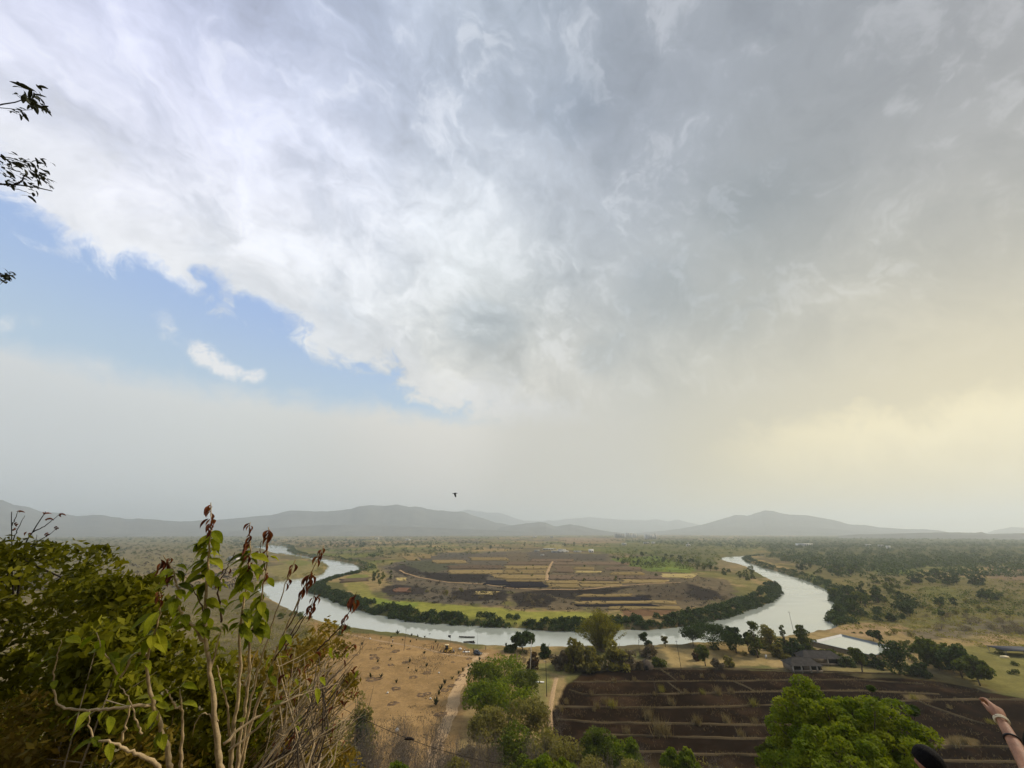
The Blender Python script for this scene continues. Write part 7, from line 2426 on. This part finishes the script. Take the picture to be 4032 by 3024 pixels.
# farm pond lined with grey blue sheet
LINER = mat_simple("pond_liner", (0.10, 0.125, 0.135), 0.45, 0.4, 0.3, 0.4)
corner = [np.array(on_level(x, y, 5.0)) for x, y in ((3196, 2524), (3312, 2497), (3540, 2552), (3436, 2580))]
cen = sum(corner) / 4
bank, linr = MB(), MB()
outer = [c + (c - cen) * 0.18 for c in corner]
inner = [c - (c - cen) * 0.24 for c in corner]
zb = [land1(*c) for c in outer]
for i_ in range(4):
    j_ = (i_ + 1) % 4
    bank.add([(*outer[i_], zb[i_] - 0.3), (*outer[j_], zb[j_] - 0.3), (*corner[j_], 5.0), (*corner[i_], 5.0)], [[0, 1, 2, 3]])
    linr.add([(*corner[i_], 5.02), (*corner[j_], 5.02), (*inner[j_], 2.95), (*inner[i_], 2.95)], [[0, 1, 2, 3]])
    lip = [c + (c - cen) * 0.03 for c in (corner[i_], corner[j_])]
    linr.add([(*lip[0], 4.96), (*lip[1], 4.96), (*corner[j_], 5.03), (*corner[i_], 5.03)], [[0, 1, 2, 3]])
pond = tag(empty("farm_pond", (cen[0], cen[1], 3.0)), "farm pond lined with blue grey sheet and holding pale water, behind the sheds", "pond")
cen3 = np.array((cen[0], cen[1], 3.0))
for m_ in (bank, linr):
    m_.v = [v - cen3 for v in m_.v]
bank.build("bank", BUND, pond)
linr.build("liner", LINER, pond)
wq = np.array([(*(c - (c - cen) * 0.10), 4.40) for c in corner]) - cen3
obj("pond_water", mesh_np("pond_water", wq, np.array([[0, 1, 2, 3]]), wm), pond)
RED = mat_simple("red_paint", (0.38, 0.03, 0.02), 0.5, 0.4, 0.15, 3.0)
imp = tag(empty("farm_implement", ground_at(3482, 2583), 0.4), "red farm implement standing at the pond's right corner", "implement")
MB().tube([(-1.2, 0, 0.5), (0, 0, 1.2), (1.0, 0, 0.6)], 0.10, 6).tube([(0, -0.7, 0.5), (0, 0, 1.2), (0, 0.7, 0.5)], 0.09, 6).build("frame", RED, imp)
for k_ in range(4):
    MB().tube([(-0.9 + k_ * 0.6, 0.2, 0.55), (-0.9 + k_ * 0.6, -0.1, 0.0)], 0.05, 5).build("tine", RED, imp)
hut = tag(empty("thatched_hut", ground_at(2545, 2630)), "dark low thatched hut with an open mouth beside the bushes", "hut")
mb = MB()
V = []
for k_, (r, z) in enumerate(((2.6, 0.1), (2.3, 1.1), (1.4, 2.2), (0.2, 2.9))):
    for j_ in range(14):
        a = 2 * math.pi * j_ / 14
        V.append((math.cos(a) * r * 1.25, math.sin(a) * r, z + 0.08 * math.sin(j_ * 2.1)))
mb.add(V, [[k_ * 14 + j_, k_ * 14 + (j_ + 1) % 14, (k_ + 1) * 14 + (j_ + 1) % 14, (k_ + 1) * 14 + j_] for k_ in range(3) for j_ in range(14)])
mb.build("thatch", THATCH, hut)
MB().box((-0.5, -2.35, 0.75), (1.3, 0.5, 1.4), 0, 0.8).build("doorway_shade", INSIDE_SHADE, hut)  # dark block painted as the shade in the hut's mouth
net = tag(empty("shade_net", ground_at(3990, 2578), -0.15), "long dark shade net on posts at the right edge", "shade net")
MB().hull8([(-6, -4, 2.2), (8, -4, 2.2), (8, 4, 2.2), (-6, 4, 2.2), (-6, -4, 2.35), (8, -4, 2.5), (8, 4, 2.5), (-6, 4, 2.35)]).build("net_cover", mat_simple("net_dark", (0.035, 0.038, 0.05), 0.8, 0.2, 0.2, 1.0), net)
for x in (-5.8, 1, 7.8):
    for y in (-3.8, 3.8):
        MB().tube([(x, y, -0.3), (x, y, 2.25)], 0.08, 6).build("post", IRON, net)
yb_ = MB().box((0, 0, 0.35), (3.2, 1.4, 0.7), 0, 0.8).build("tarpaulin", CREAM)
yb_.location = ground_at(3957, 2590)
tag(yb_, "yellow sheeted heap in front of the dark shade net", "heap")

# ================================================================== FAR BUILDINGS
WHITE = mat_simple("whitewash", (0.72, 0.70, 0.64), 0.85, 0.2, 0.06, 0.3)
GREYW = mat_simple("grey_plaster", (0.42, 0.41, 0.38), 0.85, 0.2, 0.10, 0.3)
ROOF_L = mat_simple("light_roof", (0.60, 0.60, 0.56), 0.6, 0.3, 0.10, 0.3)
ROOF_D = mat_simple("dark_roof", (0.22, 0.21, 0.20), 0.7, 0.3, 0.15, 0.3)
PANE = mat_simple("window_dark", (0.05, 0.055, 0.06), 0.2, 0.5, 0.1, 1.0)


def block(name, px, yb, w_px, h_px, label, mat=WHITE, roof=ROOF_L, storeys=2, bays=4, gable=False, depth=None, cat="building", rz=0.0, zlift=0.0):
    p = ground_at(px, yb)
    m = px_size(px, yb, p)
    w, h = w_px * m, h_px * m
    dp = depth or max(5.0, w * 0.45)
    r = tag(empty(name, p + Vector((0, 0, zlift)), rz), label, cat)
    MB().box((0, 0, h / 2 - 0.5), (w, dp, h + 1.0)).build("wall", mat, r)
    if gable:
        g = h * 0.55
        mb = MB()
        mb.add([(-w / 2 - .4, -dp / 2 - .4, h), (w / 2 + .4, -dp / 2 - .4, h), (w / 2 + .4, dp / 2 + .4, h), (-w / 2 - .4, dp / 2 + .4, h), (-w / 2 - .4, 0, h + g), (w / 2 + .4, 0, h + g)],
               [[0, 1, 5, 4], [2, 3, 4, 5]], [[0, 4, 3], [1, 2, 5]])
        mb.build("roof", roof, r)
    else:
        MB().box((0, 0, h + 0.15), (w + 0.5, dp + 0.5, 0.3)).build("roof", roof, r)
    me = None
    for s_ in range(storeys):
        for b2 in range(bays):
            ww, wh = w / bays * 0.45, h / storeys * 0.42
            if me is None:
                me = MB().box((0, 0, 0), (ww, 0.2, wh)).mesh("window", PANE)
            o_ = obj("window", me, r)
            o_.location = (-w / 2 + (b2 + 0.5) * w / bays, -dp / 2, h * (s_ + 0.55) / storeys)
    return r


block("apartment_block", 2440, 2117, 36, 14, "pale apartment block at the left of the white group on the horizon", GREYW, ROOF_L, 4, 5)
block("apartment_block", 2478, 2116, 26, 16, "white apartment block second in the group on the horizon", WHITE, ROOF_L, 4, 4)
block("apartment_block", 2500, 2117, 14, 15, "narrow white block beside the second apartment block", WHITE, ROOF_L, 4, 2)
block("apartment_block", 2560, 2121, 40, 15, "long white apartment block at the right of the group on the horizon", WHITE, ROOF_L, 4, 6)
block("apartment_block", 2582, 2122, 8, 20, "slim white stair tower at the right end of the apartment blocks", WHITE, ROOF_L, 5, 1)
block("house", 2106, 2117, 16, 6, "small white house left of centre on the far plain", WHITE, ROOF_L, 1, 3)
block("house", 2173, 2117, 12, 6, "small grey house under the twin hill", GREYW, ROOF_L, 1, 2)
block("house", 2458, 2147, 16, 8, "small white house among trees below the apartment blocks", WHITE, ROOF_L, 1, 3)
block("house", 2545, 2142, 20, 7, "cream house among the trees right of centre", GREYW, ROOF_L, 1, 3)
block("house", 2573, 2141, 12, 7, "white house next to the cream one", WHITE, ROOF_L, 1, 2)
r = block("temple", 2710, 2151, 14, 7, "small white temple with a pointed spire among the far trees", WHITE, ROOF_L, 1, 2, cat="temple")
pz = px_size(2710, 2151, ground_at(2710, 2151))
MB().tube([(1.5, 0, 6.5 * pz), (1.5, 0, 11 * pz), (1.5, 0, 16 * pz)], [3.0 * pz, 1.8 * pz, 0.1], 8).build("spire", WHITE, r)
block("warehouse", 3168, 2150, 52, 9, "long pale warehouse among the trees beyond the right reach of the river", WHITE, ROOF_L, 1, 6)
block("house", 3420, 2152, 18, 8, "pale house in the far right wood, left one of three", GREYW, ROOF_L, 1, 2)
block("house", 3470, 2155, 16, 9, "pale house in the far right wood, middle one of three", GREYW, ROOF_L, 1, 2)
block("house", 3500, 2160, 14, 10, "pale house in the far right wood, right one of three", WHITE, ROOF_L, 1, 2)
block("house", 3690, 2112, 16, 7, "pale house on the wooded rise at the right of the horizon", WHITE, ROOF_L, 1, 2)
block("house", 3722, 2110, 12, 5, "small pale house beside the one on the wooded rise", GREYW, ROOF_L, 1, 2)
block("warehouse", 1600, 2102, 34, 5, "long white hall below the flat topped hill", WHITE, ROOF_L, 1, 6)
block("house", 1605, 2128, 18, 6, "white house among the trees left of the strip fields", WHITE, ROOF_L, 1, 3)
block("house", 1485, 2123, 12, 5, "small pale house on the far plain left of the white hall", WHITE, ROOF_L, 1, 2)
block("house", 918, 2207, 36, 10, "low white house with a dark roof on the left plain behind the shrub tips", WHITE, ROOF_D, 1, 3, True)
for (x, y, w_, h_, lab, m_, rf) in ((2158, 2166, 40, 5, "long flat roofed shed at the left of the farm sheds", GREYW, ROOF_L), (2205, 2175, 66, 5, "longest white roofed shed of the farm on the bend", GREYW, ROOF_L), (2212, 2168, 30, 5, "pale shed behind the longest white roofed one", WHITE, ROOF_L),
                                    (2115, 2172, 22, 5, "small shed at the left end of the farm", GREYW, ROOF_L), (2277, 2175, 22, 5, "white low shed right of the longest one", WHITE, ROOF_L), (2262, 2175, 6, 5, "tiny white store beside the white low shed", WHITE, ROOF_L),
                                    (2136, 2188, 14, 5, "small white hut on the burnt ground below the farm sheds", WHITE, ROOF_L), (2170, 2163, 40, 3, "far grey roofed shed at the back of the farm", GREYW, ROOF_D)):
    block("shed", x, y, w_, h_, lab, m_, rf, 1, 4, cat="shed")
block("house", 2328, 2176, 18, 8, "white gabled house at the right end of the farm", WHITE, ROOF_L, 1, 2, True)

# ================================================================== BIRD
BLACK = mat_simple("feather_black", (0.008, 0.008, 0.009), 0.6, 0.3, 0.2, 20.0)
bd = 24.0
bp_ = at_depth(1791, 1943, bd)
bird = tag(empty("bird", bp_), "black bird flying across the sky with its wings beating down", "bird")
m1 = bd / FPX
MB().tube([(-9.5 * m1, 0, -0.6 * m1), (-6 * m1, 0, 0), (0, 0, 1.2 * m1), (5 * m1, 0, 1.0 * m1), (8.5 * m1, 0, 0.9 * m1), (10.5 * m1, 0, 0.4 * m1)], [0.9 * m1, 0.8 * m1, 2.0 * m1, 1.7 * m1, 1.3 * m1, 0.15 * m1], 8).build("body", BLACK, bird, True)
for sy in (-1, 1):
    V = [(-4.5, 0.2, 1.2), (3.6, 0.2, 1.2), (4.6, 2.6, -3.5), (-2.6, 2.6, -4.5), (5.6, 4.2, -11.5), (1.6, 4.2, -12.5), (5.2, 4.8, -13.5), (2.6, 4.8, -14.0)]
    V = np.array([(x * m1, sy * y * m1, z * m1) for x, y, z in V])
    V2 = V + np.array((0, sy * 0.35 * m1, 0.2 * m1))
    q = [[0, 1, 2, 3], [3, 2, 4, 5], [5, 4, 6, 7]]
    qq = q + [[a + 8 for a in reversed(f)] for f in q] + [[0, 3, 11, 8], [3, 5, 13, 11], [5, 7, 15, 13], [7, 6, 14, 15], [6, 4, 12, 14], [4, 2, 10, 12], [2, 1, 9, 10], [1, 0, 8, 9]]
    MB().add(np.concatenate([V, V2]), qq).build("wing", BLACK, bird)
tl = MB().hull8([(v[0] * m1, v[1] * m1, v[2] * m1) for v in ((-11.5, -1.4, -1.2), (-8.5, -0.7, -0.5), (-8.5, 0.7, -0.5), (-11.5, 1.4, -1.2), (-11.5, -1.4, -0.7), (-8.5, -0.7, 0.2), (-8.5, 0.7, 0.2), (-11.5, 1.4, -0.7))])
tl.build("tail", BLACK, bird)
tower = tag(empty("lattice_tower", ground_at(3828, 2112)), "thin lattice mast on the wooded rise at the right of the horizon", "mast")
tp = px_size(3828, 2112, tower.location)
for sx, sy in ((-1, -1), (1, -1), (1, 1), (-1, 1)):
    MB().tube([(sx * 2.5, sy * 2.5, 0), (sx * 0.5, sy * 0.5, 17 * tp)], 0.4, 4).build("strut", IRON, tower)

# ---- labels: members of small groups are told apart by their place in the row
groups = {}
for o_ in SC.objects:
    if o_.parent is None and o_.get("group") and o_.get("kind") is None:
        groups.setdefault((o_["group"], o_["label"]), []).append(o_)
ORD = ["first", "second", "third", "fourth", "fifth", "sixth", "seventh", "eighth", "ninth", "tenth", "eleventh", "twelfth"]


def ordinal(n):
    if n < 12:
        return ORD[n]
    n += 1
    suf = "th" if 10 <= n % 100 <= 20 else {1: "st", 2: "nd", 3: "rd"}.get(n % 10, "th")
    return "%d%s" % (n, suf)


for (g_, lab), obs in groups.items():
    if not 2 <= len(obs) <= 62:
        continue
    obs.sort(key=lambda o_: o_.location.x / max(1e-3, o_.location.y * CP + (o_.location.z - CAM_Z) * SP))
    n_o = len(obs)
    for i_, o_ in enumerate(obs):
        if i_ == 0:
            w_ = "leftmost"
        elif i_ == n_o - 1:
            w_ = "rightmost"
        elif i_ < n_o / 2:
            w_ = ordinal(i_) + " from the left"
        else:
            w_ = ordinal(n_o - 1 - i_) + " from the right"
        o_["label"] = lab + ", " + w_
print("DONE", round(time.time() - T0, 1))
